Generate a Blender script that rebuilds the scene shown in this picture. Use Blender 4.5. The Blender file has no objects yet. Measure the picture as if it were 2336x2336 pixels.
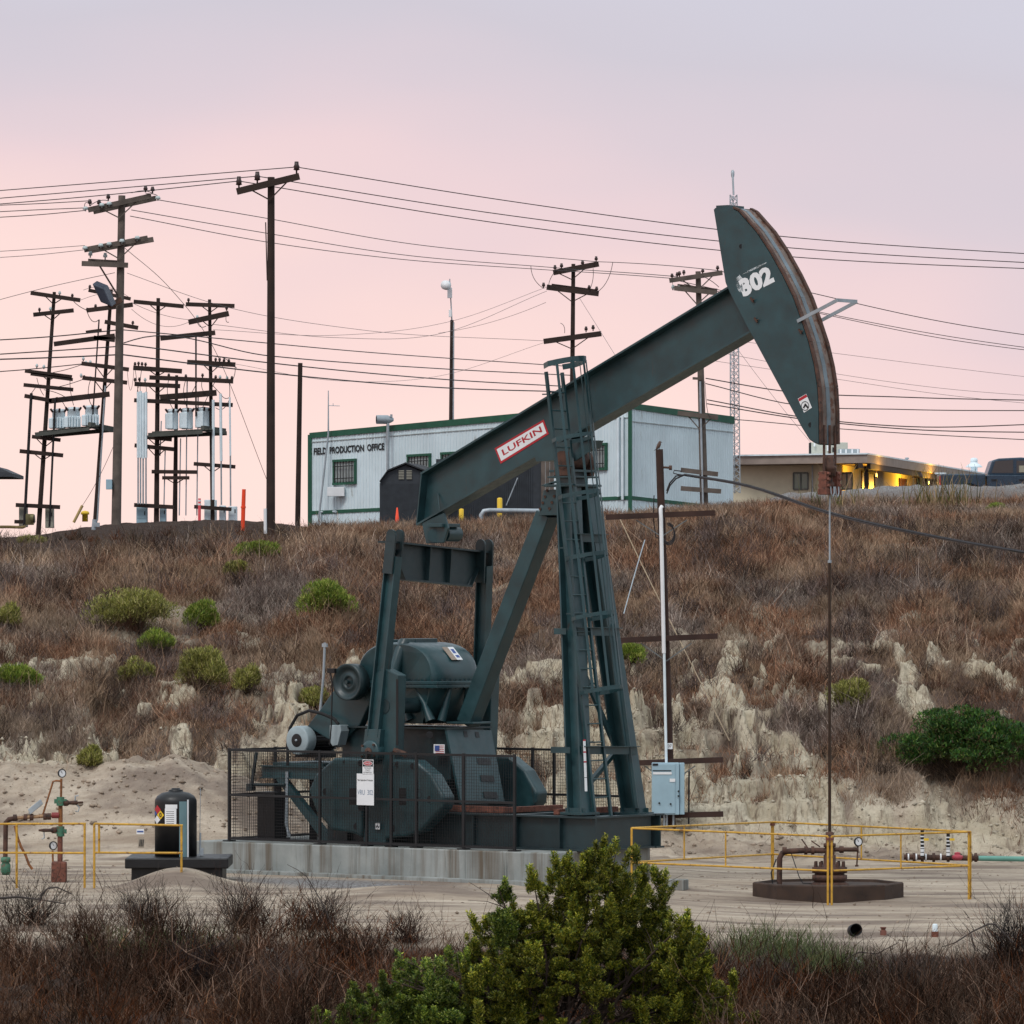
import bpy, bmesh, math, random
import numpy as np
from mathutils import Vector, Matrix
random.seed(7); RNG = np.random.default_rng(11)
sc = bpy.context.scene
COL = sc.collection
# ---------------------------------------------------------------- camera, sky, sun, exposure
FPX = 12978.0            # focal length in photo pixels (200 mm on 36 mm)
HZ = 1357.0              # row of the horizon in the photograph
CH = 4.7                 # camera height above the pad
cd = bpy.data.cameras.new('camera'); cam = bpy.data.objects.new('camera', cd); COL.objects.link(cam)
cd.sensor_width = 36.0; cd.lens = 200.0; cd.shift_y = (HZ - 1168.0) / 2336.0
cd.clip_start = 1.0; cd.clip_end = 6000.0
cam.location = (0, 0, CH); cam.rotation_euler = (math.radians(90), 0, 0)
sc.camera = cam
SUN_EL, SUN_AZ = math.radians(52), math.radians(208)   # soft bright part of the overcast, behind the camera to the left
w = bpy.data.worlds.new('World'); sc.world = w; w.use_nodes = True
nt = w.node_tree; nt.nodes.clear()
def nd(t, **k):
    n = nt.nodes.new(t)
    for a, b in k.items(): setattr(n, a, b)
    return n
out = nd('ShaderNodeOutputWorld'); bg = nd('ShaderNodeBackground')
tc = nd('ShaderNodeTexCoord'); sep = nd('ShaderNodeSeparateXYZ')
nt.links.new(tc.outputs['Generated'], sep.inputs[0])
noi = nd('ShaderNodeTexNoise'); noi.inputs['Scale'].default_value = 5.5; noi.inputs['Detail'].default_value = 3.0
mp = nd('ShaderNodeMapping'); mp.inputs['Scale'].default_value = (1.0, 1.0, 3.2); mp.inputs['Location'].default_value = (3.1, .7, 1.3)
nt.links.new(tc.outputs['Generated'], mp.inputs[0]); nt.links.new(mp.outputs[0], noi.inputs['Vector'])
def mth(op, a, b):
    n = nd('ShaderNodeMath', operation=op)
    for i, v in enumerate((a, b)):
        if isinstance(v, (int, float)): n.inputs[i].default_value = v
        else: nt.links.new(v, n.inputs[i])
    return n.outputs[0]
zz = mth('ADD', sep.outputs['Z'], mth('MULTIPLY', mth('SUBTRACT', noi.outputs['Fac'], .5), .10))
zz = mth('ADD', zz, mth('MULTIPLY', sep.outputs['X'], .16))
rmp = nd('ShaderNodeValToRGB'); nt.links.new(zz, rmp.inputs[0])
els = rmp.color_ramp.elements
stops = [(0.0, (.985, .735, .67)), (.026, (.975, .72, .665)), (.046, (.91, .665, .64)), (.062, (.80, .61, .635)),
         (.078, (.68, .575, .63)), (.098, (.60, .555, .625)), (.122, (.60, .59, .68)), (.14, (.66, .68, .78)), (.25, (.70, .75, .84)), (.6, (.78, .87, .94)), (1.0, (.84, .93, 1.0))]
els[0].position, els[0].color = stops[0][0], (*stops[0][1], 1)
els[1].position, els[1].color = stops[-1][0], (*stops[-1][1], 1)
for p, c in stops[1:-1]:
    e = els.new(p); e.color = (*c, 1)
sky = nd('ShaderNodeTexSky', sky_type='NISHITA'); sky.sun_disc = False
sky.sun_elevation = SUN_EL; sky.sun_rotation = SUN_AZ
vs = nd('ShaderNodeVectorMath', operation='SCALE'); nt.links.new(sky.outputs[0], vs.inputs[0]); vs.inputs['Scale'].default_value = 0.08
mx = nd('ShaderNodeMix', data_type='RGBA'); mx.inputs['Factor'].default_value = .94     # overcast layer over the clear sky
nt.links.new(vs.outputs[0], mx.inputs['A']); nt.links.new(rmp.outputs[0], mx.inputs['B'])
nt.links.new(mx.outputs['Result'], bg.inputs['Color']); bg.inputs['Strength'].default_value = 1.0
nt.links.new(bg.outputs[0], out.inputs[0])
sl = bpy.data.lights.new('sun', 'SUN'); sl.energy = 1.5; sl.angle = math.radians(18); sl.color = (1, .96, .92)
so = bpy.data.objects.new('sun', sl); COL.objects.link(so)
so.rotation_euler = (math.radians(90) - SUN_EL, 0, math.radians(180) - SUN_AZ); so.location = (0, -20, 60)
sc.view_settings.view_transform = 'Standard'; sc.view_settings.look = 'None'
sc.view_settings.exposure = 0.15; sc.view_settings.gamma = 1.0; sc.view_settings.use_curve_mapping = False
# ---------------------------------------------------------------- helpers
def P(px, py, Y):
    return Vector(((px - 1168.0) * Y / FPX, Y, CH - (py - HZ) * Y / FPX))
def onplane(px, py, a, b):
    k = (px - 1168.0) / FPX
    dx, dy = b[0] - a[0], b[1] - a[1]
    # a + u d = (kY, Y)
    u = (k * a[1] - a[0]) / (dx - k * dy)
    return P(px, py, a[1] + u * dy)
ORG = {}
def tag(o, label=None, cat=None, group=None, kind=None):
    if label: o['label'] = label
    if cat: o['category'] = cat
    if group: o['group'] = group
    if kind: o['kind'] = kind
    return o
def thing(name, loc, label, cat, group=None):
    o = bpy.data.objects.new(name, None); COL.objects.link(o); o.location = loc
    o.empty_display_size = .3
    ORG[o] = Vector(loc)
    return tag(o, label, cat, group)
def link(name, me, mat, parent=None, org=None):
    o = bpy.data.objects.new(name, me); COL.objects.link(o)
    if mat is not None and not me.materials: me.materials.append(mat)
    if parent is not None:
        o.parent = parent; ORG[o] = ORG[parent]
    else:
        o.location = org; ORG[o] = Vector(org)
    return o
class MB:
    def __init__(s): s.v = []; s.f = []; s.sm = []
    def add(s, vs, fs, smooth=False):
        n = len(s.v); s.v += [Vector(v) for v in vs]
        s.f += [tuple(i + n for i in f) for f in fs]; s.sm += [smooth] * len(fs)
        return s
    def frame(s, o, ax, ay, az):           # box with half vectors
        o, ax, ay, az = map(Vector, (o, ax, ay, az))
        c = [o + ax * i + ay * j + az * k for k in (-1, 1) for j in (-1, 1) for i in (-1, 1)]
        f = [(0, 2, 3, 1), (4, 5, 7, 6), (0, 1, 5, 4), (2, 6, 7, 3), (0, 4, 6, 2), (1, 3, 7, 5)]
        if ax.cross(ay).dot(az) < 0: f = [tuple(reversed(q)) for q in f]
        return s.add(c, f)
    def box(s, c, size, rz=0):
        cs, sn = math.cos(rz), math.sin(rz)
        return s.frame(c, Vector((cs, sn, 0)) * size[0] / 2, Vector((-sn, cs, 0)) * size[1] / 2, Vector((0, 0, size[2] / 2)))
    def bar(s, a, b, w, h, up=(0, 0, 1)):  # rectangular bar; w across, h along up
        a, b, up = Vector(a), Vector(b), Vector(up); d = (b - a)
        if d.length < 1e-6: return s
        u = d.normalized(); x = u.cross(up)
        if x.length < 1e-4: x = u.cross(Vector((1, 0, 0)))
        x.normalize(); y = x.cross(u)
        return s.frame((a + b) / 2, x * w / 2, d / 2, y * h / 2)
    def ibeam(s, a, b, fdir, depth, wid, tf=.025, tw=.02):
        a, b = Vector(a), Vector(b); d = (b - a); u = d.normalized()
        f = Vector(fdir); f = (f - u * f.dot(u)).normalized(); x = u.cross(f)
        for sg in (-1, 1):
            s.frame((a + b) / 2 + f * sg * (depth / 2 - tf / 2), x * wid / 2, d / 2, f * tf / 2)
        s.frame((a + b) / 2, x * tw / 2, d / 2, f * (depth / 2 - tf - .001))
        return s
    def tube(s, pts, r, n=8, cap=True, rr=None):
        pts = [Vector(p) for p in pts]; N = len(pts); vs = []; fs = []
        prev = None
        for i, p in enumerate(pts):
            t = (pts[min(i + 1, N - 1)] - pts[max(i - 1, 0)]).normalized()
            if prev is None:
                x = t.cross(Vector((0, 0, 1)));
                if x.length < .05: x = t.cross(Vector((0, 1, 0)))
                x.normalize()
            else:
                x = (prev - t * prev.dot(t)).normalized()
            prev = x; y = t.cross(x); R = rr[i] if rr else r
            for k in range(n):
                a = 2 * math.pi * k / n; vs.append(p + (x * math.cos(a) + y * math.sin(a)) * R)
        for i in range(N - 1):
            for k in range(n):
                k2 = (k + 1) % n; fs.append((i * n + k, i * n + k2, (i + 1) * n + k2, (i + 1) * n + k))
        s.add(vs, fs, n > 5)
        if cap:
            s.add([vs[k] for k in range(n)], [tuple(range(n - 1, -1, -1))]); s.add([vs[(N - 1) * n + k] for k in range(n)], [tuple(range(n))])
        return s
    def cyl(s, a, b, r, r2=None, n=12):
        return s.tube([a, b], r, n, True, [r, r if r2 is None else r2])
    def lathe(s, o, axis, prof, n=24):      # prof: (radius, height)
        o, ax = Vector(o), Vector(axis).normalized()
        x = ax.cross(Vector((0, 0, 1)));
        if x.length < .05: x = Vector((1, 0, 0))
        x.normalize(); y = ax.cross(x); vs = []; fs = []
        for r, h in prof:
            for k in range(n):
                a = 2 * math.pi * k / n; vs.append(o + ax * h + (x * math.cos(a) + y * math.sin(a)) * max(r, 1e-4))
        for i in range(len(prof) - 1):
            for k in range(n):
                k2 = (k + 1) % n; fs.append((i * n + k, i * n + k2, (i + 1) * n + k2, (i + 1) * n + k))
        return s.add(vs, fs, True)
    def prism(s, outline, ext):             # outline: 3D loop, ext: extrusion vector
        o = [Vector(p) for p in outline]; e = Vector(ext); n = len(o)
        nrm = sum(((o[i] - o[0]).cross(o[(i + 1) % n] - o[0]) for i in range(n)), Vector())
        if nrm.dot(e) > 0: o.reverse()
        vs = o + [p + e for p in o]
        fs = [tuple(range(n)), tuple(range(2 * n - 1, n - 1, -1))]
        fs += [((i + 1) % n, i, n + i, n + (i + 1) % n) for i in range(n)]
        return s.add(vs, fs)
    def build(s, name, mat, parent=None, org=None, bevel=0, seg=2, **tg):
        if parent is not None: o0 = ORG[parent]
        elif org is not None: o0 = Vector(org)
        else:
            xs = [v.x for v in s.v]; ys = [v.y for v in s.v]; zs = [v.z for v in s.v]
            o0 = Vector(((min(xs) + max(xs)) / 2, (min(ys) + max(ys)) / 2, min(zs)))
        me = bpy.data.meshes.new(name)
        me.from_pydata([tuple(v - o0) for v in s.v], [], s.f)
        me.polygons.foreach_set('use_smooth', s.sm)
        me.update()
        o = link(name, me, mat, parent, o0)
        if bevel:
            m = o.modifiers.new('bevel', 'BEVEL'); m.width = bevel; m.segments = seg; m.limit_method = 'ANGLE'; m.angle_limit = math.radians(40)
        return tag(o, **tg) if tg else o
    def pieces(s, name, mat, parent, **kw):   # every separate piece becomes a part of its own
        par = {}
        def find(x):
            while par.setdefault(x, x) != x: par[x] = par[par[x]]; x = par[x]
            return x
        ky = [tuple(round(c, 4) for c in v) for v in s.v]
        for f in s.f:
            for i in f[1:]: par[find(ky[i])] = find(ky[f[0]])
        grp = {}
        for f, sm in zip(s.f, s.sm): grp.setdefault(find(ky[f[0]]), []).append((f, sm))
        for fs in grp.values():
            ids = sorted({i for f, _ in fs for i in f}); mp_ = {i: j for j, i in enumerate(ids)}
            b = MB(); b.v = [s.v[i] for i in ids]; b.f = [tuple(mp_[i] for i in f) for f, _ in fs]; b.sm = [q for _, q in fs]; b.build(name, mat, parent, **kw)
def npmesh(name, v, q, mat, col=None, parent=None, org=(0, 0, 0), smooth=False, attrs=None):
    me = bpy.data.meshes.new(name); v = np.asarray(v, np.float32) - np.array(ORG[parent] if parent is not None else org, np.float32)
    q = np.asarray(q, np.int32); k = q.shape[1]
    me.vertices.add(len(v)); me.vertices.foreach_set('co', v.ravel())
    me.loops.add(q.size); me.loops.foreach_set('vertex_index', q.ravel())
    me.polygons.add(len(q)); me.polygons.foreach_set('loop_start', np.arange(0, q.size, k, dtype=np.int32))
    if smooth: me.polygons.foreach_set('use_smooth', np.ones(len(q), bool))
    me.update(calc_edges=True)
    if col is not None:
        a = me.color_attributes.new('tint', 'FLOAT_COLOR', 'POINT')
        c = np.ones((len(v), 4), np.float32); c[:, :3] = col; a.data.foreach_set('color', c.ravel())
    for nm, arr in (attrs or {}).items():
        a = me.attributes.new(nm, 'FLOAT', 'POINT'); a.data.foreach_set('value', np.asarray(arr, np.float32).ravel())
    return link(name, me, mat, parent, org)
def text_fit(name, body, O, U, V, mat, parent, out=None, bold=0, org=None):
    """body stretched over the parallelogram O, O+U, O+V; out = thickness vector"""
    cu = bpy.data.curves.new('lettering', 'FONT'); cu.body = body; cu.size = 1; cu.offset = bold; cu.resolution_u = 3
    to = bpy.data.objects.new('lettering', cu); COL.objects.link(to)
    dg = bpy.context.evaluated_depsgraph_get(); dg.update()
    me = bpy.data.meshes.new_from_object(to.evaluated_get(dg))
    bpy.data.objects.remove(to); bpy.data.curves.remove(cu)
    n = len(me.vertices); co = np.empty(n * 3); me.vertices.foreach_get('co', co); co = co.reshape(-1, 3)
    lo, hi = co.min(0), co.max(0)
    a = (co[:, 0] - lo[0]) / max(hi[0] - lo[0], 1e-6); b = (co[:, 1] - lo[1]) / max(hi[1] - lo[1], 1e-6)
    O, U, V = (np.array(x) for x in (O, U, V))
    base = np.array(ORG[parent]) if parent is not None else np.array(org)
    me.vertices.foreach_set('co', (O + a[:, None] * U + b[:, None] * V - base).ravel()); me.update()
    me.materials.clear()
    return link(name, me, mat, parent, org)
def copy_tree(o, loc=None, parent=None):
    c = o.copy(); COL.objects.link(c)
    if parent is not None: c.parent = parent
    if loc is not None: c.location = loc
    for ch in list(o.children): copy_tree(ch, None, c)
    return c
# ---------------------------------------------------------------- noise
def _h(ix, iy, s):
    n = (ix.astype(np.int64) * 374761393 + iy.astype(np.int64) * 668265263 + s * 1442695041) & 0xffffffff
    n = ((n ^ (n >> 13)) * 1274126177) & 0xffffffff
    return ((n ^ (n >> 16)) & 0xffff) / 65535.0
def vn(x, y, s=0):
    x = np.asarray(x, float); y = np.asarray(y, float)
    ix, iy = np.floor(x), np.floor(y); fx, fy = x - ix, y - iy
    fx = fx * fx * (3 - 2 * fx); fy = fy * fy * (3 - 2 * fy); ix = ix.astype(np.int64); iy = iy.astype(np.int64)
    a, b, c, d = _h(ix, iy, s), _h(ix + 1, iy, s), _h(ix, iy + 1, s), _h(ix + 1, iy + 1, s)
    return (a * (1 - fx) + b * fx) * (1 - fy) + (c * (1 - fx) + d * fx) * fy
def fbm(x, y, s=0, o=4):
    t = 0; a = .5; n = 0
    for i in range(o):
        t = t + a * vn(x * 2 ** i, y * 2 ** i, s + i * 17); n += a; a *= .5
    return t / n
def sstep(a, b, x):
    t = np.clip((x - a) / (b - a), 0, 1); return t * t * (3 - 2 * t)
# ---------------------------------------------------------------- materials
def newmat(name):
    m = bpy.data.materials.new(name); m.use_nodes = True; t = m.node_tree
    return m, t, t.nodes['Principled BSDF']
def L_(t, a, b): t.links.new(a, b)
def tnoise(t, scale, detail=3, vec=None, rough=.6):
    n = t.nodes.new('ShaderNodeTexNoise'); n.inputs['Scale'].default_value = scale; n.inputs['Detail'].default_value = detail; n.inputs['Roughness'].default_value = rough
    if vec is None:
        c = t.nodes.get('tc') or t.nodes.new('ShaderNodeTexCoord'); c.name = 'tc'; vec = c.outputs['Object']
    L_(t, vec, n.inputs['Vector']); return n.outputs['Fac']
def tmap(t, scale):
    c = t.nodes.get('tc') or t.nodes.new('ShaderNodeTexCoord'); c.name = 'tc'
    m = t.nodes.new('ShaderNodeMapping'); m.inputs['Scale'].default_value = scale; L_(t, c.outputs['Object'], m.inputs[0]); return m.outputs[0]
def tramp(t, fac, lo, hi):
    r = t.nodes.new('ShaderNodeMapRange'); r.inputs['From Min'].default_value = lo; r.inputs['From Max'].default_value = hi; L_(t, fac, r.inputs['Value']); return r.outputs[0]
def tmix(t, fac, a, b, mode='MIX'):
    m = t.nodes.new('ShaderNodeMix'); m.data_type = 'RGBA'; m.blend_type = mode
    if isinstance(fac, (int, float)): m.inputs['Factor'].default_value = fac
    else: L_(t, fac, m.inputs['Factor'])
    for k, v in (('A', a), ('B', b)):
        if isinstance(v, tuple): m.inputs[k].default_value = (*v, 1)
        else: L_(t, v, m.inputs[k])
    return m.outputs['Result']
def tmul(t, a, b, op='MULTIPLY'):
    m = t.nodes.new('ShaderNodeMath'); m.operation = op
    for i, v in enumerate((a, b)):
        if isinstance(v, (int, float)): m.inputs[i].default_value = v
        else: L_(t, v, m.inputs[i])
    return m.outputs[0]
def tbump(t, p, h, strength=.3, dist=.02):
    b = t.nodes.new('ShaderNodeBump'); b.inputs['Strength'].default_value = strength; b.inputs['Distance'].default_value = dist
    L_(t, h, b.inputs['Height']); L_(t, b.outputs[0], p.inputs['Normal'])
MATS = {}
def paint(name, c, rough=.5, metal=0, var=.25, rust=None, rustamt=.0, streak=False, scale=3., spec=.4):
    if name in MATS: return MATS[name]
    m, t, p = newmat(name); c = tuple(c)
    n1 = tnoise(t, scale, 5); c2 = tuple(x * (1 - var) for x in c); c3 = tuple(min(1, x * (1 + var)) for x in c)
    col = tmix(t, tramp(t, n1, .3, .7), c2, c3)
    if rust:
        n2 = tnoise(t, scale * 2.3, 6, tmap(t, (1, 1, .22)) if streak else None, .7)
        lo = .72 - rustamt
        f = tramp(t, n2, lo, lo + .1); col = tmix(t, f, col, rust)
    L_(t, col, p.inputs['Base Color']); p.inputs['Roughness'].default_value = rough; p.inputs['Metallic'].default_value = metal
    p.inputs['Specular IOR Level'].default_value = spec
    rr = tramp(t, tnoise(t, scale * 4, 3), .2, .8); L_(t, tmul(t, tmul(t, rr, .25), rough - .1, 'ADD'), p.inputs['Roughness'])
    tbump(t, p, tnoise(t, scale * 12, 2), .12, .004)
    MATS[name] = m; return m
RUST = (.085, .034, .018)
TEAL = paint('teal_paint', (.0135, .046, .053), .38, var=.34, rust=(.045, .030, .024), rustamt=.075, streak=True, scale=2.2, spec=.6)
TEAL_SHADE = paint('shaded_teal_paint', (.010, .026, .030), .42, var=.3, rust=RUST, rustamt=.09, streak=True, scale=3, spec=.55)  # darker copy of the teal: shade on pedestal and inner parts put into colour
BLACKF = paint('black_fence_paint', (.012, .012, .013), .55, var=.3, rust=(.05, .025, .018), rustamt=.03)
BLACK = paint('black_plastic', (.008, .008, .009), .42, var=.3)
RUSTM = paint('rusty_steel', (.075, .036, .024), .75, var=.45, rust=(.025, .016, .013), rustamt=.2, scale=6)
RUSTR = paint('red_rusty_steel', (.16, .058, .038), .75, var=.35, rust=(.05, .022, .015), rustamt=.2, scale=8)
RUSTW = paint('worn_track_steel', (.16, .12, .10), .6, var=.5, rust=(.11, .045, .025), rustamt=.22, scale=3)
GREYB = paint('worn_grey_blue_paint', (.13, .165, .19), .5, var=.35, rust=(.1, .05, .03), rustamt=.1, scale=3)
YEL = paint('yellow_rail_paint', (.52, .29, .035), .55, var=.25, rust=(.14, .05, .02), rustamt=.16, scale=7)
YELB = paint('yellow_bollard_paint', (.72, .47, .03), .5, var=.12)
WHITE = paint('white_paint', (.74, .75, .76), .5, var=.05)
WHITEW = paint('white_metal_siding', (.60, .70, .74), .55, var=.09, rust=(.33, .34, .31), rustamt=.10, streak=True, scale=.9)
GREEN = paint('green_trim_paint', (.014, .085, .05), .55, var=.2)
GREY = paint('light_grey_enamel', (.66, .75, .79), .45, var=.1)
GREYM = paint('galvanised_steel', (.33, .37, .40), .45, metal=.3, var=.2)
BOXM = paint('blue_grey_cabinet_paint', (.30, .43, .50), .45, var=.08)
REDS = paint('red_sticker_ink', (.42, .02, .03), .5, var=.1)
INK = paint('black_ink', (.012, .012, .014), .6, var=.1)
INKB = paint('blue_ink', (.05, .09, .28), .6, var=.1)
WOODD = paint('dark_creosote_wood', (.030, .018, .014), .85, var=.45, scale=2)
WOODG = paint('weathered_grey_wood', (.105, .085, .072), .9, var=.35, scale=3)
WOODB = paint('brown_timber', (.040, .020, .015), .85, var=.4, scale=3)
WIRE = paint('black_cable', (.016, .014, .016), .6, var=.1)
GALW = paint('thin_grey_wire', (.10, .085, .09), .6, var=.1)
ORANGE = paint('orange_plastic', (.80, .060, .012), .5, var=.08)
RUBBER = paint('black_rubber', (.012, .012, .013), .8, var=.2)
CONC = None
def concrete():
    m, t, p = newmat('stained_concrete')
    col = tmix(t, tramp(t, tnoise(t, 1.3, 6), .3, .7), (.17, .19, .185), (.315, .33, .315))
    st = tramp(t, tnoise(t, 1.0, 5, tmap(t, (2.4, 2.4, .10)), .75), .48, .66); col = tmix(t, tmul(t, st, .9), col, (.10, .072, .045))
    st2 = tramp(t, tnoise(t, 1.0, 5, tmap(t, (5, 5, .3)), .7), .58, .68); col = tmix(t, tmul(t, st2, .8), col, (.075, .085, .075))
    L_(t, col, p.inputs['Base Color']); p.inputs['Roughness'].default_value = .9; tbump(t, p, tnoise(t, 30, 4), .3, .01); return m
CONC = concrete()
def tintmat(name, rough=.85, trans=0, var=.3, spec=.2):
    m, t, p = newmat(name); a = t.nodes.new('ShaderNodeAttribute'); a.attribute_name = 'tint'
    L_(t, a.outputs['Color'], p.inputs['Base Color']); p.inputs['Roughness'].default_value = rough; p.inputs['Specular IOR Level'].default_value = spec
    if trans:
        tr = t.nodes.new('ShaderNodeBsdfTranslucent'); L_(t, a.outputs['Color'], tr.inputs['Color'])
        mxs = t.nodes.new('ShaderNodeMixShader'); mxs.inputs[0].default_value = trans
        o = t.nodes['Material Output']; L_(t, p.outputs[0], mxs.inputs[1]); L_(t, tr.outputs[0], mxs.inputs[2]); L_(t, mxs.outputs[0], o.inputs[0])
    return m
DRYM = tintmat('dry_stems', .95, spec=.04)
LEAFM = tintmat('green_leaves', .6, .3, spec=.3)
def glass(name, c=(.02, .025, .03)):
    m, t, p = newmat(name); p.inputs['Base Color'].default_value = (*c, 1); p.inputs['Roughness'].default_value = .08; p.inputs['Specular IOR Level'].default_value = .6
    return m
GLASS = glass('window_glass'); GLASSG = glass('green_tinted_glass', (.10, .16, .13))
# ---------------------------------------------------------------- terrain
PROF_Y = [-50, 0, 45, 60, 71, 77, 80.5, 103.2, 104.6, 106, 108, 110, 113, 118, 124, 134, 145, 158, 175, 400, 3000]
PROF_Z = [3.0, 3.0, -.2, -.36, -.42, -.32, 0, 0, .10, .75, 1.5, 2.1, 2.75, 3.6, 4.55, 5.62, 6.18, 6.52, 6.75, 6.85, 6.85]
def ridge(x, Y):
    a = 1 - np.abs(2 * vn(x * .95 + .8 * vn(x * .5, Y * .35, 5), Y * .10, 3) - 1)
    b = 1 - np.abs(2 * vn(x * 2.3, Y * .25, 9) - 1)
    return .7 * a + .3 * b
def ground(x, Y, full=False):
    x = np.asarray(x, float); Y = np.asarray(Y, float)
    px = 1168 + x * FPX / np.maximum(Y, 1)
    near = sstep(103, 105.5, Y) * (1 - sstep(121, 130, Y))
    rg = ridge(x, Y)
    right = sstep(-2.5, 1.5, x)
    amp = near * (.55 + .65 * right) * 1.7
    # terrace: the foot of the bank wanders
    foot = 1.6 * (fbm(x * .22, Y * 0 + 3, 21, 3) - .5) - 1.0 * sstep(5, 9, x) + 1.2 * np.exp(-((x + 6.6) / 2.2) ** 2)
    Yp = Y - foot * near - amp * (.62 - rg)
    z = np.interp(Yp, PROF_Y, PROF_Z)
    # height of the plateau: lower on the left, a little higher on the right
    up = sstep(112, 160, Y)
    side = np.interp(px, [0, 500, 720, 900, 1400, 1700, 2336], [-.30, -.12, -.04, .05, .30, .55, .60])
    z = z + up * side * (1 - sstep(230, 300, Y))
    # the gravel berm along the right end of the crest
    bm = sstep(1690, 1800, px) * np.exp(-((Y - 166) / 6.5) ** 2)
    z = z + bm * (.60 + .2 * np.interp(px, [1690, 1800, 1950, 2100, 2336], [-1.0, -.85, -.3, .2, .25]) + .22 * (fbm(x * 1.3, Y * 1.3, 131, 4) - .5))
    # graded mound round the transformer poles on the left
    z = z + .34 * np.exp(-((px - 400) / 260) ** 4) * sstep(154, 172, Y) * (1 - sstep(200, 240, Y))
    # pad: falls slightly to the right
    pad = (1 - sstep(103, 108, Y)) * sstep(70, 80, Y)
    z = z - .12 * sstep(1.4, 4.6, x) * pad
    # sand heaps
    def heap(cx, cy, rx, ry, h): return h * np.exp(-(((x - cx) / rx) ** 2 + ((Y - cy) / ry) ** 2) ** 1.1)
    z = z + heap(-5.35, 91.6, .75, 1.2, .33) + heap(-1.6, 88.8, 1.5, 1.5, .16) + heap(-7.7, 103.7, 1.9, 1.8, 1.05) + heap(-5.4, 103.6, 2.0, 1.9, 1.25)
    z = z + heap(-9.8, 104.2, 1.6, 2.0, 1.15) + heap(5.0, 105.0, 2.0, 1.5, .5) + heap(2.9, 104.6, 1.3, 1.2, .45)
    rough = fbm(x * 1.6, Y * 1.6, 31, 4) - .5
    z = z - .035 * pad * (sstep(.60, .75, vn(x * .12, Y * 1.25 + .5 * vn(x * .3, Y * .1, 8), 141)))
    ra = .05 * sstep(82, 76, Y) * 4 + .06 + near * .28 * (.4 + fbm(x * .5, Y * .5, 77, 2)) + sstep(118, 130, Y) * .10
    ra = ra * (1 - .85 * pad * sstep(79, 82, Y) * (1 - sstep(102.5, 104.5, Y)))
    fine = sstep(101.8, 103.2, Y) * (1 - sstep(119, 124, Y)) * (.24 * (fbm(x * 2.6, Y * 2.6, 41, 4) - .5) + .12 * (fbm(x * 8, Y * 8, 43, 2) - .5))
    # crisp creases in the clay and small hoodoos higher up
    crk = 1 - np.abs(2 * vn(x * 3.1 + 1.4 * vn(x * 1.3, Y * .8, 15), Y * .55, 13) - 1)
    crk2 = 1 - np.abs(2 * vn(x * 7.5 + 1.2 * vn(x * 3, Y * 2, 25), Y * 1.1, 33) - 1)
    bank = sstep(103.8, 105, Y) * (1 - sstep(110.5, 113, Y)) * np.interp(px, [0, 560, 1100, 1180, 1780, 1950, 2336], [.5, .45, .6, 1, 1, .35, .25])
    hn = fbm(x * 3.2 + .9 * vn(x * 2, Y, 19), Y * .75, 23, 5); hp = fbm(x * .7, Y * .45, 27, 2)
    hood = sstep(.53, .59, hn) * sstep(.36, .50, hp) * sstep(106.5, 108.5, Y) * (1 - sstep(115.5, 119, Y)) * np.interp(px, [0, 300, 700, 1150, 1300, 2336], [.7, 1, 1, .95, 1, 1])
    z = z + ra * rough + fine + .16 * near * sstep(.55, .8, rg) + bank * (.50 * (crk - .55) + .16 * (crk2 - .5)) + .20 * hood * (.6 + .7 * crk2)
    # eroded ledges: the clay breaks in uneven benches
    zt = z + .35 * (fbm(x * .9, Y * .3, 151, 3) - .5); st_ = .42; fr_ = zt / st_ - np.floor(zt / st_)
    z = z + (sstep(.45, .95, fr_) - fr_) * st_ * .75 * np.maximum(bank, .9 * hood)
    if not full: return z
    nz = fbm(x * .8, Y * .8, 51, 4); nb = fbm(x * .33, Y * .33, 61, 3)
    edge = np.interp(px, [0, 250, 560, 800, 1100, 1200, 1500, 1750, 1850, 1960, 2336], [109.3, 109.0, 109.6, 110.6, 110.4, 110.8, 110.6, 110.2, 108.2, 105.6, 105.2])
    lowb = sstep(103.5, 104.5, Y) * (1 - sstep(edge - .9, edge + .9, Y + 3.4 * (nz - .5) + 2.2 * (rg - .5)))
    veg = sstep(.50, .62, fbm(x * 1.5, Y * .8, 57, 3)) * sstep(105, 106.5, Y)
    lowb = lowb * (1 - veg * np.interp(px, [0, 560, 1100, 1250, 1700, 1850, 2336], [.85, .85, .7, .45, .5, .7, .7]))
    lowb = lowb * (1 - .85 * sstep(.40, .18, crk) * sstep(104.6, 105.6, Y))  # gully shade put into the colour: brown soil and brush replace pale clay
    mid = hood
    pale = np.clip(lowb * sstep(.20, .45, crk * .6 + nz * .4) * np.interp(px, [0, 500, 1100, 1250, 2336], [.7, .7, .85, 1, .9]) + mid * 1.1, 0, 1)
    ledge = sstep(.56, .64, fbm(x * .55 + 3, Y * .42, 71, 5)) * sstep(106, 109, Y) * (1 - sstep(132, 140, Y))
    gband = np.exp(-((Y - 165.5) / 4.5) ** 2) * sstep(1700, 1790, px) * sstep(.38, .5, nz * .5 + .25 + .25 * nb)
    sand = np.clip(pad * sstep(78.2, 80.4, Y + 2.2 * (nz - .5)) + lowb * .9 + (1 - sstep(103, 105, Y)) * sstep(80, 81.5, Y), 0, 1)
    ax = (x + 2.7) / 2.3; ay = (Y - 92.5 + (x + 2.7) * .78) / 1.35
    grav = np.clip(np.exp(-(ax ** 2 + ay ** 2) ** 2) + gband, 0, 1) * sstep(.30, .5, nz + .12)
    grav = np.maximum(grav, gband)
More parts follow.
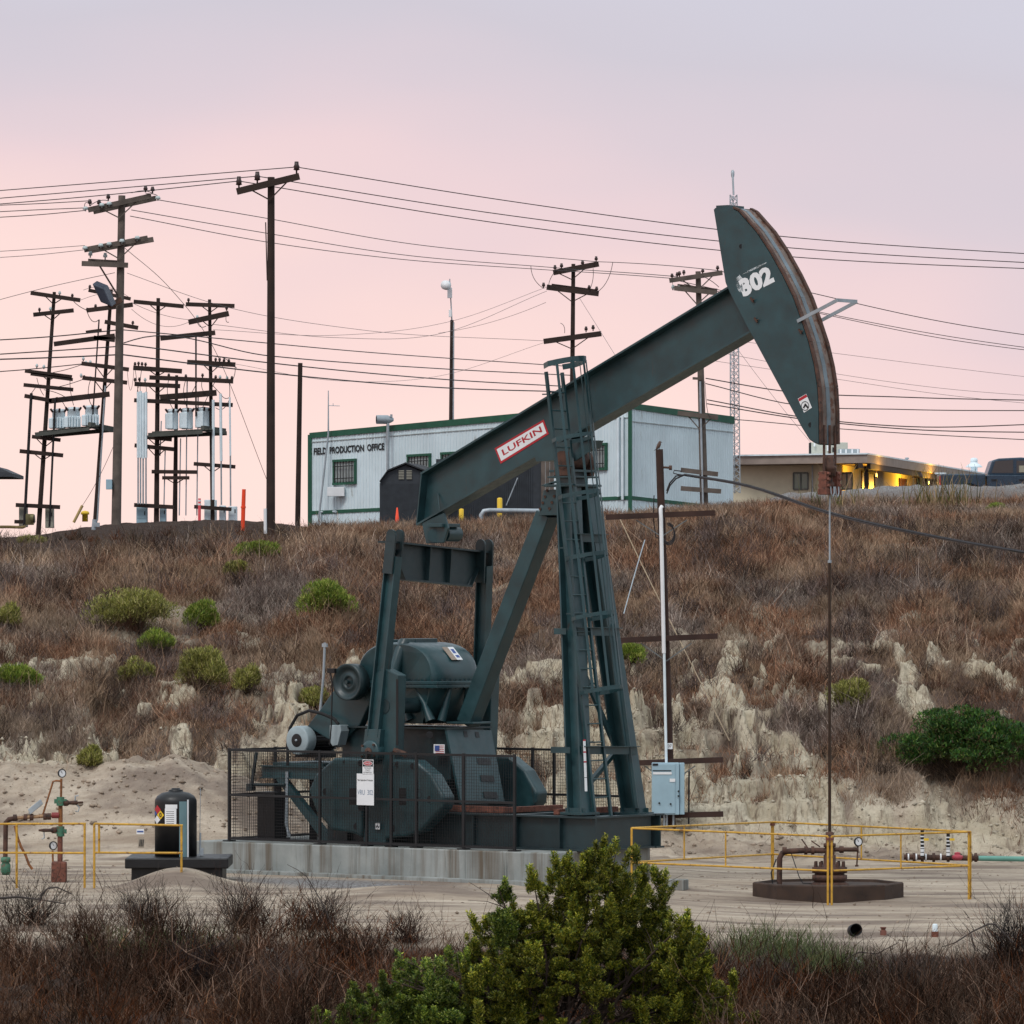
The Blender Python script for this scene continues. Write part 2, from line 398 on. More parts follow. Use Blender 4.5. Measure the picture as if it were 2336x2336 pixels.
    dirt = sstep(138, 147, Y) * (1 - sstep(660, 760, px)) + sstep(152, 165, Y) * sstep(640, 740, px) * (1 - sstep(1250, 1500, px)) + sstep(81, 77, Y)
    pale = np.maximum(pale, ledge * .45)
    bare = np.clip(lowb * 1.05 + mid * 1.15 + ledge * .6 + gband * 1.5 + sstep(79.5, 81, Y) * (1 - sstep(103.6, 104.4, Y)), 0, 1)
    oil = np.exp(-(((x - 5.0) / 2.3) ** 2 + ((Y - 89.4) / 1.1) ** 2)) * sstep(.35, .6, nz + .1); sand = sand * (1 - .62 * oil)
    return z, pale, sand, grav, np.clip(dirt, 0, 1), bare
def gz(x, Y): return float(ground(np.array([x]), np.array([Y]))[0])
def hit(px, py, y0=60., y1=260.):
    Ys = np.linspace(y0, y1, 4000); X = (px - 1168) * Ys / FPX; Z = CH - (py - HZ) * Ys / FPX
    b = np.nonzero(ground(X, Ys) >= Z)[0]; Y = Ys[b[0]] if len(b) else y1
    return Vector(((px - 1168) * Y / FPX, Y, gz((px - 1168) * Y / FPX, Y)))
xs = np.concatenate([-np.geomspace(2500, 26, 26), np.linspace(-22, -13.4, 36), np.arange(-13.2, 13.3, .058), np.linspace(13.4, 22, 36), np.geomspace(26, 2500, 26)])
ys = np.concatenate([[-60, -20, 0, 15, 30, 42, 50, 55], np.arange(58, 80, .17), np.arange(80, 101.95, .28), np.arange(102.0, 119, .055), np.arange(119, 127, .12), np.arange(127, 176, .32), np.linspace(177, 260, 50), np.geomspace(275, 4000, 16)])
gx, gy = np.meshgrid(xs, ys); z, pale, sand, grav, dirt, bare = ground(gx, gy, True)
NX, NY = len(xs), len(ys)
idx = np.arange(NX * NY).reshape(NY, NX)
q = np.stack([idx[:-1, :-1], idx[:-1, 1:], idx[1:, 1:], idx[1:, :-1]], -1).reshape(-1, 4)
def soil():
    m, t, p = newmat('dry_hillside_soil')
    def at(n):
        a = t.nodes.new('ShaderNodeAttribute'); a.attribute_name = n; return a.outputs['Fac']
    n1 = tnoise(t, .9, 6); n2 = tnoise(t, 7, 5); n3 = tnoise(t, 45, 3)
    base = tmix(t, tramp(t, n1, .3, .7), (.075, .046, .034), (.15, .105, .082))
    base = tmix(t, tmul(t, tramp(t, n2, .45, .75), .5), base, (.05, .034, .028))
    d = tmix(t, tramp(t, n2, .3, .7), (.022, .014, .011), (.078, .050, .037)); base = tmix(t, at('dirt'), base, d)
    sd = tmix(t, tramp(t, tnoise(t, 1, 6, tmap(t, (.35, 2.6, 1)), .65), .35, .65), (.32, .25, .188), (.545, .46, .365))
    sd = tmix(t, tmul(t, tramp(t, n2, .5, .8), .55), sd, (.22, .17, .135))
    sd = tmix(t, tmul(t, tramp(t, tnoise(t, .45, 4, tmap(t, (.7, 1.8, 1))), .48, .62), .75), sd, (.17, .128, .105))
    base = tmix(t, at('sand'), base, sd)
    pr = tmix(t, tramp(t, n1, .35, .65), (.40, .335, .235), (.60, .53, .405)); pr = tmix(t, tmul(t, tramp(t, n2, .5, .75), .6), pr, (.20, .155, .115))
    fl = tnoise(t, 1, 6, tmap(t, (7, 1.3, 1.3)), .7); pr = tmix(t, tmul(t, tramp(t, fl, .52, .62), .8), pr, (.16, .115, .08))
    pr = tmix(t, tmul(t, tramp(t, tnoise(t, 3, 5, tmap(t, (1, 1, 2.5))), .55, .7), .5), pr, (.22, .165, .12))
    base = tmix(t, at('pale'), base, pr)
    vo = t.nodes.new('ShaderNodeTexVoronoi'); vo.inputs['Scale'].default_value = 16; c = t.nodes.get('tc'); L_(t, c.outputs['Object'], vo.inputs['Vector'])
    gr = tmix(t, tramp(t, vo.outputs['Distance'], .1, .6), (.34, .345, .345), (.13, .12, .12)); gr = tmix(t, tmul(t, n2, .5), gr, (.36, .34, .32))
    base = tmix(t, at('grav'), base, gr)
    L_(t, base, p.inputs['Base Color']); p.inputs['Roughness'].default_value = .95; p.inputs['Specular IOR Level'].default_value = .15
    hsum = tmul(t, tmul(t, tmul(t, n2, .6), tmul(t, n3, .35), 'ADD'), tmul(t, tmul(t, fl, at('pale')), .8), 'ADD'); tbump(t, p, hsum, .95, .10); return m
SOIL = soil()
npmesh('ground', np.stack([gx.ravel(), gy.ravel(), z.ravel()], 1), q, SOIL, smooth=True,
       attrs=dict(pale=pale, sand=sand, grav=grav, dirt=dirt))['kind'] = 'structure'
# ---------------------------------------------------------------- dry grass and brush (uncountable)
def ribbons(B, D, Ln, W, C, seg=3, bend=.35, wob=.0, tip=.25):
    """B base points, D unit directions, Ln lengths, W widths, C colours -> verts, quads, colours"""
    n = len(B); t = np.linspace(0, 1, seg + 1)
    ang = RNG.uniform(0, 2 * np.pi, n); Bd = np.stack([np.cos(ang), np.sin(ang), RNG.uniform(-.5, .1, n)], 1) * (bend * RNG.uniform(.2, 1.2, n))[:, None]
    pts = B[:, None] + (D[:, None] * t[None, :, None] + Bd[:, None] * (t ** 2)[None, :, None]) * Ln[:, None, None]
    if wob: pts[:, 1:] += RNG.normal(0, wob, (n, seg, 3)) * Ln[:, None, None]
    wa = RNG.uniform(-.9, .9, n); S = np.stack([np.cos(wa), np.sin(wa), np.zeros(n)], 1)
    ww = W[:, None] * (1 - (1 - tip) * t[None])
    a = pts - S[:, None] * ww[..., None] / 2; b = pts + S[:, None] * ww[..., None] / 2
    v = np.stack([a, b], 2).reshape(-1, 3)
    i0 = (np.arange(n) * (seg + 1) * 2)[:, None] + (np.arange(seg) * 2)[None]
    qd = np.stack([i0, i0 + 1, i0 + 3, i0 + 2], -1).reshape(-1, 4)
    c = np.repeat(C, (seg + 1) * 2, 0)
    return v, qd, c, pts
def join(parts):
    vs, qs, cs, n = [], [], [], 0
    for v, q_, c in parts:
        vs.append(v); qs.append(q_ + n); cs.append(c); n += len(v)
    return np.concatenate(vs), np.concatenate(qs), np.concatenate(cs)
def pick(pal, wts, n):
    pal = np.array(pal); wts = np.array(wts); i = RNG.choice(len(pal), n, p=wts / wts.sum())
    return pal[i] * RNG.uniform(.5, 1.55, (n, 1))
DRYPAL = [(.215, .132, .090), (.150, .080, .052), (.250, .172, .122), (.105, .074, .062), (.36, .27, .20)]
def scatter(n, y0, y1, xw):
    Y = np.sqrt(RNG.uniform(y0 ** 2, y1 ** 2, n)); X = RNG.uniform(-1, 1, n) * (1168 / FPX * Y * 1.0 + xw); return X, Y
def stems(n, y0, y1, hmin, hmax, dens=1.0):
    X, Y = scatter(n, y0, y1, 2.0); Z, pa, sa, g_, d_, ba = ground(X, Y, True)
    clump = fbm(X * .9, Y * .45, 91, 3); patch = fbm(X * .22, Y * .12, 95, 3)
    k = RNG.uniform(0, 1, n) < (1 - np.clip(ba * 1.05, 0, np.where(Y > 105, .93, .99))) * dens * (.25 + 1.2 * sstep(.3, .62, clump)) * (1 - .8 * d_ * (Y > 100)) * (1 - sstep(134, 143, Y) * (1 - .6 * sstep(640, 740, 1168 + X * FPX / Y)))
    X, Y, Z, clump, patch = X[k], Y[k], Z[k], clump[k], patch[k]; m = len(X)
    D = np.stack([RNG.normal(0, .48, m), RNG.normal(0, .48, m), np.ones(m)], 1); D /= np.linalg.norm(D, axis=1)[:, None]
    Ln = RNG.uniform(hmin, hmax, m) * (.5 + .9 * clump)
    C = pick(DRYPAL, [3, 2.3, 2.6, 1.6, 1.7], m) * 1.06
    p2 = fbm(X * .55 + 40, Y * .30, 105, 4); red = (sstep(.52, .62, p2) * .9)[:, None]; gry = sstep(.48, .38, p2)[:, None]; strw = sstep(.54, .64, fbm(X * .7, Y * .4 + 9, 108, 4))[:, None]
    C = C * (1 - red) + C * np.array([.92, .76, .66]) * red; C = C * (1 - gry) + (C * .45 + C.mean(1, keepdims=True) * np.array([.58, .53, .50])) * gry
    C = C * (1 - strw * .55) + np.array([.36, .26, .175]) * RNG.uniform(.6, 1.3, (m, 1)) * strw * .55
    C *= (.34 + 1.22 * fbm(X * .9, Y * .5, 99, 4) ** 1.0)[:, None]
    W = RNG.uniform(.007, .017, m) * (Y / 110) ** .7
    v, q_, c, _ = ribbons(np.stack([X, Y, Z - .03], 1), D, Ln, W, C, 2, .5, .08)
    return v, q_, c
def twigbush(n, y0, y1, rmin, rmax, per, pal, wts, keep=None, width=.008, seg=4, subs=2, bnd=.3):
    X, Y = scatter(n, y0, y1, 1.5); Z, pa, sa, g_, d_, ba = ground(X, Y, True)
    k = RNG.uniform(0, 1, n) > ba
    if keep is not None: k &= keep(X, Y)
    X, Y, Z = X[k], Y[k], Z[k]; m = len(X); R = RNG.uniform(rmin, rmax, m)
    bc = pick(pal, wts, m)
    parts = []
    i = np.repeat(np.arange(m), per); N = len(i)
    th = RNG.uniform(0, 2 * np.pi, N); el = RNG.uniform(.05, 1.4, N)
    D = np.stack([np.cos(th) * np.cos(el), np.sin(th) * np.cos(el), np.sin(el)], 1)
    B = np.stack([X[i], Y[i], Z[i]], 1) + RNG.normal(0, 1, (N, 3)) * np.array([.22, .22, .02]) * R[i][:, None]
    Ln = R[i] * RNG.uniform(.55, 1.15, N)
    C = bc[i] * RNG.uniform(.6, 1.4, (N, 1))
    v, q_, c, pts = ribbons(B, D, Ln, np.full(N, width) * RNG.uniform(.6, 1.4, N) * (Y[i] / 75) ** .7, C, seg, bnd, .06)
    parts.append((v, q_, c))
    for s_ in range(subs):
        at = RNG.integers(1, seg, N); Bs = pts[np.arange(N), at]
        Ds = D + RNG.normal(0, .55, (N, 3)); Ds[:, 2] = np.abs(Ds[:, 2]) * .8 + .1; Ds /= np.linalg.norm(Ds, axis=1)[:, None]
        v, q_, c, _ = ribbons(Bs, Ds, Ln * RNG.uniform(.25, .6, N), np.full(N, width * .6) * (Y[i] / 75) ** .7, C * 1.08, 2, .35, .03)
        parts.append((v, q_, c))
    return join(parts)
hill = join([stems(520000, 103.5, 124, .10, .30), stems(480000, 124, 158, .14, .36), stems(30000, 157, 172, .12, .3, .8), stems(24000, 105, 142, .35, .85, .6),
             twigbush(1150, 106, 140, .22, .80, 44, [(.105, .078, .070), (.085, .044, .030), (.15, .108, .085), (.042, .030, .025), (.19, .13, .085)], [3, 2, 2, 2.4, 1.2], width=.009),
             twigbush(120, 134, 156, .2, .5, 40, [(.095, .04, .022), (.06, .045, .03)], [2, 2], width=.009),
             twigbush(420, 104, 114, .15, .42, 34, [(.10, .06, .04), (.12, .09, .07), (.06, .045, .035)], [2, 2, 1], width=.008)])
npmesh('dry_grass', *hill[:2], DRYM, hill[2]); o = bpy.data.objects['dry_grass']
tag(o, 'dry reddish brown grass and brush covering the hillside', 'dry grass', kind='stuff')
def keepf(X, Y):
    px = 1168 + X * FPX / Y
    edge = np.interp(px, [0, 300, 700, 1050, 1650, 1750, 2150, 2336], [82.6, 82.2, 80.6, 76.6, 75.5, 74.0, 73.5, 77.5])
    return (Y < edge + RNG.normal(0, .9, len(X))) & ~((Y < 67.2) & (px > 760) & (px < 1640))
DARKPAL = [(.030, .018, .013), (.014, .009, .007), (.052, .030, .021), (.028, .023, .019), (.070, .028, .013)]
BRPAL = [(.095, .034, .013), (.050, .026, .015), (.085, .050, .030), (.15, .11, .085), (.022, .013, .009)]
fg = join([twigbush(430, 62, 82, .40, .95, 30, DARKPAL, [3, 3, 2, 2, 1.2], keepf, .014, 5, 3),
           twigbush(1100, 62, 82, .12, .36, 26, BRPAL, [2.5, 2, 1.6, .7, 2], keepf, .0085, 3, 1),
           twigbush(300, 62, 81, .4, .9, 8, [(.12, .092, .078), (.07, .05, .04), (.12, .068, .04)], [2, 2, 1], keepf, .012, 5, 2),
           twigbush(230, 62, 81, .55, 1.1, 11, [(.10, .07, .055), (.055, .036, .028), (.16, .12, .10)], [2, 2, 1], keepf, .011, 6, 3, 1.0)])
npmesh('dead_brush', *fg[:2], DRYM, fg[2] * np.array([1.10, .96, .84])); o = bpy.data.objects['dead_brush']
tag(o, 'tangled dark dead brush along the near edge of the pad', 'dead brush', kind='stuff')
def rubble(n, y0, y1, smin, smax, name, label, keep):
    Y = RNG.uniform(y0, y1, n); X = RNG.uniform(-1, 1, n) * 11.2; Z, pa, sa, g_, d_, ba = ground(X, Y, True); k = keep(X, Y, sa, pa); X, Y, Z, pa = X[k], Y[k], Z[k], pa[k]; m = len(X)
    s = smin * (smax / smin) ** (RNG.uniform(0, 1, m) ** 3); o_ = np.array([[1, 0, 0], [-1, 0, 0], [0, 1, 0], [0, -1, 0], [0, 0, 1], [0, 0, -1.]])
    v = np.stack([X, Y, Z + s * .2], 1)[:, None] + (o_[None] * RNG.uniform(.6, 1.3, (m, 6, 3)) + RNG.normal(0, .22, (m, 6, 3))) * s[:, None, None] * np.array([1, 1, .7])
    f = np.array([[0, 2, 4], [2, 1, 4], [1, 3, 4], [3, 0, 4], [2, 0, 5], [1, 2, 5], [3, 1, 5], [0, 3, 5]]); q_ = (np.arange(m) * 6)[:, None, None] + f[None]
    C = np.where(pa[:, None] > .4, np.array([.42, .37, .29]), np.array([.33, .26, .20])) * RNG.uniform(.55, 1.2, (m, 1))
    o = npmesh(name, v.reshape(-1, 3), q_.reshape(-1, 3), DRYM, np.repeat(C, 6, 0)); tag(o, label, 'rubble', kind='stuff')
rubble(17000, 101.6, 111, .009, .065, 'clay_rubble', 'loose pale clay clods scattered at the foot of the bank', lambda X, Y, sa, pa: (pa + sa > .5) & ((Y > 103) | (X < -3.0)))
rubble(7000, 77, 101, .008, .035, 'loose_stones', 'small loose stones scattered on the sandy pad', lambda X, Y, sa, pa: (sa > .3) & (fbm(X * .8, Y * .8, 88, 2) > .45))
# ---------------------------------------------------------------- green shrubs, each a thing
def shrub(name, c, rx, ry, rz, n, pal, wts, label, cat='shrub', group=None, leaf=(.05, .02), lumps=6, stemcol=(.07, .05, .035), up=.45, blobs=0, bsz=(.16, .30), hollow=.45, twigs=90):
    c = np.array(c); ctr = c + np.array([0, 0, rz * .92])
    lc = RNG.normal(0, 1, (lumps, 3)); lc /= np.linalg.norm(lc, axis=1)[:, None]; lc[:, 2] = np.abs(lc[:, 2]) * .9 - .15
    d = RNG.normal(0, 1, (n, 3)); d /= np.linalg.norm(d, axis=1)[:, None]
    d[:, 2] = np.where(d[:, 2] < -.55, -d[:, 2], d[:, 2])
    r = RNG.uniform(hollow ** 3, 1, n) ** (1 / 3)
    bump = 1 + .16 * (np.exp(6 * (d @ lc.T - 1)).max(1)) + .17 * (fbm(d[:, 0] * 3 + 9, d[:, 2] * 3 + d[:, 1] * 2 + 5, 7, 3) - .5) * 2
    p = ctr + d * (r * bump)[:, None] * np.array([rx, ry, rz])
    if blobs:
        bc_ = RNG.normal(0, 1, (blobs, 3)); bc_ /= np.linalg.norm(bc_, axis=1)[:, None]; bc_[:, 2] = np.abs(bc_[:, 2]) * 1.2 - .55; bc_ *= RNG.uniform(.3, .85 if bsz[1] > .4 else 1.02, (blobs, 1)); j_ = RNG.integers(0, blobs, n)
        sz = RNG.uniform(*bsz, blobs)[j_][:, None]; p = ctr + (bc_[j_] + d * (r[:, None] ** .6) * sz * np.array([1, 1, 1.25])) * np.array([rx, ry, rz])
    p[:, 2] = np.maximum(p[:, 2], c[2] - .05 * rz)
    D = d * .7 + RNG.normal(0, .6, (n, 3)) + np.array([0, 0, up]); D /= np.linalg.norm(D, axis=1)[:, None]
    C = pick(pal, wts, n)
    C *= (.75 + .5 * fbm(p[:, 0] * 4, p[:, 2] * 4 + p[:, 1], 3, 2))[:, None]
    low = sstep(.1, -.5, d[:, 2])[:, None] * RNG.uniform(0, 1, (n, 1)); C = C * (1 - low * .7) + np.array([.10, .055, .03]) * low * .7   # dead brown lower twigs
    v, q_, cc, _ = ribbons(p, D, RNG.uniform(.6, 1.4, n) * leaf[0], np.full(n, leaf[1]), C, 2, .3, .0, .35)
    root = thing(name, tuple(c), label, cat, group)
    npmesh('foliage', v, q_, LEAFM, cc, parent=root)
    th = RNG.uniform(0, 2 * np.pi, twigs); el = RNG.uniform(.25, 1.5, twigs)
    D = np.stack([np.cos(th) * np.cos(el), np.sin(th) * np.cos(el), np.sin(el)], 1)
    Ln = 1.0 / np.sqrt(((D / np.array([rx, ry, 1.75 * rz])) ** 2).sum(1)) * RNG.uniform(.7, .98, twigs)
    v, q_, cc, _ = ribbons(np.tile(c, (twigs, 1)), D, Ln, np.full(twigs, .016), np.tile(np.array(stemcol), (twigs, 1)) * RNG.uniform(.6, 1.4, (twigs, 1)), 4, .2, .02)
    npmesh('twigs', v, q_, DRYM, cc, parent=root)
    return root
GB = [(.21, .27, .035), (.15, .22, .030), (.32, .33, .08), (.07, .12, .02)]
GY = [(.27, .26, .06), (.19, .20, .045), (.37, .33, .13), (.09, .09, .03)]
shr = [  # px centre, base row, half width px, height px, palette, label
    (312, 1450, 95, 112, GY, 'largest yellow green bush on the left of the hillside, brown below'),
    (461, 1447, 42, 80, GB, 'small round green bush right beside the largest hillside bush'),
    (744, 1412, 60, 92, GB, 'bright green round bush up the slope left of the pitman arms'),
    (455, 1580, 60, 105, GY, 'tall rounded olive bush left of the electric motor, above the chemical tank'),
    (352, 1490, 40, 50, GB, 'low green bush directly under the largest hillside bush'),
    (311, 1560, 36, 60, GY, 'small olive bush left of the tall rounded olive bush'),
    (586, 1278, 48, 48, GB, 'bright green bush high on the slope under the tall dark pole'),
    (540, 1322, 26, 44, GY, 'thin olive bush just below the bush under the dark pole'),
    (18, 1440, 34, 60, GY, 'olive bush cut by the left edge, upper of two'),
    (38, 1572, 48, 62, GB, 'low green bush at the left edge, lower of two'),
    (566, 1590, 34, 72, GY, 'sparse olive bush beside the eroded gully left of the gear reducer'),
    (715, 1620, 34, 50, GY, 'sparse olive bush behind the electric motor'),
    (1442, 1520, 34, 55, GB, 'dim green bush between the derrick leg and the meter pole'),
    (1944, 1622, 44, 78, GY, 'olive round bush halfway up the slope right of the polished rod'),
    (207, 1755, 28, 55, GY, 'yellow green bush in the clay gully above the left wellhead'),
    (70, 1240, 30, 20, GY, 'low yellow green tuft near the crest at far left'),
    (2272, 1172, 24, 26, GB, 'small bright green plant on the slope below the pickup'),
]
for px, row, hw, hp, pal, lab in shr:
    b = hit(px, row); k = FPX / b.y; hw *= 1.08; hp *= 1.06
    shrub('shrub', b + Vector((0, .1, -.05)), hw / k, hw / k * .9, hp / k / 1.95, 9000 if hw > 40 else 4500, pal, [3, 3, 2, 1.2], lab, group='green shrubs on the dry hillside', leaf=(.075, .020), hollow=.55, blobs=int(16 + hw * .25), up=.9, bsz=(.20, .52))
b = hit(2205, 1778); k = FPX / b.y
shrub('evergreen_bush', b + Vector((0, .4, -.1)), 176 / k, 1.2, 185 / k / 1.9, 34000, [(.030, .085, .016), (.050, .115, .016), (.016, .048, .012), (.095, .14, .028), (.09, .06, .03)], [3, 3, 2, 1.3, .5],
      'wide dense dark green bush at the right edge of the bank', 'bush', leaf=(.06, .032), lumps=14, hollow=.5, blobs=110, bsz=(.08, .30))
for px, row, n in ((2150, 1165, 130), (1935, 1158, 30)):
    b = hit(px, row); B = np.array(b) + RNG.normal(0, 1, (n, 3)) * np.array([.5, .2, .0])
    D = np.stack([RNG.normal(0, .16, n), RNG.normal(0, .16, n), np.ones(n)], 1)
    v, q_, c, _ = ribbons(B, D, RNG.uniform(.5, 1.25, n), np.full(n, .028), pick([(.24, .17, .09), (.09, .09, .03), (.30, .22, .13)], [2, 2, 1], n), 3, .25, .02)
    o = npmesh('grass_tuft', v, q_, DRYM, c, org=tuple(b))
    tag(o, 'tall straw coloured reed tuft on the berm in front of the pickup' if px > 2000 else 'thin dry tuft on the gravel berm below the lit porch', 'grass tuft')
# ---------------------------------------------------------------- pumpjack: local axes s (towards the well), t (away from the camera), z
TH = math.radians(38); BS = Vector((math.cos(TH), -math.sin(TH), 0)); WT = Vector((math.sin(TH), math.cos(TH), 0)); S0 = Vector((.98, 94.0, 0))
def W(s, t, z): return S0 + BS * s + WT * t + Vector((0, 0, z))
def Lp(px, py, t):
    k = (px - 1168.0) / FPX
    s = (k * (S0.y + WT.y * t) - S0.x - WT.x * t) / (BS.x - k * BS.y)
    Y = S0.y + BS.y * s + WT.y * t
    return s, CH - (py - HZ) * Y / FPX
def PW(px, py, t):
    s, z = Lp(px, py, t); return W(s, t, z)
UPV = Vector((0, 0, 1))
# concrete plinth ---------------------------------------------------------------
ZC = .52
m = MB(); s0, s1 = Lp(447, 1950, -1.74)[0], Lp(1484, 1940, 1.02)[0]
m.prism([W(s0, -1.74, -.3), W(s1, -1.74, -.3), W(s1, 1.02, -.3), W(s0, 1.02, -.3)], (0, 0, .3 + ZC))
plinth = m.build('concrete_plinth', CONC, bevel=.02, label='long stained concrete plinth under the green pumpjack', cat='foundation')
m = MB(); m.prism([W(s0 + .1, -1.94, -.3), W(s1 - .1, -1.94, -.3), W(s1 - .1, -1.743, -.3), W(s0 + .1, -1.743, -.3)], (0, 0, .36))
m.build('footing_step', CONC, plinth, bevel=.01)
# pumpjack -----------------------------------------------------------------------
pj = thing('pumpjack', tuple(W(0, 0, ZC)), 'large dark green oil pumpjack with a tilted beam and a tall horsehead', 'pumpjack')
# skid
zs = 1.09
m = MB()
se = Lp(1395, 1860, 0)[0] + .35
sk0 = Lp(748, 1900, -.88)[0]
for t in (-.88, .88):
    m.ibeam(W(sk0, t, (ZC + zs) / 2), W(se, t, (ZC + zs) / 2), UPV, zs - ZC - .004, .22, .03, .03)
for s in (se - .12, -.6, -2.4, sk0 + .12):
    m.ibeam(W(s, -.76, (ZC + zs) / 2), W(s, .76, (ZC + zs) / 2), UPV, zs - ZC - .012, .2, .03, .03)
for s in np.arange(sk0 + .5, se - .2, .9):
    m.frame(W(s, -.93, (ZC + zs) / 2), BS * .008, WT * .048, UPV * ((zs - ZC) / 2 - .04))
m.prism([W(sk0 + .05, -.74, ZC + .05), W(se - .3, -.74, ZC + .05), W(se - .3, -.70, ZC + .05), W(sk0 + .05, -.70, ZC + .05)], (0, 0, zs - ZC - .1))
m.build('skid_base', TEAL_SHADE, pj)
m = MB()
for s in (-.9, .25):
    m.bar(W(s - .02, -.70, zs + .05), W(s - .02, .9, zs + .05), .12, .09)
m.frame(W(-1.75, -.62, zs + .055), BS * .85, WT * .06, UPV * .05)
m.build('rusty_packing_beam', RUSTR, pj)
# samson post: two front legs, one rear leg
legs = []
for (bx, by), (tx, ty), tb, tt in (((1323, 1858), (1297, 1108), -.73, -.21), ((1447, 1858), (1334, 1108), .73, .21)):
    a = PW(bx, by, tb); b = PW(tx, ty, tt); m = MB()
    m.ibeam(a, b, BS, .30, .30, .03, .025)
    m.frame(a + Vector((0, 0, .02)), BS * .24, WT * .22, UPV * .02)
    for q_ in (-1, 1): m.frame(a + WT * q_ * .12 + Vector((0, 0, .07)), BS * .2, WT * .01, UPV * .04)
    legs.append((a, b)); m.build('leg', TEAL, pj)
a = PW(1068, 1650, 0); b = PW(1250, 1172, 0); d = (b - a).normalized(); m = MB()
nrm = WT; side = d.cross(WT).normalized()
m.frame((a + b) / 2, WT * .155, (b - a) / 2, side * .14); m.frame(a + Vector((0, 0, .01)), BS * .3, WT * .24, UPV * .02)
m.build('rear_leg', TEAL, pj, bevel=.012)
# cross braces between the front legs
m = MB()
def legpt(i, f): a, b = legs[i]; return a + (b - a) * f
for f in (.195, .555, .84):
    off = BS * .175
    m.bar(legpt(0, f) + off - WT * .12, legpt(1, f) + off + WT * .1, .012, .13); m.bar(legpt(0, f) + off * 1.18 - WT * .12 + UPV * .065, legpt(1, f) + off * 1.18 + WT * .1 + UPV * .065, .10, .012)
for f0, f1 in ((.03, .195), (.555, .195), (.555, .84)):
    m.bar(legpt(0, f0) - BS * .16, legpt(1, f1) - BS * .16, .07, .07)
m.bar(legpt(1, .58) + BS * .165, legpt(1, .02) + BS * .165 - WT * .12, .05, .05)
for s_, f in ((-.25, .555), (-.4, .195)):
    m.bar(legpt(0, f) - WT * .2, legpt(0, f) + BS * s_ - WT * .2, .01, .1)
m.build('cross_brace', TEAL, pj)
# head of the samson post with bolted plate
m = MB()
top = (legs[0][1] + legs[1][1]) / 2
zt = top.z
pl = [(1240, 1118), (1274, 1116), (1272, 1175), (1228, 1176), (1238, 1130)]
m.prism([PW(x, y, -.24) for x, y in pl], WT * .48)
s_t = Lp(1312, 1100, 0)[0]
for dz, hs, ht, th in ((.0, .33, .36, .02), (.14, .28, .33, .015), (.24, .26, .30, .02)):
    m.frame(W(s_t - .05, 0, zt + dz), BS * hs, WT * ht, UPV * th)
m.frame(W(s_t - .05, 0, zt + .12), BS * .12, WT * .26, UPV * .11); 
m.bar(PW(1240, 1108, -.28), PW(1272, 1098, -.28), .12, .02); m.bar(PW(1262, 1086, -.28), PW(1344, 1090, .2), .1, .02)
m.build('post_cap', TEAL, pj, bevel=.006)
m = MB()
for x, y in ((1248, 1113), (1243, 1127), (1264, 1126), (1238, 1141), (1259, 1140), (1232, 1155), (1253, 1154)):
    m.cyl(PW(x, y + 6, -.24), PW(x, y + 6, -.262), .024, None, 8)
m.pieces('bolt', RUSTM, pj)
# saddle bearing
m = MB(); zb = zt + .42
m.cyl(W(s_t - .02, -.34, zb), W(s_t - .02, .34, zb), .15, None, 18)
m.frame(W(s_t - .02, -.27, zb - .12), BS * .17, WT * .06, UPV * .14); m.frame(W(s_t - .02, .27, zb - .12), BS * .17, WT * .06, UPV * .14)
m.build('saddle_bearing', RUSTM, pj, bevel=.01)
# walking beam
TW = -.19
T1, T2 = (958, 1079), (1662, 652); B1, B2 = (950, 1199), (1719, 754)
t1 = PW(*T1, TW); t2 = PW(*T2, TW); b1 = PW(*B1, TW); b2 = PW(*B2, TW)
fw = WT * .38; m = MB()
def slab(p, q_, dz, w):    # flange plate whose near edge runs p-q
    u = (q_ - p).normalized(); n = u.cross(WT).normalized(); n = n if n.z > 0 else -n
    m.prism([p, q_, q_ + n * dz, p + n * dz], w)
slab(t1, t2 + (t2 - t1) * .10, -.032, fw); slab(b1, b2 + (b2 - b1) * .12, .032, fw)
ub = (t2 - t1).normalized(); nb = ub.cross(WT).normalized(); nb = nb if nb.z > 0 else -nb
web = [t1 - nb * .034, t2 + (t2 - t1) * .1 - nb * .034, b2 + (b2 - b1) * .1 + nb * .034, b1 + nb * .034]
m.prism([p + WT * .177 for p in web], WT * .026)
m.build('walking_beam', TEAL, pj)
m = MB(); m.prism([t1 - nb * .034 + ub * .002, t1 - nb * .034 + ub * .028, b1 + nb * .034 + ub * .028, b1 + nb * .034 + ub * .002], WT * .172)
m.prism([p + WT * .21 for p in (t1 - nb * .034 + ub * .002, t1 - nb * .034 + ub * .028, b1 + nb * .034 + ub * .028, b1 + nb * .034 + ub * .002)], WT * .16)
g0 = PW(985, 1125, TW); g1 = PW(998, 1170, TW)
m.bar(g0 + WT * .16, g1 + WT * .05, .015, .02)
m.build('end_stiffener', TEAL, pj)
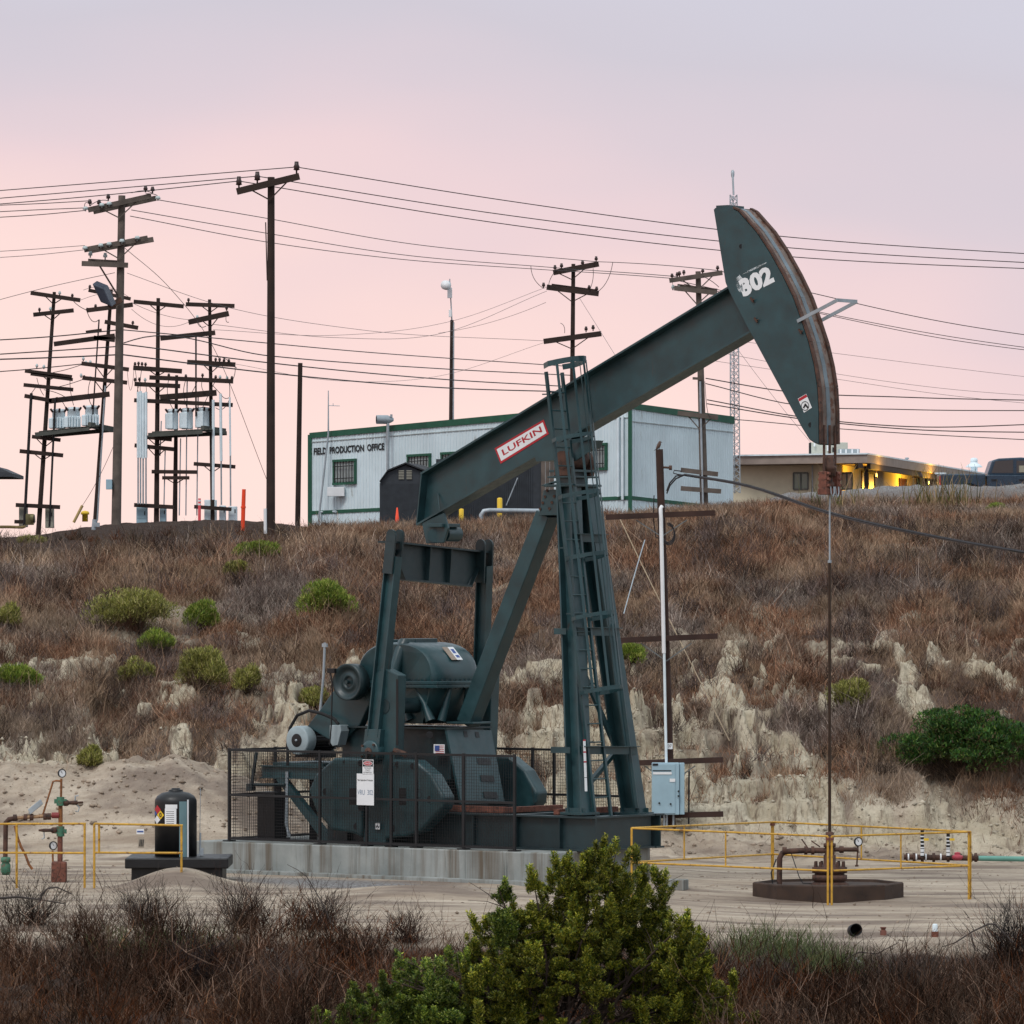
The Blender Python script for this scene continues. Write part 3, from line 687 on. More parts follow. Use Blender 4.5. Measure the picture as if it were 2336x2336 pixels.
# sign on the web
def onbeam(px, py, lift=0): return PW(px, py, TW + .176 - lift)
c0, c1, c2, c3 = onbeam(1127, 1023), onbeam(1129 + .0, 1024), None, None
q4 = [onbeam(1142, 1058, .006), onbeam(1252, 990, .006), onbeam(1240, 957, .006), onbeam(1128, 1023, .006)]
m = MB(); m.prism(q4, WT * .004); sg = m.build('maker_sign', REDS, pj, label='white plate with a red border and red lettering')
ctr = sum(q4, Vector()) / 4
q5 = [ctr + (p - ctr) * .93 - WT * .003 for p in q4]; uu = (q4[1] - q4[0]).normalized(); vv = (q4[3] - q4[0]).normalized()
q5 = [q4[0] + uu * .035 + vv * .035 - WT * .003, q4[1] - uu * .035 + vv * .035 - WT * .003, q4[2] - uu * .035 - vv * .035 - WT * .003, q4[3] + uu * .035 - vv * .035 - WT * .003]
m = MB(); m.prism(q5, WT * .002); m.build('sign_face', WHITE, sg)
O = q5[0] + (q5[1] - q5[0]) * .08 + (q5[3] - q5[0]) * .26 - WT * .002
text_fit('lettering', 'LUFKIN', O, (q5[1] - q5[0]) * .86, (q5[3] - q5[0]) * .48, REDS, sg, bold=.018)
# bearing bracket under the beam
m = MB()
for t in (-.22, .19):
    m.prism([PW(x, y, t) for x, y in ((1219, 1042), (1262, 1015), (1300, 1002), (1352, 1000), (1345, 1030), (1310, 1052), (1262, 1050), (1224, 1053))], WT * .03)
m.prism([PW(x, y, -.19) for x, y in ((1222, 1045), (1262, 1020), (1345, 1004), (1338, 1022), (1262, 1046), (1226, 1052))], WT * .38)
m.build('bearing_bracket', TEAL, pj)
# horsehead
HT = .265
hh = [(1628.6, 477), (1671, 476.6), (1683.5, 483), (1724, 529), (1755, 576), (1783, 626), (1808, 678), (1826, 728), (1843.5, 781), (1856, 834), (1863.7, 883), (1866.8, 939), (1867.4, 1012), (1858, 1008), (1846.6, 1001), (1829.5, 973.5), (1767, 858.6), (1705, 743.7), (1668, 672), (1655.6, 644)]
pts = [Lp(x, y, -HT) for x, y in hh]
m = MB()
m.prism([W(s, -HT, z) for s, z in pts], WT * .022); m.prism([W(s, HT - .022, z) for s, z in pts], WT * .022)
back = pts[12:] + pts[:2]
for (sa, za), (sb, zb_) in zip(back[:-1], back[1:]):
    m.prism([W(sa, -HT + .023, za), W(sb, -HT + .023, zb_), W(sb, HT - .023, zb_), W(sa, HT - .023, za)], ((W(sb, 0, zb_) - W(sa, 0, za)).cross(WT)).normalized() * .02)
head = m.build('horsehead', TEAL, pj)
arc = pts[1:13]
def strip(mm, ta, tb, off):
    for (sa, za), (sb, zb_) in zip(arc[:-1], arc[1:]):
        na = (W(sb, 0, zb_) - W(sa, 0, za)); e = WT.cross(na).normalized(); e = e if e.dot(BS) > 0 else -e
        p = [W(sa, ta, za), W(sb, ta, zb_), W(sb, tb, zb_), W(sa, tb, za)]
        mm.prism([q_ + e * off for q_ in p], -e * .03)
for nm, mt, bands in (('track_rim', RUSTM, ((-HT - .004, -HT + .07, .045), (HT - .07, HT + .004, .045))),
                      ('worn_track', RUSTW, ((-HT + .071, -.05, .012), (.05, HT - .071, .012))),
                      ('centre_track', GREYB, ((-.049, .049, .02),))):
    m = MB()
    for ta, tb, off in bands: strip(m, ta, tb, off)
    m.build(nm, mt, head)
m = MB(); p = Lp(1649, 474, -.2); m.frame(W(p[0], 0, p[1] + .01), BS * .12, WT * .22, UPV * .03); m.build('top_plate', TEAL, head)
m = MB()
for x, y, r in ((1691, 562, .036), (1849, 969, .038)):
    m.cyl(PW(x, y, -HT - .004), PW(x, y, -HT + .003), r, None, 16)
m.pieces('lifting_hole', BLACK, head)
m = MB()
for x, y in ((1715, 685), (1724, 731), (1825, 757)):
    m.bar(PW(x - 3, y - 6, -HT - .02), PW(x + 4, y + 4, -HT - .02), .028, .025); m.cyl(PW(x, y, -HT), PW(x + 5, y - 2, -HT - .05), .012, None, 6)
m.pieces('pin_latch', RUSTM, head)
m = MB(); g1 = PW(1819, 733, -HT - .02); s1_, z1_ = Lp(1819, 733, -HT); g2 = PW(1910, 684.6, -HT - .02); s2_, z2_ = Lp(1910, 684.6, -HT)
m.bar(g1, g2, .02, .055); m.bar(W(s1_, HT + .02, z1_), W(s2_, HT + .02, z2_), .02, .055); m.bar(W(s2_, -HT - .02, z2_), W(s2_, HT + .02, z2_), .02, .055)
m.build('wireline_guard', GREYM, head)
# number stencil on the head
def hp(x, y, l=.004): return PW(x, y, -HT - l)
O = hp(1696.5, 679); U = hp(1768, 643) - O; V = hp(1683, 640) - O
text_fit('stencil_number', '302', O, U, V, WHITE, head, bold=.055)
O = hp(1684, 655, .003); spray, t_, p_ = newmat('white_overspray'); p_.inputs['Base Color'].default_value = (.7, .74, .76, 1); p_.inputs['Roughness'].default_value = .7
p_.inputs['Alpha'].default_value = 1; L_(t_, tmul(t_, tramp(t_, tmul(t_, tmul(t_, tnoise(t_, 9, 3), .6), tmul(t_, tnoise(t_, 90, 2), .5), 'ADD'), .50, .66), .8), p_.inputs['Alpha'])
m = MB()
def blot(cx, cy, rx, ry, ang, mm, l):
    o = []
    for k in range(14):
        a = 2 * math.pi * k / 14; r = 1 + .18 * math.sin(3.1 * k); x = math.cos(a) * rx * r; y = math.sin(a) * ry * r
        o.append(hp(cx + x * math.cos(ang) - y * math.sin(ang), cy + x * math.sin(ang) + y * math.cos(ang), l))
    mm.prism(o, WT * .001)
blot(1689, 648, 10, 20, -.2, m, .0025); blot(1722, 612, 30, 2.2, -.45, m, .002); m.build('paint_overspray', spray, head)
m = MB(); blot(1697, 660, 2.0, 15, -.25, m, .0035)
for dx, dy in ((0, 0), (5.5, 13)): pass
m.build('stencil_smear', WHITE, head)
# warning sticker
def sticker(name, cs, t, mat, parent, th=.003, lift=.004, label=None):
    m = MB(); m.prism([PW(x, y, t - lift) for x, y in cs], WT * th); return m.build(name, mat, parent, label=label) if label else m.build(name, mat, parent)
wsx = [(1834, 941.5), (1852, 930), (1839, 898.5), (1820, 909.5)]
st = sticker('warning_sticker', wsx, -HT, WHITE, head)
sticker('sticker_header', [(1823, 916), (1842, 905), (1838.5, 899.5), (1821, 910)], -HT, REDS, st, .001, .0055)
m = MB(); cc = [hp(1836.5 + 8.6 * math.cos(a), 926 + 10 * math.sin(a), .006) for a in np.linspace(0, 2 * math.pi, 19)]; m.tube(cc, .006, 4, False)
m.bar(hp(1833, 931, .006), hp(1838, 921, .006), .002, .03); m.bar(hp(1838, 924, .006), hp(1844, 931, .006), .002, .03); m.build('sticker_pictogram', INK, st)
# bridle cables, carrier bar, polished rod clamp (the rod itself belongs to the well)
se_, ze_ = pts[12]; srod = se_ + .03
m = MB()
zc = 4.7 - (1085 - HZ) * 90.9 / FPX
for t in (-.155, 0, .155):
    m.tube([W(srod, t, ze_ + .3), W(srod, t, zc + (.0 if t else .35))], .022, 8)
m.pieces('bridle_cable', RUSTM, pj)
zcb = CH - (1122 - HZ) * 90.9 / FPX
m = MB(); m.frame(W(srod, 0, zcb), BS * .09, WT * .21, UPV * .05)
m.frame(W(srod, -.16, zcb + .17), BS * .07, WT * .045, UPV * .15); m.frame(W(srod, .16, zcb + .17), BS * .07, WT * .045, UPV * .15)
for t in (-.155, .155):
    for dz in (.1, .2, .29): m.cyl(W(srod - .1, t, zcb + dz), W(srod + .11, t, zcb + dz), .026, None, 8)
m.build('carrier_bar', RUSTR, pj, bevel=.012)
m = MB(); m.lathe(W(srod, 0, zcb + .051), UPV, [(0, 0), (.075, 0), (.075, .10), (.05, .10), (.05, .2), (.10, .2), (.10, .30), (.11, .31), (.10, .36), (.075, .37), (.085, .46), (.06, .50), (.05, .53), (0, .53)], 16)
m.build('load_cell', RUSTM, pj)
m = MB()
for t in (-.07, .06):
    m.tube([W(srod + .10, t - .05, zcb + .08), W(srod + .11, t - .045, zcb - .03), W(srod + .11, t, zcb - .09), W(srod + .11, t + .04, zcb - .02), W(srod + .10, t + .045, zcb + .08)], .012, 6)
m.pieces('hanger_link', GREYM, pj)
# tail bearing and equalizer
m = MB(); s_q, z_q = Lp(1012, 1215, 0)
te = PW(1010, 1185, 0)
m.prism([PW(x, y, -.17) for x, y in ((962, 1192), (1012, 1170), (1022, 1205), (1012, 1238), (972, 1240))], WT * .05)
m.prism([PW(x, y, .13) for x, y in ((962, 1192), (1012, 1170), (1022, 1205), (1012, 1238), (972, 1240))], WT * .05)
m.cyl(PW(990, 1222, -.2), PW(990, 1222, .2), .115, None, 18)
m.cyl(W(s_q + .02, -.02, z_q - .02), W(s_q + .02, .34, z_q - .02), .13, None, 18)
m.frame(W(s_q, .0, z_q + .12), BS * .16, WT * .25, UPV * .03)
m.build('tail_bearing', TEAL, pj, bevel=.008)
m = MB()
sE = Lp(993, 1245, 0)[0]
def EQ(t, dz): return W(sE, t, CH - (1246 + (t / 1.2) * 11 - HZ) * (S0.y + BS.y * sE + WT.y * t) / FPX + dz)
for dz, hw_, t0, t1_ in ((0, .15, -1.34, 1.30), (-.60, .09, -.90, .90)):
    m.prism([EQ(t0, dz) - BS * hw_, EQ(t1_, dz) - BS * hw_, EQ(t1_, dz) + BS * hw_, EQ(t0, dz) + BS * hw_], UPV * -.03)
m.prism([EQ(-1.22, -.031) - BS * .012, EQ(1.2, -.031) - BS * .012, EQ(1.16, -.2) - BS * .012, EQ(.86, -.599) - BS * .012, EQ(-.86, -.599) - BS * .012, EQ(-1.16, -.2) - BS * .012], BS * .024)
for t in (-.28, .28): m.prism([EQ(t, -.032) - BS * .13, EQ(t, -.599) - BS * .085, EQ(t, -.599) + BS * .085, EQ(t, -.032) + BS * .13], WT * .02)
for sg_ in (-1, 1):
    m.prism([EQ(sg_ * 1.2, -.12) - BS * .1, EQ(sg_ * .89, -.6) - BS * .085, EQ(sg_ * .89, -.6) + BS * .085, EQ(sg_ * 1.2, -.12) + BS * .1], WT * .02 * sg_)
m.build('equalizer', TEAL_SHADE, pj)
# pitman arms, cranks, counterweights
cw = [(775, 1728), (808, 1728), (840, 1730), (888, 1730), (897, 1730), (958, 1733.5), (996, 1766), (1025, 1817), (1022, 1842), (971, 1896.5), (938, 1909), (905, 1911), (900, 1926), (830, 1924), (824, 1903), (811, 1900), (768, 1893), (732, 1849), (715.6, 1802), (732, 1766)]
TC = -1.26
cws = [Lp(x, y, TC) for x, y in cw]
pitb = Lp(852, 1715, -1.42); pitt = Lp(903, 1232, -1.20)
crk = [Lp(x, y, TC) for x, y in ((862, 1540), (884, 1523), (918, 1540), (912, 1712), (888, 1929), (837, 1927), (858, 1712))]
for sg_ in (-1, 1):
    tc_ = TC * -sg_ if sg_ > 0 else TC
    m = MB(); ext = WT * .22
    m.prism([W(s, tc_ - .11, z) for s, z in crk], ext)
    cr = m.build('crank', TEAL, pj, bevel=.015)
    if sg_ < 0:
        m = MB(); m.frame(PW(906, 1625, tc_ - .112), BS * .022, WT * .003, UPV * .55); m.build('crank_slot', BLACK, cr)
    for half in (0, 1):
        loop = ([cws[i] for i in (4, 5, 6, 7, 8, 9, 10, 11)] + [Lp(888, 1915, TC)]) if half else ([cws[i] for i in (2, 1, 0, 19, 18, 17, 16, 15, 14)] + [Lp(837, 1912, TC)])
        m = MB(); m.prism([W(s, tc_ - .15, z) for s, z in loop], WT * .32)
        c_ = m.build('counterweight', TEAL, pj, bevel=.05, seg=3)
        if sg_ < 0:
            m = MB()
            for x, y in (((823, 1741), (786, 1738), (743, 1806), (823, 1842), (813, 1885)) if not half else ((908, 1744), (943, 1748), (981, 1823), (895, 1843), (900, 1890))):
                m.cyl(PW(x, y, tc_ - .153), PW(x, y, tc_ - .147), .055 if y != 1738 else .03, None, 14)
            xw = 918 if half else 805
            m.frame(PW(xw, 1817, tc_ - .15), BS * .075, WT * .003, UPV * .14)
            m.pieces('bolt_hole', BLACK, c_)
            txt = 'CW' if not half else '1C'
            O = PW(761 if not half else 962, 1822, tc_ - .153)
            text_fit('cast_lettering', 'RAW' if not half else 'OI', O, UPV * .16, BS * -.11, TEAL_SHADE, c_)
    # pitman
    tp = sg_ * 1.42; ttp = sg_ * 1.20
    a = W(pitb[0], tp, pitb[1]); b = EQ(ttp, .10); b = Vector((W(pitt[0], ttp, 0).x, W(pitt[0], ttp, 0).y, b.z))
    d = (b - a).normalized(); m = MB()
    m.ibeam(a + d * .25, b - d * .35, BS, .235, .17, .022, .022)
    m.build('pitman_arm', TEAL, pj)
    m = MB()
    for q_ in (-.115, .095):
        m.frame(b - d * .32 + WT * q_, d.cross(WT).normalized() * .10, d * .32, WT * .018)
        m.cyl(b + WT * (q_ - .018), b + WT * (q_ + .018), .10, None, 14)
    m.frame(b - d * .5, BS * .1, d * .06, WT * .09)
    m.build('pitman_head', TEAL_SHADE, pj)
    m = MB(); m.lathe(a - WT * sg_ * -.13, WT * -sg_, [(0, 0), (.12, 0), (.19, .03), (.2, .12), (.2, .24), (.15, .25), (0, .25)], 20)
    m.frame(a + d * .16, BS * .17, d * .22, WT * .08)
    m.build('wrist_pin_bearing', TEAL, pj, bevel=.008)
    if sg_ < 0:
        m = MB(); m.lathe(a + WT * -.13, -WT, [(0, .03), (.06, .03), (.075, .01), (.075, -.02)], 14)
        for x, y in ((-.12, .1), (.12, .12), (-.13, -.08), (.13, -.06)): m.cyl(a + BS * x + UPV * y - WT * .13, a + BS * x + UPV * y - WT * .16, .022, None, 6)
        m.cyl(PW(900, 1712, -1.36), PW(926, 1722, -1.36), .05, None, 10)
        m.build('wrist_pin', RUSTM, pj)
# gear reducer housing
tg_ = .62
def G(px, py, t=-tg_): s, z = Lp(px, py, t); return s, z
sgl = Lp(808, 1560, -tg_)[0]; sgr = Lp(1064, 1560, tg_ * .35)[0]; zf = CH - (1558 - HZ) * 95 / FPX; zt_ = CH - (1465 - HZ) * 95 / FPX; zb0 = CH - (1645 - HZ) * 95 / FPX
cx_, rx_ = (sgl + sgr) / 2, (sgr - sgl) / 2
def housing(t0, t1_, grow, zlow, n=20, e=2.6):
    m = MB(); rows = []
    ts = [t0, t0 + .04, t0 + .13, t0 + .28, (t0 + t1_) / 2, t1_ - .28, t1_ - .13, t1_ - .04, t1_]; sc_ = [.80, .90, .97, 1, 1, 1, .97, .90, .80]
    vs, fs = [], []
    for t, k in zip(ts, sc_):
        for i in range(n + 1):
            a = math.pi * i / n; ca, sa = math.cos(a), math.sin(a)
            s = cx_ + math.copysign(abs(ca) ** (2 / e), ca) * (rx_ + grow) * (.55 + .45 * k); z = zf + abs(sa) ** (2 / e) * (zt_ - zf + grow) * (.7 + .3 * k)
            vs.append(W(s, t, z))
        vs.append(W(cx_ - rx_ * .62 * (.55 + .45 * k), t * (.78 if zlow < zf else 1), zlow)); vs.append(W(cx_ + rx_ * .62 * (.55 + .45 * k), t * (.78 if zlow < zf else 1), zlow))
    N = n + 3
    for j in range(len(ts) - 1):
        for i in range(N):
            i2 = (i + 1) % N; fs.append((j * N + i, j * N + i2, (j + 1) * N + i2, (j + 1) * N + i))
    m.add(vs, fs, True); m.add([vs[i] for i in range(N)], [tuple(range(N))]); m.add([vs[-N + i] for i in range(N)], [tuple(range(N - 1, -1, -1))])
    return m
m = housing(-tg_, tg_, 0, zb0 - .05); m.build('gear_reducer', TEAL, pj)
gr = bpy.data.objects['gear_reducer']
m = MB(); 
m.frame(W(cx_, 0, zf), BS * (rx_ + .08), WT * (tg_ + .05), UPV * .028); m.frame(W(cx_, 0, zf - .06), BS * (rx_ + .075), WT * (tg_ + .045), UPV * .028)
m.build('housing_flange', TEAL, gr, bevel=.01)
for q_ in np.linspace(-.92, .92, 12):
    m = MB(); m.cyl(W(cx_ + q_ * (rx_ + .03), -tg_ - .022, zf - .1), W(cx_ + q_ * (rx_ + .03), -tg_ - .022, zf + .06), .02, None, 6); m.build('flange_bolt', TEAL_SHADE, gr)
for q_ in np.linspace(-.8, .8, 9):
    m = MB(); m.cyl(W(cx_ + rx_ + .05, q_ * tg_, zf - .1), W(cx_ + rx_ + .05, q_ * tg_, zf + .06), .02, None, 6); m.build('flange_bolt', TEAL_SHADE, gr)
m = MB(); m.frame(W(cx_ - rx_ * .42, -.28, zt_ + .005), BS * .13, WT * .16, UPV * .03); m.frame(W(cx_ + rx_ * .02, .02, zt_ + .02), BS * .16, WT * .30, UPV * .035); m.build('inspection_cover', TEAL, gr, bevel=.01)
m = MB()
for s_, t_ in ((cx_ + rx_ * .10, -tg_),):
    m.tube([W(s_, t_ * .72, zt_ - .03), W(s_ + .0, t_ * .93, zt_ - .15), W(s_ - .05, t_ * 1.03, zf + .25), W(s_ - .14, t_ * 1.08, zf + .04)], .06, 8, True, [.13, .10, .10, .16])
for s_ in (cx_ - .05, cx_ + rx_ * .45):
    m.tube([W(s_, -tg_ * .9, zf - .07), W(s_ + .18, -tg_ * .86, zf - .35), W(s_ + .30, -tg_ * .84, zb0)], .05, 6, True, [.03, .05, .09])
for q_ in (-.3, .35): m.tube([W(cx_ + rx_ * 1.0, q_ * .7, zf - .08), W(cx_ + rx_ * .86, q_, zb0)], .05, 6, True, [.04, .08])
m.build('cast_rib', TEAL, gr)
st = MB(); sq = Lp(1012, 1508, .0)
def onend(px, py): return PW(px, py, -.25)
pS = [(998, 1488), (1014, 1486), (1029, 1512), (1013, 1514)]
# stickers wrap on the housing shoulder: plate normal follows it
an = math.radians(39); c = W(cx_ + math.cos(an) ** (2 / 2.6) * rx_, .02, zf + math.sin(an) ** (2 / 2.6) * (zt_ - zf)); m = MB()
nn = (BS * math.cos(an) ** 1.23 / rx_ + UPV * math.sin(an) ** 1.23 / (zt_ - zf)).normalized(); ux = WT; uy = nn.cross(ux).normalized(); uy = uy if uy.z > 0 else -uy
c = c + nn * .014
m.frame(c - ux * .075, ux * .07, uy * .15, nn * .003); stk = m.build('faded_label', paint('faded_brown_label', (.30, .24, .19), .6, var=.1), gr)
m = MB(); m.frame(c + ux * .075, ux * .075, uy * .15, nn * .003); stk = m.build('safety_label', WHITE, gr)
m = MB(); m.frame(c + ux * .07 + nn * .004 + uy * .05, ux * .04, uy * .05, nn * .001); m.frame(c + ux * .08 + nn * .004 - uy * .07, ux * .045, uy * .03, nn * .001); m.build('label_print', INKB, stk)
# crank shaft hub
m = MB(); zh = CH - (1610 - HZ) * 95 / FPX; sh = Lp(885, 1600, TC)[0]
m.cyl(W(sh, -1.38, zh), W(sh, 1.38, zh), .13, None, 16); m.build('crank_shaft', TEAL_SHADE, pj)
# sheave
m = MB(); c = PW(797, 1556, -.86); R = 42 / (FPX / 95.5)
m.lathe(c, -WT, [(0, -.02), (.09, -.02), (.09, .03), (.13, .03), (.15, .01), (R * .72, .01), (R * .78, .05), (R * .93, .07), (R, .07), (R, -.16), (R * .9, -.16), (0, -.12)], 36)
m.cyl(c, c + WT * .5, .09, None, 12); m.cyl(c - WT * .03, c - WT * .09, .035, None, 8)
sv = m.build('belt_sheave', TEAL_SHADE, pj)
# belt guard
m = MB()
gpoly = [(700, 1657), (728, 1621), (755, 1583), (790, 1540), (822, 1540), (845, 1600), (820, 1655), (770, 1700)]
m.prism([PW(x, y, -.55) for x, y in gpoly], WT * .18); m.build('belt_guard', TEAL, pj, bevel=.02)
# motor on its platform
m = MB(); zm = CH - (1689 - HZ) * 96 / FPX; c = PW(677, 1689, -.78); kx = 33 / (FPX / 97)
m.lathe(c, -WT, [(0, .002), (kx * .90, .002), (kx * .985, -.012), (kx, -.03), (kx, -.22), (kx * .95, -.24), (0, -.24)], 30); MG = paint('motor_grey_enamel', (.27, .33, .35), .5, var=.2); mh = m.build('motor_end_bell', MG, pj)
m = MB(); m.lathe(c, -WT, [(kx * .46, .006), (kx * .2, .014), (0, .014)], 24); m.build('motor_fan_cap', BLACK, mh)
m = MB(); m.lathe(c, -WT, [(0, .026), (kx * .09, .026), (kx * .09, .0)], 10); m.build('shaft_end', GREYM, mh)
m = MB(); m.cyl(c + WT * .24, c + WT * .85, kx * .82, None, 20)
for a in np.linspace(0, 2 * math.pi, 26, endpoint=False):
    r_ = (BS * math.cos(a) + UPV * math.sin(a)); m.bar(c + WT * .26 + r_ * kx * .88, c + WT * .83 + r_ * kx * .88, .012, kx * .18, r_)
m.frame(c + WT * .5 - UPV * kx, BS * .25, WT * .25, UPV * .05)
m.build('motor_body', BLACK, pj)
m = MB(); tb_ = [(752, 1654), (776, 1654), (778, 1668), (770, 1700), (758, 1702), (751, 1690)]
m.prism([PW(x, y, -.80) for x, y in tb_], WT * .22); m.build('terminal_box', MG, pj, bevel=.01)
m = MB(); m.tube([PW(x, y, -.7) for x, y in ((657, 1745), (656, 1700), (662, 1660), (678, 1632), (705, 1621), (735, 1628), (762, 1640), (772, 1652))], .028, 7); m.build('motor_conduit', RUBBER, pj)
m = MB(); m.tube([PW(x, y, .35) for x, y in ((741, 1466), (738, 1540), (730, 1625))], .022, 6)
m.frame(PW(741, 1472, .35), BS * .05, WT * .02, UPV * .03); m.build('steel_mast', GREYM, pj)
m = MB(); m.tube([PW(x, y, -.95) for x, y in ((753, 1528), (758, 1560), (756, 1650), (752, 1700))], .012, 6); m.frame(PW(757, 1530, -.95), BS * .08, WT * .03, UPV * .04); m.build('grease_line', BLACK, pj)
# pedestal and motor platform
zpt = CH - (1660 - HZ) * 94.8 / FPX
m = MB(); sp0 = Lp(770, 1660, -.6)[0]; sp1 = Lp(1018, 1660, -.6)[0]
m.ibeam(W(sp0, -.46, (zs + zpt) / 2 + .25), W(sp1, -.46, (zs + zpt) / 2 + .25), UPV, zpt - zs - .5, .28, .03, .03)
m.prism([W(sp0, -.40, zs + .5), W(sp1, -.40, zs + .5), W(sp1, -.40, zpt - .04), W(sp0, -.40, zpt - .04)], WT * .8)
m.prism([W(sp0, -.62, zpt - .03), W(sp1 + .02, -.62, zpt - .03), W(sp1 + .02, .6, zpt - .03), W(sp0, .6, zpt - .03)], UPV * .03)
m.prism([W(sp0 + .1, -.55, zs + .03), W(sp1 - .02, -.55, zs + .03), W(sp1 - .02, -.55, zs + .5), W(sp0 + .1, -.55, zs + .5)], WT * 1.1)
m.build('gear_pedestal', TEAL_SHADE, pj)
m = MB()
fa, fb, fc, fd = PW(1018, 1661, -.6), PW(1121, 1666, .62), PW(1152, 1833, .62), PW(1052.5, 1833, -.6)
nf = (fb - fa).cross(fd - fa).normalized(); nf = nf if nf.dot(BS) > 0 else -nf
m.prism([fa, fb, fc, fd], -nf * .04); pn = m.build('step_panel', TEAL, pj)
m = MB()
def FP(u, v, l=.003): return fa + (fb - fa) * u + (fd - fa) * v + nf * l
for v in (.385, .61, .83):
    m.prism([FP(.54, v), FP(.84, v), FP(.84, v + .085), FP(.54, v + .085)], nf * .002)
for u in (.36, .62): m.prism([FP(u, .03), FP(u + .08, .03), FP(u + .08, .11), FP(u, .11)], nf * .002)
m.pieces('foot_slot', BLACK, pn)
m = MB(); m.cyl(PW(980, 1676, -.62), PW(980, 1676, -.60), .06, None, 14); m.build('lift_hole', BLACK, pj)
m = MB(); m.frame(PW(1002, 1711, -.62), BS * .115, WT * .006, UPV * .095); fl = m.build('flag_decal', WHITE, pj)
m = MB(); c = PW(1002, 1711, -.63)
m.frame(c - BS * .045 + UPV * .03, BS * .05, WT * .002, UPV * .045); m.build('flag_canton', INKB, fl)
m = MB()
for k in range(5): m.frame(c + BS * (.05 if k < 2 else .01) + UPV * (.07 - k * .03), BS * (.045 if k < 2 else .09), WT * .002, UPV * .004)
m.build('flag_stripe', REDS, fl)
m = MB(); m.frame(PW(861, 1885, TC - .16), BS * .05, WT * .002, UPV * .055); sk = m.build('white_tag', WHITE, pj)
m = MB(); c = PW(861, 1886, TC - .165); m.bar(c - BS * .03 - UPV * .02, c - BS * .005 + UPV * .025, .002, .015); m.bar(c + BS * .0 + UPV * .02, c + BS * .03 - UPV * .02, .002, .015); m.build('tag_print', INK, sk)
zpl = CH - (1748 - HZ) * 96.5 / FPX
sm0 = Lp(598, 1750, -.75)[0]
m = MB()
for t in (-.75, .55): m.ibeam(W(sm0, t, zpl - .11), W(sp0, t, zpl - .11), UPV, .22, .14, .02, .02)
m.ibeam(W(sm0 + .08, -.66, zpl - .11), W(sm0 + .08, .46, zpl - .11), UPV, .2, .12, .02, .02)
m.frame(W(sm0 + .75, -.1, zpl + .03), BS * .55, WT * .6, UPV * .025)
m.bar(PW(640, 1772, -.75), PW(757, 1925, -.75), .12, .14); m.bar(W(sm0 + .35, .55, zpl - .25), W(sp0 + .1, .55, zs + .1), .12, .14)
m.build('motor_platform', TEAL, pj)
m = MB(); m.bar(PW(636, 1770, -.6), PW(636, 1915, -.6), .10, .1); m.bar(PW(715, 1770, -.2), PW(715, 1925, -.2), .16, .14); m.build('platform_post', BLACK, pj)
m = MB(); m.bar(PW(585, 1716, -.95), PW(574, 1790, -.95), .035, .05); m.tube([PW(575, 1790, -.95), PW(600, 1790, -.9), PW(650, 1790, -.85)], .03, 6); m.frame(PW(572, 1796, -.95), BS * .06, WT * .05, UPV * .06); m.build('brake_lever', TEAL_SHADE, pj)
m = MB(); m.frame(PW(620, 1862, -.9), BS * .19, WT * .16, UPV * .38); m.frame(PW(620, 1810, -.9), BS * .24, WT * .2, UPV * .03); m.frame(PW(620, 1914, -.9), BS * .24, WT * .2, UPV * .03); m.build('switch_cabinet', BLACK, pj)
m = MB(); m.tube([PW(x, y, -.8) for x, y in ((655, 1760), (653, 1880), (660, 1910))], .03, 6); m.build('drain_pipe', GREYM, pj)
# ladder with safety cage on the front legs
ld = []
def lad(py, side, out=0.0):
    f = (py - 849) / (1884 - 849); px = 1264 + (1378 - 1264) * f
    tcn = -.62 + (.26) * f
    s, z = Lp(px, py, tcn); return W(s + out, tcn + side * .215, z)
m = MB()
for sd in (-1, 1):
    m.bar(lad(849, sd), lad(1884, sd), .05, .045, BS)
m.build('ladder_rail', TEAL, pj)
m = MB()
for py in np.arange(895, 1880, 42.0): m.cyl(lad(py, -1), lad(py, 1), .013, None, 6)
m.pieces('ladder_rung', TEAL, pj)
hoops = (832, 1003, 1133, 1273, 1409, 1578)
def hoop(py, k, R=.36):
    a = math.pi * (k / 12.0); c = lad(py, 0)
    return c + WT * (-math.cos(a)) * (R if 0 < k < 12 else .25) + BS * (math.sin(a) * .62) + UPV * (math.sin(a) * .12 - .03)
m = MB()
for py in hoops:
    pp = [hoop(py, k) for k in range(13)]
    for a, b in zip(pp[:-1], pp[1:]): m.bar(a, b, .012, .065 if py != 832 else .09)
for k in (2, 4, 6, 8, 10):
    for ya, yb in zip(hoops[:-1], hoops[1:]): m.bar(hoop(ya, k), hoop(yb, k), .01, .045, (hoop(ya, k) - lad(ya, 0)).cross(UPV))
m.pieces('safety_cage', TEAL, pj)
m = MB()
for py in (900, 1100, 1250, 1400, 1560, 1700):
    for sd in (-1, 1): m.bar(lad(py, sd), lad(py, sd) - BS * .12, .04, .02)
m.pieces('cage_bracket', TEAL, pj)
m = MB()
la, lb = legs[0]; uL = (lb - la).normalized()
cst = PW(1315, 1745, -.76)
for k, (dz, hh_) in enumerate(((.30, .10), (.13, .07), (-.08, .12), (-.32, .11))):
    m.frame(cst + uL * dz + BS * .18, WT * .03, uL * hh_, BS * .003)
wl = m.build('warning_label', WHITE, pj)
m = MB()
for dz in (.41, .215, .055): m.frame(cst + uL * dz + BS * .182, WT * .032, uL * .012, BS * .003)
m.pieces('label_band', REDS, wl)
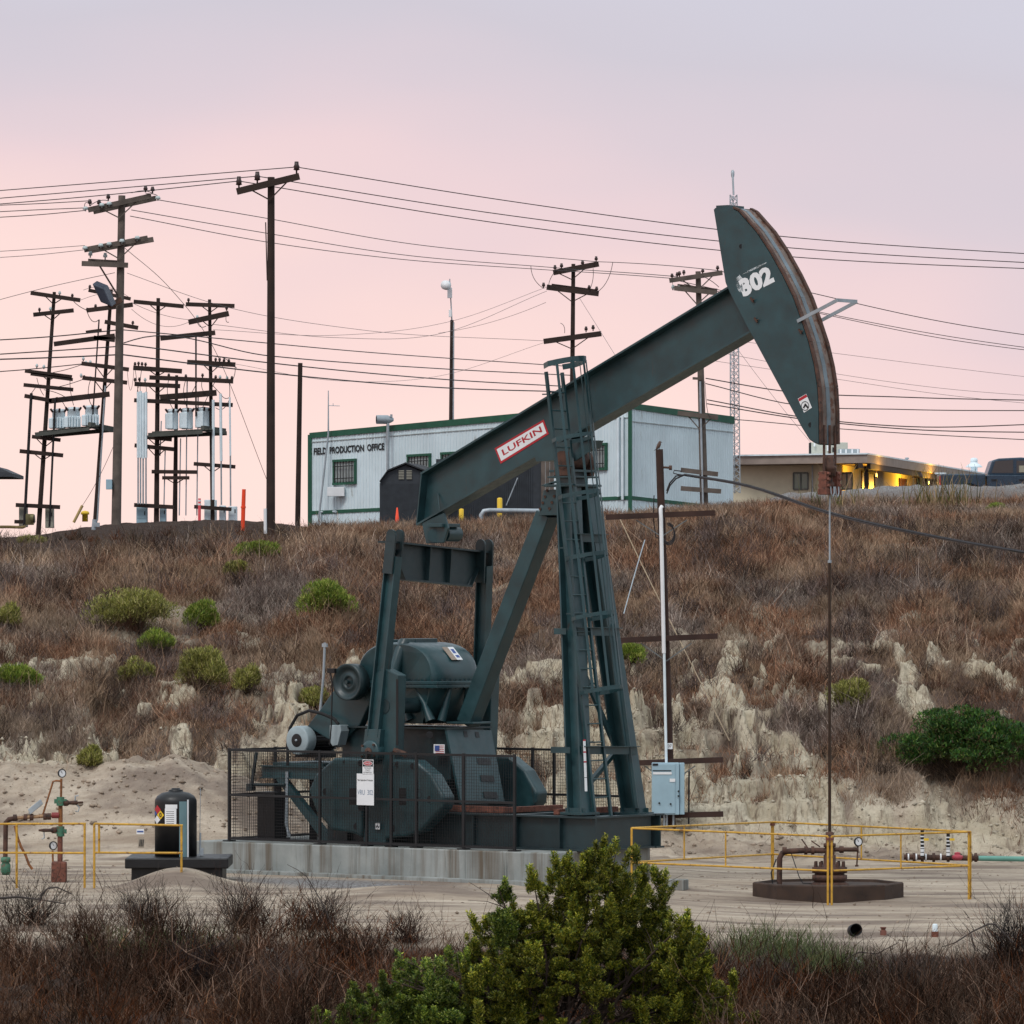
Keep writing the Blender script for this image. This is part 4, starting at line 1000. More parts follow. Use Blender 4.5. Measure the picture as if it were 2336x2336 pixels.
# ---------------------------------------------------------------- guard fence round the pumpjack
TF = -1.62; ZF0, ZF1 = ZC + .03, ZC + 1.55
def fence(name, pts_, label, posts, skip_mesh=False, mid=True):
    root = thing(name, tuple(pts_[0] * .5 + pts_[-1] * .5 + Vector((0, 0, ZC))), label, 'fence', 'black mesh guard fence panels round the pumpjack')
    fr = MB(); ms = MB()
    for a, b in zip(pts_[:-1], pts_[1:]):
        for z_ in (ZF0 + .02, (ZF0 + ZF1) / 2, ZF1): fr.bar(a + UPV * z_, b + UPV * z_, .036, .04)
        Lh = (b - a).length; u = (b - a).normalized(); n = u.cross(UPV)
        for x in np.arange(.05, Lh, .051): ms.bar(a + u * x + UPV * ZF0 + n * .012, a + u * x + UPV * ZF1 + n * .012, .0045, .0045, n)
        for z_ in np.arange(ZF0 + .05, ZF1, .051): ms.bar(a + UPV * z_ + n * .016, b + UPV * z_ + n * .016, .0045, .0045)
    fr.build('rail', BLACKF, root); ms.build('wire_mesh', BLACKF, root)
    for p in posts:
        m = MB(); m.bar(p + UPV * ZC, p + UPV * (ZF1 + .03), .042, .042, BS); m.frame(p + UPV * (ZC + .012), BS * .08, WT * .08, UPV * .01); m.build('post', BLACKF, root)
    return root
fA = W(Lp(523, 1920, TF)[0], TF, 0); fB = W(Lp(1174, 1930, TF)[0], TF, 0)
def onf(px): return W(Lp(px, 1830, TF)[0], TF, 0)
F1 = fence('guard_fence', [fA, fB], 'front black mesh fence panel with hanging signs, across the counterweights', [fA, onf(730), onf(837), onf(893), onf(950), onf(1058), fB])
TBk = 1.9
bA = W(Lp(523, 1920, TF)[0], TBk, 0); bB = W(Lp(1447, 1800, TBk)[0], TBk, 0)
fence('guard_fence', [fA + WT * .06, bA - WT * .06], 'left end black mesh fence panel beside the motor platform', [fA + WT * 1.2, fA + WT * 2.3])
fence('guard_fence', [bA, bB], 'rear black mesh fence panel seen behind the ladder legs', [bA, W(-5, TBk, 0), W(-3.4, TBk, 0), W(Lp(1215, 1800, TBk)[0], TBk, 0), W(Lp(1264, 1800, TBk)[0], TBk, 0), bB])
m = MB(); mm_ = W(Lp(1182, 1930, TF + .05)[0], TF + .15, 0)
def sgn(cx, cy, hw_, hh_, label, name='sign', cat='sign'):
    c = PW(cx, cy, TF - .04); m = MB(); m.frame(c, BS * hw_, WT * .003, UPV * hh_); o = m.build(name, WHITE, bevel=.002, label=label, cat=cat); return o, c
o, c = sgn(839.5, 1750, .118, .125, 'small white danger sign with a red oval and black top, on the fence', 'danger_sign')
c = c - WT * .004
m = MB(); m.frame(c + UPV * .062, BS * .108, WT * .001, UPV * .052); m.build('sign_header', INK, o)
m = MB(); m.prism([c - WT * .002 + UPV * .062 + BS * math.cos(a) * .10 + UPV * math.sin(a) * .04 for a in np.linspace(0, 2 * math.pi, 20, endpoint=False)], -WT * .001); m.build('sign_ring', WHITE, o)
m = MB(); m.prism([c - WT * .004 + UPV * .062 + BS * math.cos(a) * .088 + UPV * math.sin(a) * .034 for a in np.linspace(0, 2 * math.pi, 20, endpoint=False)], -WT * .001); m.build('sign_oval', REDS, o)
text_fit('lettering', 'DANGER', c - WT * .006 - BS * .065 + UPV * .045, BS * .13, UPV * .034, WHITE, o)
for k, s_ in enumerate(('THIS MACHINE', 'STARTS', 'AUTOMATICALLY')):
    w_ = (.15, .10, .19)[k]; text_fit('lettering', s_, c - WT * .002 - BS * w_ / 2 - UPV * (.026 + k * .036), BS * w_, UPV * .022, INK, o)
o, c = sgn(833.5, 1801, .185, .262, 'white sign with handwritten well number hanging under the danger sign', 'unit_sign')
c = c - WT * .004
text_fit('lettering', 'Plains Exploration & Production', c - BS * .165 + UPV * .13, BS * .33, UPV * .04, INK, o, bold=.02)
text_fit('lettering', 'VRU  302', c - BS * .165 - UPV * .09, BS * .33, UPV * .085, paint('faded_blue_ink', (.10, .17, .26), .6, var=.1), o)
# ---------------------------------------------------------------- utility poles, platforms, wires
INSB = paint('dark_brown_porcelain', (.030, .014, .012), .35, var=.2)
INSW = paint('pale_porcelain', (.45, .52, .52), .35, var=.15)
def stick(mb, a, b, r0, r1, n=10): mb.tube([a, a.lerp(b, .5), b], r0, n, True, [r0, (r0 + r1) / 2, r1])
def insul(root, p, mat, h=.22, r=.07, name='insulator'):
    m = MB(); m.lathe(p, UPV, [(0, 0), (.022, 0), (.022, h * .3), (r, h * .36), (r * .8, h * .5), (r, h * .6), (r * .7, h * .75), (r * .62, h), (0, h)], 10); m.build(name, mat, root)
def arm(root, a, b, Y, mat=WOODD, h=.13, d=.11, dY=-.16, brace=None, skew=0.0, name='crossarm'):
    """crossarm between two photo points in front of its pole; skew turns its right end nearer (-) or farther (+)"""
    pa, pb = P(*a, Y + dY - skew / 2), P(*b, Y + dY + skew / 2)
    m = MB(); m.bar(pa, pb, d, h); m.build(name, mat, root)
    if brace:
        m = MB(); bx, by = brace; f = (bx - a[0]) / (b[0] - a[0] + 1e-6)
        low = P(bx, by, Y + dY * .8)
        for k in (f - .28, f + .28): m.bar(pa.lerp(pb, min(max(k, .03), .97)) - UPV * h * .4, low, .02, .035)
        m.build('arm_brace', WOODG if mat is WOODG else WOODD, root)
    return pa, pb
def pole(name, base, top, Y, wb, wt, mat, label, group='utility poles on the hilltop', sink=.8):
    a, b = P(*base, Y), P(*top, Y); k = Y / FPX; root = thing(name, tuple(a), label, 'utility pole', group)
    d = (b - a).normalized(); m = MB(); stick(m, a - d * sink, b, wb * k / 2, wt * k / 2, 12); m.build('pole', mat, root)
    return root
YA = 170.0
pA = pole('utility_pole', (265, 1200), (278, 446), YA, 23, 16, WOODG, 'tall weathered grey pole with three tiers of crossarms and a floodlight')
for a, b, dy in (((201, 479), (345, 447), -.2), ((213, 483), (356, 452), .2), ((192, 570), (337, 543), -.2), ((207, 572), (350, 546), .2)):
    arm(pA, a, b, YA, WOODG, .15, .12, dy, (272, (a[1] + b[1]) / 2 + 34) if dy < 0 else None)
arm(pA, (186.5, 601), (292, 605), YA, WOODG, .15, .12, -.2); arm(pA, (201, 595), (268, 599), YA, WOODG, .13, .1, .2)
m = MB(); m.bar(P(227, 606, YA - .2), P(268, 673, YA - .2), .05, .05); m.build('arm_brace', WOODD, pA)
for x, y in ((205, 470), (247, 458), (332, 439), (348, 441), (206, 588), (240, 592), (226, 471)): insul(pA, P(x, y, YA), INSB if y < 480 else INSW, .2, .07)
for x, y in ((195, 478), (360, 454), (194, 568), (230, 562), (249, 559), (278, 552), (313, 545), (249, 467), (232, 470)): insul(pA, P(x, y + 4, YA - .3), INSW, .14, .09)
m = MB(); c = P(238, 670, YA - .8); ax = Vector((.62, -.5, .60)).normalized()
m.frame(c, Vector((.17, 0, -.07)), Vector((.06, .18, .06)), Vector((-.12, -.08, .27))); m.build('floodlight', paint('floodlight_housing', (.055, .062, .085), .4, var=.15), pA, bevel=.03)
m = MB(); m.bar(P(248, 699, YA - .3), P(278, 683, YA - .3), .13, .16); m.bar(P(246, 690, YA - .5), P(250, 697, YA - .3), .05, .1); m.build('floodlight_bracket', RUSTM, pA)
m = MB(); m.frame(P(249, 1105, YA - .15), Vector((.09, 0, 0)), Vector((0, .1, 0)), Vector((0, 0, .15))); m.build('meter_box', BOXM, pA, bevel=.01)
YB = 150.0
pB = pole('utility_pole', (617.5, 1216), (618.5, 404), YB, 21, 16, WOODD, 'tall dark brown pole with one tilted crossarm and three black insulators')
arm(pB, (540, 437), (683, 402), YB, WOODD, .17, .14, -.18, (615, 456))
for x, y in ((545, 432), (587, 421), (676.5, 398)): insul(pB, P(x, y, YB - .18), INSB, .34, .085)
m = MB(); m.cyl(P(605.5, 1218, YB - .1), P(605, 1160, YB - .1), .045, None, 8); m.build('white_conduit', WHITE, pB)
m = MB(); m.bar(P(606, 507, YB), P(609.5, 640, YB), .02, .03); m.build('split_strip', WOODD, pB)
YC = 185.0
pC = pole('utility_pole', (679, 1195), (685, 828), YC, 12.5, 10.5, WOODD, 'short bare dark pole without crossarms, left of the white office')
YE = 215.0
pE = pole('utility_pole', (1303, 1150), (1308, 602), YE, 13, 9, WOODD, 'dark pole behind the walking beam with three crossarms')
for a, b, sk in (((1262, 622), (1366, 602), 1.2), ((1247, 655), (1366, 670), -1), ((1240, 779), (1372, 761), 1.2)):
    arm(pE, a, b, YE, WOODD, .2, .15, -.2, (1305, (a[1] + b[1]) / 2 + 26))
arm(pE, (1258, 652), (1360, 665), YE, WOODD, .16, .13, .2)
for x, y in ((1266, 618), (1281, 614), (1329, 607), (1360, 598), (1344, 664), (1361, 667), (1353, 755), (1240, 658), (1337, 758)): insul(pE, P(x, y, YE - .2), INSB, .22, .07)
YF = 184.0
pF = pole('utility_pole', (1607, 1170), (1592.5, 619), YF, 20, 12, WOODG, 'grey weathered pole in front of the office end wall, beside the horsehead')
for a, b, sk in (((1527, 640), (1648, 622), .8), ((1538, 657), (1634, 668), -.8), ((1546, 942), (1638, 953), 0), ((1553, 1072), (1638, 1082), 0), ((1553, 1114), (1645, 1121), 0)):
    arm(pF, a, b, YF, WOODG, .15, .12, -.2, ((a[0] + b[0]) / 2 + 4, (a[1] + b[1]) / 2 + 32) if b[1] < 1000 else None)
arm(pF, (1545, 653), (1636, 664), YF, WOODG, .15, .12, .2)
for x, y in ((1533, 636), (1545, 633), (1550, 631), (1560, 628), (1603, 625), (1637, 618), (1535, 662), (1548, 664)): insul(pF, P(x, y, YF - .2), INSB if y < 650 else INSW, .17, .06)
m = MB(); m.tube([P(1597, 870, YF - .2), P(1600, 1010, YF - .22), P(1604, 1165, YF - .25)], .035, 6); m.build('riser_conduit', GREYM, pF)
m = MB(); m.bar(P(1580, 863, YF - .2), P(1601, 864, YF - .2), .08, .08); m.build('bracket', WOODG, pF)
YD = 240.0
pD = pole('utility_pole', (1028, 1000), (1031, 730), YD, 9, 8, WOODD, 'dark pole above the office roof carrying a small white dish antenna')
m = MB(); stick(m, P(1031, 735, YD), P(1026, 636, YD), .035, .025, 6); m.build('antenna_mast', GREYM, pD)
m = MB(); m.lathe(P(1020, 651, YD - .3), Vector((-.5, -.85, .05)), [(0, .08), (.15, .05), (.20, 0), (.195, .2), (0, .22)], 18); m.build('dish_antenna', WHITE, pD)
m = MB(); m.frame(P(1026, 668, YD - .1), Vector((.1, 0, 0)), Vector((0, .08, 0)), Vector((0, 0, .22))); m.frame(P(1027, 715, YD - .1), Vector((.06, 0, 0)), Vector((0, .08, 0)), Vector((0, 0, .15))); m.build('radio_box', WHITE, pD, bevel=.01)
m = MB(); m.tube([P(1035, 735, YD - .12), P(1034, 1000, YD - .12)], .03, 6); m.build('riser_conduit', GREYM, pD)
# transformer structures
YT = 182.0; kT = YT / FPX
def tank(root, cx, y0, y1, w, style):
    m = MB(); w = w * 1.1; r = w * kT / 2; h = (y1 - y0) * kT; b = P(cx, y1, YT); g = []
    m.lathe(b, UPV, [(0, 0), (r * .97, 0), (r, .03), (r, h * .86), (r * 1.05, h * .87), (r * 1.05, h * .91), (r * .9, h * .97), (0, h)], 22)
    t = thing('transformer', tuple(b), *root); m.build('tank', GREY, t)
    m = MB()
    if style == 0:
        for k in range(7):
            a = -2.75 + k * .36; c = b + Vector((math.cos(a) * r * 1.15, math.sin(a) * r * 1.15, h * .28)); m.frame(c, Vector((math.cos(a), math.sin(a), 0)) * r * .28, Vector((-math.sin(a), math.cos(a), 0)) * .02, UPV * h * .26)
        m.frame(b + Vector((-r * 1.12, 0, h * .26)), Vector((r * .34, 0, 0)), Vector((0, .25, 0)), UPV * h * .25)
    else:
        for a in (-2.9, -2.45, -1.95):
            c = b + Vector((math.cos(a) * r * 1.1, math.sin(a) * r * 1.1, h * .40)); m.frame(c, Vector((math.cos(a), math.sin(a), 0)) * r * .22, Vector((-math.sin(a), math.cos(a), 0)) * .10, UPV * h * .37)
    m.build('radiator', GREY, t, bevel=.02)
    for a in (-.5, -1.4, -2.6):
        m = MB(); c = b + Vector((math.cos(a) * r * 1.02, math.sin(a) * r * 1.02, h * .82)); m.tube([c, c + Vector((math.cos(a) * .08, math.sin(a) * .08, .10))], .035, 6); m.build('bushing', INSB, t)
    return t
def hframe(label, poles, arms, plat, nm='transformer_structure'):
    root = thing(nm, tuple(P(*poles[0][0], YT)), label, 'pole structure', 'timber transformer structures on the hilltop')
    for (b, t, wb, wt, mat, dy) in poles:
        a_, b_ = P(*b, YT + dy), P(*t, YT + dy); d = (b_ - a_).normalized(); m = MB(); stick(m, a_ - d * .7, b_, wb * kT / 2, wt * kT / 2, 10); m.build('pole', mat, root)
    for it in arms:
        a, b = it[0], it[1]; h = it[2] if len(it) > 2 else .13; m = MB(); m.bar(P(*a, YT - .2), P(*b, YT - .2), .11, h); m.build('crossarm', WOODD, root)
        if len(it) > 3:
            m = MB(); c = it[3]
            for f in (-1, 1): m.bar(P(c[0] + f * 20, a[1] + (b[1] - a[1]) * (c[0] + f * 20 - a[0]) / (b[0] - a[0]) + 2, YT - .18), P(c[0], c[1], YT - .15), .018, .03)
            m.build('arm_brace', WOODD, root)
    (x0, y0), (x1, y1), (x2, y2) = plat; m = MB(); g = .10
    a, b = P(x0, y0, YT - .5), P(x1, y1, YT - .5)
    m.bar(a - UPV * .06, b - UPV * .06, .1, .13); m.bar(a + Vector((.25, 1.5, -.06)), b + Vector((.7, 1.5, -.06)), .1, .13)
    n = 16
    for k in range(n):
        p = a.lerp(b, (k + .5) / n); m.frame(p + Vector((.12 + .2 * k / n, .75, .03)), (b - a) / n * .47, Vector((.0, .8, 0)), UPV * .02)
    m.bar(b + UPV * .05, P(x2, y2, YT + .9), .12, .18)
    m.build('platform', paint('weathered_platform_beam', (.075, .078, .068), .85, var=.3), root)
    return root
hf1 = hframe('left timber pole structure carrying three pale transformers and long risers',
    [((89, 1193), (124, 666), 12, 8, WOODD, 0), ((217, 1190), (254, 660), 11, 8, WOODD, 0), ((58, 1150), (71.5, 897), 7, 7, BLACK, -.3), ((115, 1152), (126, 908), 5, 5, BLACK, -.3), ((214, 912), (226, 729), 3.5, 3.5, BLACK, -.2)],
    [((70, 668), (183, 685), .13, (122, 694)), ((76, 718), (168, 708), .13, (119, 731)), ((123, 785), (262, 766), .15), ((202, 662), (298, 682), .11), ((199, 708), (303, 695), .14), ((239, 734), (315, 748), .13), ((214, 770), (262, 776), .13),
     ((186, 829), (294, 843), .13, (238, 862)), ((188, 862), (290, 873), .13, (235, 893)), ((57, 846), (164, 860), .12, (110, 868)), ((70, 853), (166, 866), .1), ((54, 878), (167, 889), .12), ((56, 903), (118, 914), .13), ((112, 915), (250, 899), .17),
     ((73, 996), (138, 1004), .12, (102, 1020)), ((45, 1029), (144, 1039), .13, (97, 1050)), ((36, 1152), (137, 1157), .13), ((33, 1190), (62, 1191), .12), ((196, 758), (232, 753), .1)],
    ((80, 987), (204, 973), (256, 980)))
hf2 = hframe('right timber pole structure carrying three transformers with oval radiators',
    [((357, 1178), (361, 680), 12.5, 8.5, WOODD, 0), ((485, 1180), (478, 683), 10, 7.5, WOODD, 0), ((399, 1178), (403, 856), 12, 7, WOODD, .5), ((447, 900), (447, 767), 4, 4, BLACK, -.2)],
    [((305, 688), (419, 699), .13, (360, 711)), ((424, 694), (535, 698), .13, (479, 713)), ((430, 735), (522, 715), .17, (480, 747)), ((366, 772), (491, 759), .15), ((427, 826), (537, 832), .15, (482, 850)), ((304, 839), (415, 847), .15, (359, 858)), ((341, 861), (532, 870), .14), ((307, 876), (411, 881), .14, (358, 898)),
     ((365, 907), (494, 896), .19), ((306, 913), (531, 924), .13), ((331, 997), (392, 1003), .12, (358, 1018)), ((307, 1016), (397, 1025), .13, (357, 1043)), ((346, 1076), (450, 1077), .12), ((370, 1090), (432, 1090), .11, (400, 1104)), ((442, 1058), (537, 1065), .12, (484, 1078)), ((306, 1152), (397, 1157), .13), ((443, 1156), (528, 1162), .12)],
    ((338, 988), (462, 981), (512, 984)))
for root, pts_ in ((hf1, [(84, 840), (100, 842), (190, 824), (196, 833), (206, 832), (185, 862), (192, 866), (206, 868), (90, 712), (115, 710), (136, 674), (165, 680), (205, 660), (218, 704), (199, 712), (303, 742)]),
                   (hf2, [(308, 836), (316, 835), (324, 836), (332, 837), (308, 872), (318, 871), (331, 872), (492, 826), (501, 826), (511, 828), (522, 829), (385, 862), (424, 864), (462, 862), (492, 866), (502, 866), (518, 868), (529, 868), (450, 729), (517, 709), (430, 690)])):
    for x, y in pts_: insul(root, P(x, y, YT - .2), INSB if (x + y) % 3 else INSW, .14, .05)
def fixed(name, mat, fn, parent):
    m = MB(); fn(m); return m.build(name, mat, parent)
for i, (x, y0, y1, y2) in enumerate(((315, 894, 1044, 1150), (320.5, 892, 1044, 1150), (326.5, 896, 1046, 1150), (333, 894, 1044, 1150), (486.5, 912, 1140, 1141), (503, 898, 1052, 1152), (524, 906, 1040, 1154))):
    fixed('riser_conduit', GREY, lambda m: m.tube([P(x, y0, YT - .35), P(x + (1.5 if i > 4 else 0), y1, YT - .35)], .045 if i != 6 else .03, 8), hf2)
    if y2 > y1 + 4: fixed('lower_conduit', GREYM, lambda m: m.tube([P(x + (1.5 if i > 4 else 0), y1, YT - .35), P(x + (2 if i > 4 else 0), y2, YT - .35)], .026, 6), hf2)
for x, y0, y1 in ((427, 870, 1176), (412, 1000, 1176), (452, 905, 1176), (377, 1020, 1155), (368, 960, 1040)):
    fixed('riser_conduit', GREYM, lambda m: m.tube([P(x, y0, YT - .1), P(x - 3, y1, YT - .1)], .02, 6), hf2)
fixed('riser_conduit', GREYM, lambda m: m.tube([P(240, 880, YT - .2), P(222, 1188, YT - .2)], .03, 6), hf1)
g = ('pale cylindrical transformer on the left platform', 'transformer', 'transformers on the left platform')
for cx, y0, y1, w, lab in ((134, 932, 978, 27, 'leftmost pale transformer on the left timber platform'), (168, 928, 976, 26, 'middle pale transformer on the left timber platform'), (209, 924, 972, 27, 'rightmost pale transformer on the left timber platform, beside the grey pole')):
    tank((lab, 'transformer', 'transformers on the left platform'), cx, y0, y1, w, 0)
for cx, y0, y1, w, lab in ((394, 932, 980, 23, 'leftmost transformer with oval radiators on the right platform'), (427, 930, 979, 24, 'middle transformer with oval radiators on the right platform'), (464, 928, 977, 25, 'rightmost transformer with oval radiators on the right platform')):
    tank((lab, 'transformer', 'transformers on the right platform'), cx, y0, y1, w, 1)
def cab(x0, y0, x1, y1, Y, mat, label, name='electric_cabinet', cat='electric cabinet', d=.5, group=None):
    a, b = P(x0, y1, Y), P(x1, y0, Y); c = (a + b) / 2; w = b.x - a.x; h = b.z - a.z
    m = MB(); m.frame(c + Vector((0, d / 2, -.1)), (w / 2, 0, 0), (0, d / 2, 0), (0, 0, h / 2 + .1)); o = m.build(name, mat, bevel=.015, label=label, cat=cat, group=group)
    m = MB(); m.frame(c + Vector((0, -.008, 0)), (w * .42, 0, 0), (0, .006, 0), (0, 0, h * .42)); dr = m.build('cabinet_door', mat, o)
    m = MB(); m.frame(c + Vector((w * .3, -.02, 0)), (.015, 0, 0), (0, .01, 0), (0, 0, .06)); m.build('latch', INK, dr)
    return o
G_ = 'electric cabinets at the foot of the poles'
OFFW = paint('dusty_cream_enamel', (.30, .29, .24), .6, var=.15)
cab(43, 1157, 61, 1188, YT, OFFW, 'left cream cabinet under the far left pole structure', group=G_)
cab(103, 1157, 121, 1190, YT, OFFW, 'right cream cabinet under the far left pole structure', group=G_)
cab(311, 1157, 335, 1184, YT, BOXM, 'large blue grey cabinet under the four white conduits', group=G_)
cab(364, 1157, 378, 1180, YT, BOXM, 'small blue grey cabinet between the two dark poles', group=G_)
cab(466, 1140, 493, 1178, YT, GREY, 'tallest light grey cabinet at the foot of the right pole structure', group=G_)
cab(500, 1153, 514, 1177, YT, GREY, 'middle grey cabinet right of the tallest grey cabinet', group=G_)
cab(521, 1155, 540, 1177, YT, GREY, 'rightmost grey cabinet with a small dark window', group=G_)
# valve, markers and posts on the crest
m = MB(); m.frame(P(68, 1185, 176), (.12, 0, 0), (0, .15, 0), (0, 0, .17)); m.cyl(P(70, 1184, 175.7), P(80, 1183, 175.7), .12, None, 10)
o = m.build('valve_actuator', paint('pale_yellow_paint', (.42, .36, .17), .6, var=.2), bevel=.01, label='pale yellow valve actuator beside the far left pole base', cat='valve')
m = MB(); m.cyl(P(77, 1184, 175.5), P(79, 1184, 175.5), .14, None, 12); m.build('handwheel', BLACK, o)
m = MB(); m.tube([P(-60, 1202, 174), P(20, 1202, 174), P(52, 1203, 174), P(58, 1200, 174)], .045, 8); m.build('yellow_pipe', paint('pale_yellow_pipe', (.45, .32, .13), .6, var=.2), label='long pale yellow pipe lying along the crest at far left', cat='pipe')
m = MB(); m.tube([P(188, 1153, 178), P(168, 1192, 178)], .045, 8); m.build('guy_guard', paint('pale_yellow_pipe', (.45, .32, .13)), label='slanted pale yellow guy wire guard left of the grey pole', cat='guy guard')
m = MB(); b = P(194, 1190, 176); m.lathe(b, UPV, [(0, 0), (.09, 0), (.09, .22), (.13, .22), (.13, .28), (.1, .32), (0, .34)], 12); m.build('yellow_post', YELB, label='short yellow pipe stub with cap on the crest', cat='post')
m = MB(); m.cyl(P(213, 1215, 165), P(216, 1185, 165), .07, None, 10); m.frame(P(221, 1197, 165), (.08, 0, 0), (0, .08, 0), (0, 0, .06)); m.build('conduit_box', GREYM, label='grey conduit stub with junction box on the mound', cat='conduit')
def marker(base, top, Y, r, label, bands=False, lean=0):
    a, b = P(*base, Y), P(*top, Y); m = MB(); m.tube([a - UPV * .2, a.lerp(b, .5), b], r, 8, True, [r, r * 1.05, r * .95]); o = m.build('marker_post', ORANGE if not bands else paint('pink_marker_plastic', (.75, .09, .10), .5, var=.05), label=label, cat='marker post')
    if bands:
        for f in (.62, .82): 
            m = MB(); m.cyl(a.lerp(b, f), a.lerp(b, f + .1), r * 1.08, None, 8); m.build('reflective_band', WHITE, o)
    else:
        m = MB(); c = a.lerp(b, .52); m.cyl(c, c + UPV * .05, r * 1.3, None, 8); m.build('collar', ORANGE, o)
marker((553.5, 1206), (556.5, 1116), 158, .055, 'bright orange marker post on the crest left of the dark pole')
marker((455, 1178), (455, 1137), 180, .045, 'pink and white banded marker post beside the grey cabinets', True)
# lattice tower
YG = 232.0; rt = thing('lattice_tower', tuple(P(1677, 1120, YG)), 'slim grey lattice radio tower with whip antenna behind the horsehead', 'radio tower')
hw_ = 11 * YG / FPX; m = MB(); zb_ = P(0, 1125, YG).z; zt2 = P(0, 445, YG).z; cx = P(1677, 0, YG).x; cxt = P(1673, 0, YG).x
def tl(k, f): 
    s = 1 - .28 * f; o_ = ((-hw_, -.2), (hw_, -.2), (0, .35))[k]; return Vector((cx + (cxt - cx) * f + o_[0] * s, YG + o_[1], zb_ + (zt2 - zb_) * f))
for k in range(3): m.tube([tl(k, 0), tl(k, .5), tl(k, 1)], .025, 5)
n = 46
for i in range(n):
    for k in range(3): m.tube([tl(k, i / n), tl((k + 1) % 3, (i + 1) / n)], .012, 4, False); m.tube([tl((k + 1) % 3, i / n), tl(k, (i + 1) / n)], .012, 4, False)
m.build('mast', GREYM, rt)
m = MB(); m.tube([tl(0, 1).lerp(tl(1, 1), .5), P(1671, 388, YG)], .04, 6); m.lathe(P(1671.5, 405, YG), UPV, [(.05, 0), (.07, .1), (.07, .25), (.03, .3)], 8); m.build('whip_antenna', GREYM, rt)
# ---------------------------------------------------------------- wires
def wire(pts_, Y0, Y1, r, sag=0, mat=WIRE, label='thin overhead wire', name='power_line', group='overhead wires across the sky', ys=None):
    pts_ = list(pts_)
    if pts_[0][0] < -60: pts_.insert(0, (-900, pts_[0][1] - 820 * (pts_[1][1] - pts_[0][1]) / (pts_[1][0] - pts_[0][0])))
    if pts_[-1][0] > 2390: pts_.append((3200, pts_[-1][1] + (3200 - pts_[-1][0]) * .6 * (pts_[-1][1] - pts_[-2][1]) / (pts_[-1][0] - pts_[-2][0])))
    xs_ = np.array([p[0] for p in pts_], float); yy = np.array([p[1] for p in pts_], float); ts = np.linspace(0, 1, 46); X = xs_[0] + (xs_[-1] - xs_[0]) * ts
    if len(pts_) > 3:   # smooth spline
        d = np.gradient(yy, xs_); i = np.clip(np.searchsorted(xs_, X) - 1, 0, len(xs_) - 2); h = xs_[i + 1] - xs_[i]; u = (X - xs_[i]) / h
        Yp = (2 * u**3 - 3 * u**2 + 1) * yy[i] + (u**3 - 2 * u**2 + u) * h * d[i] + (-2 * u**3 + 3 * u**2) * yy[i + 1] + (u**3 - u**2) * h * d[i + 1]
    elif len(pts_) == 3: Yp = np.polyval(np.polyfit(xs_, yy, 2), X)
    else: Yp = yy[0] + (yy[1] - yy[0]) * ts + sag * 4 * ts * (1 - ts)
    inv = 1 / Y0 + (1 / Y1 - 1 / Y0) * ts
    m = MB(); m.tube([P(a, b, 1 / c) for a, b, c in zip(X, Yp, inv)], r, 5)
    return m.build(name, mat, label=label, cat='wire', group=group)
GW = 'overhead wires across the sky'
t_ = .014
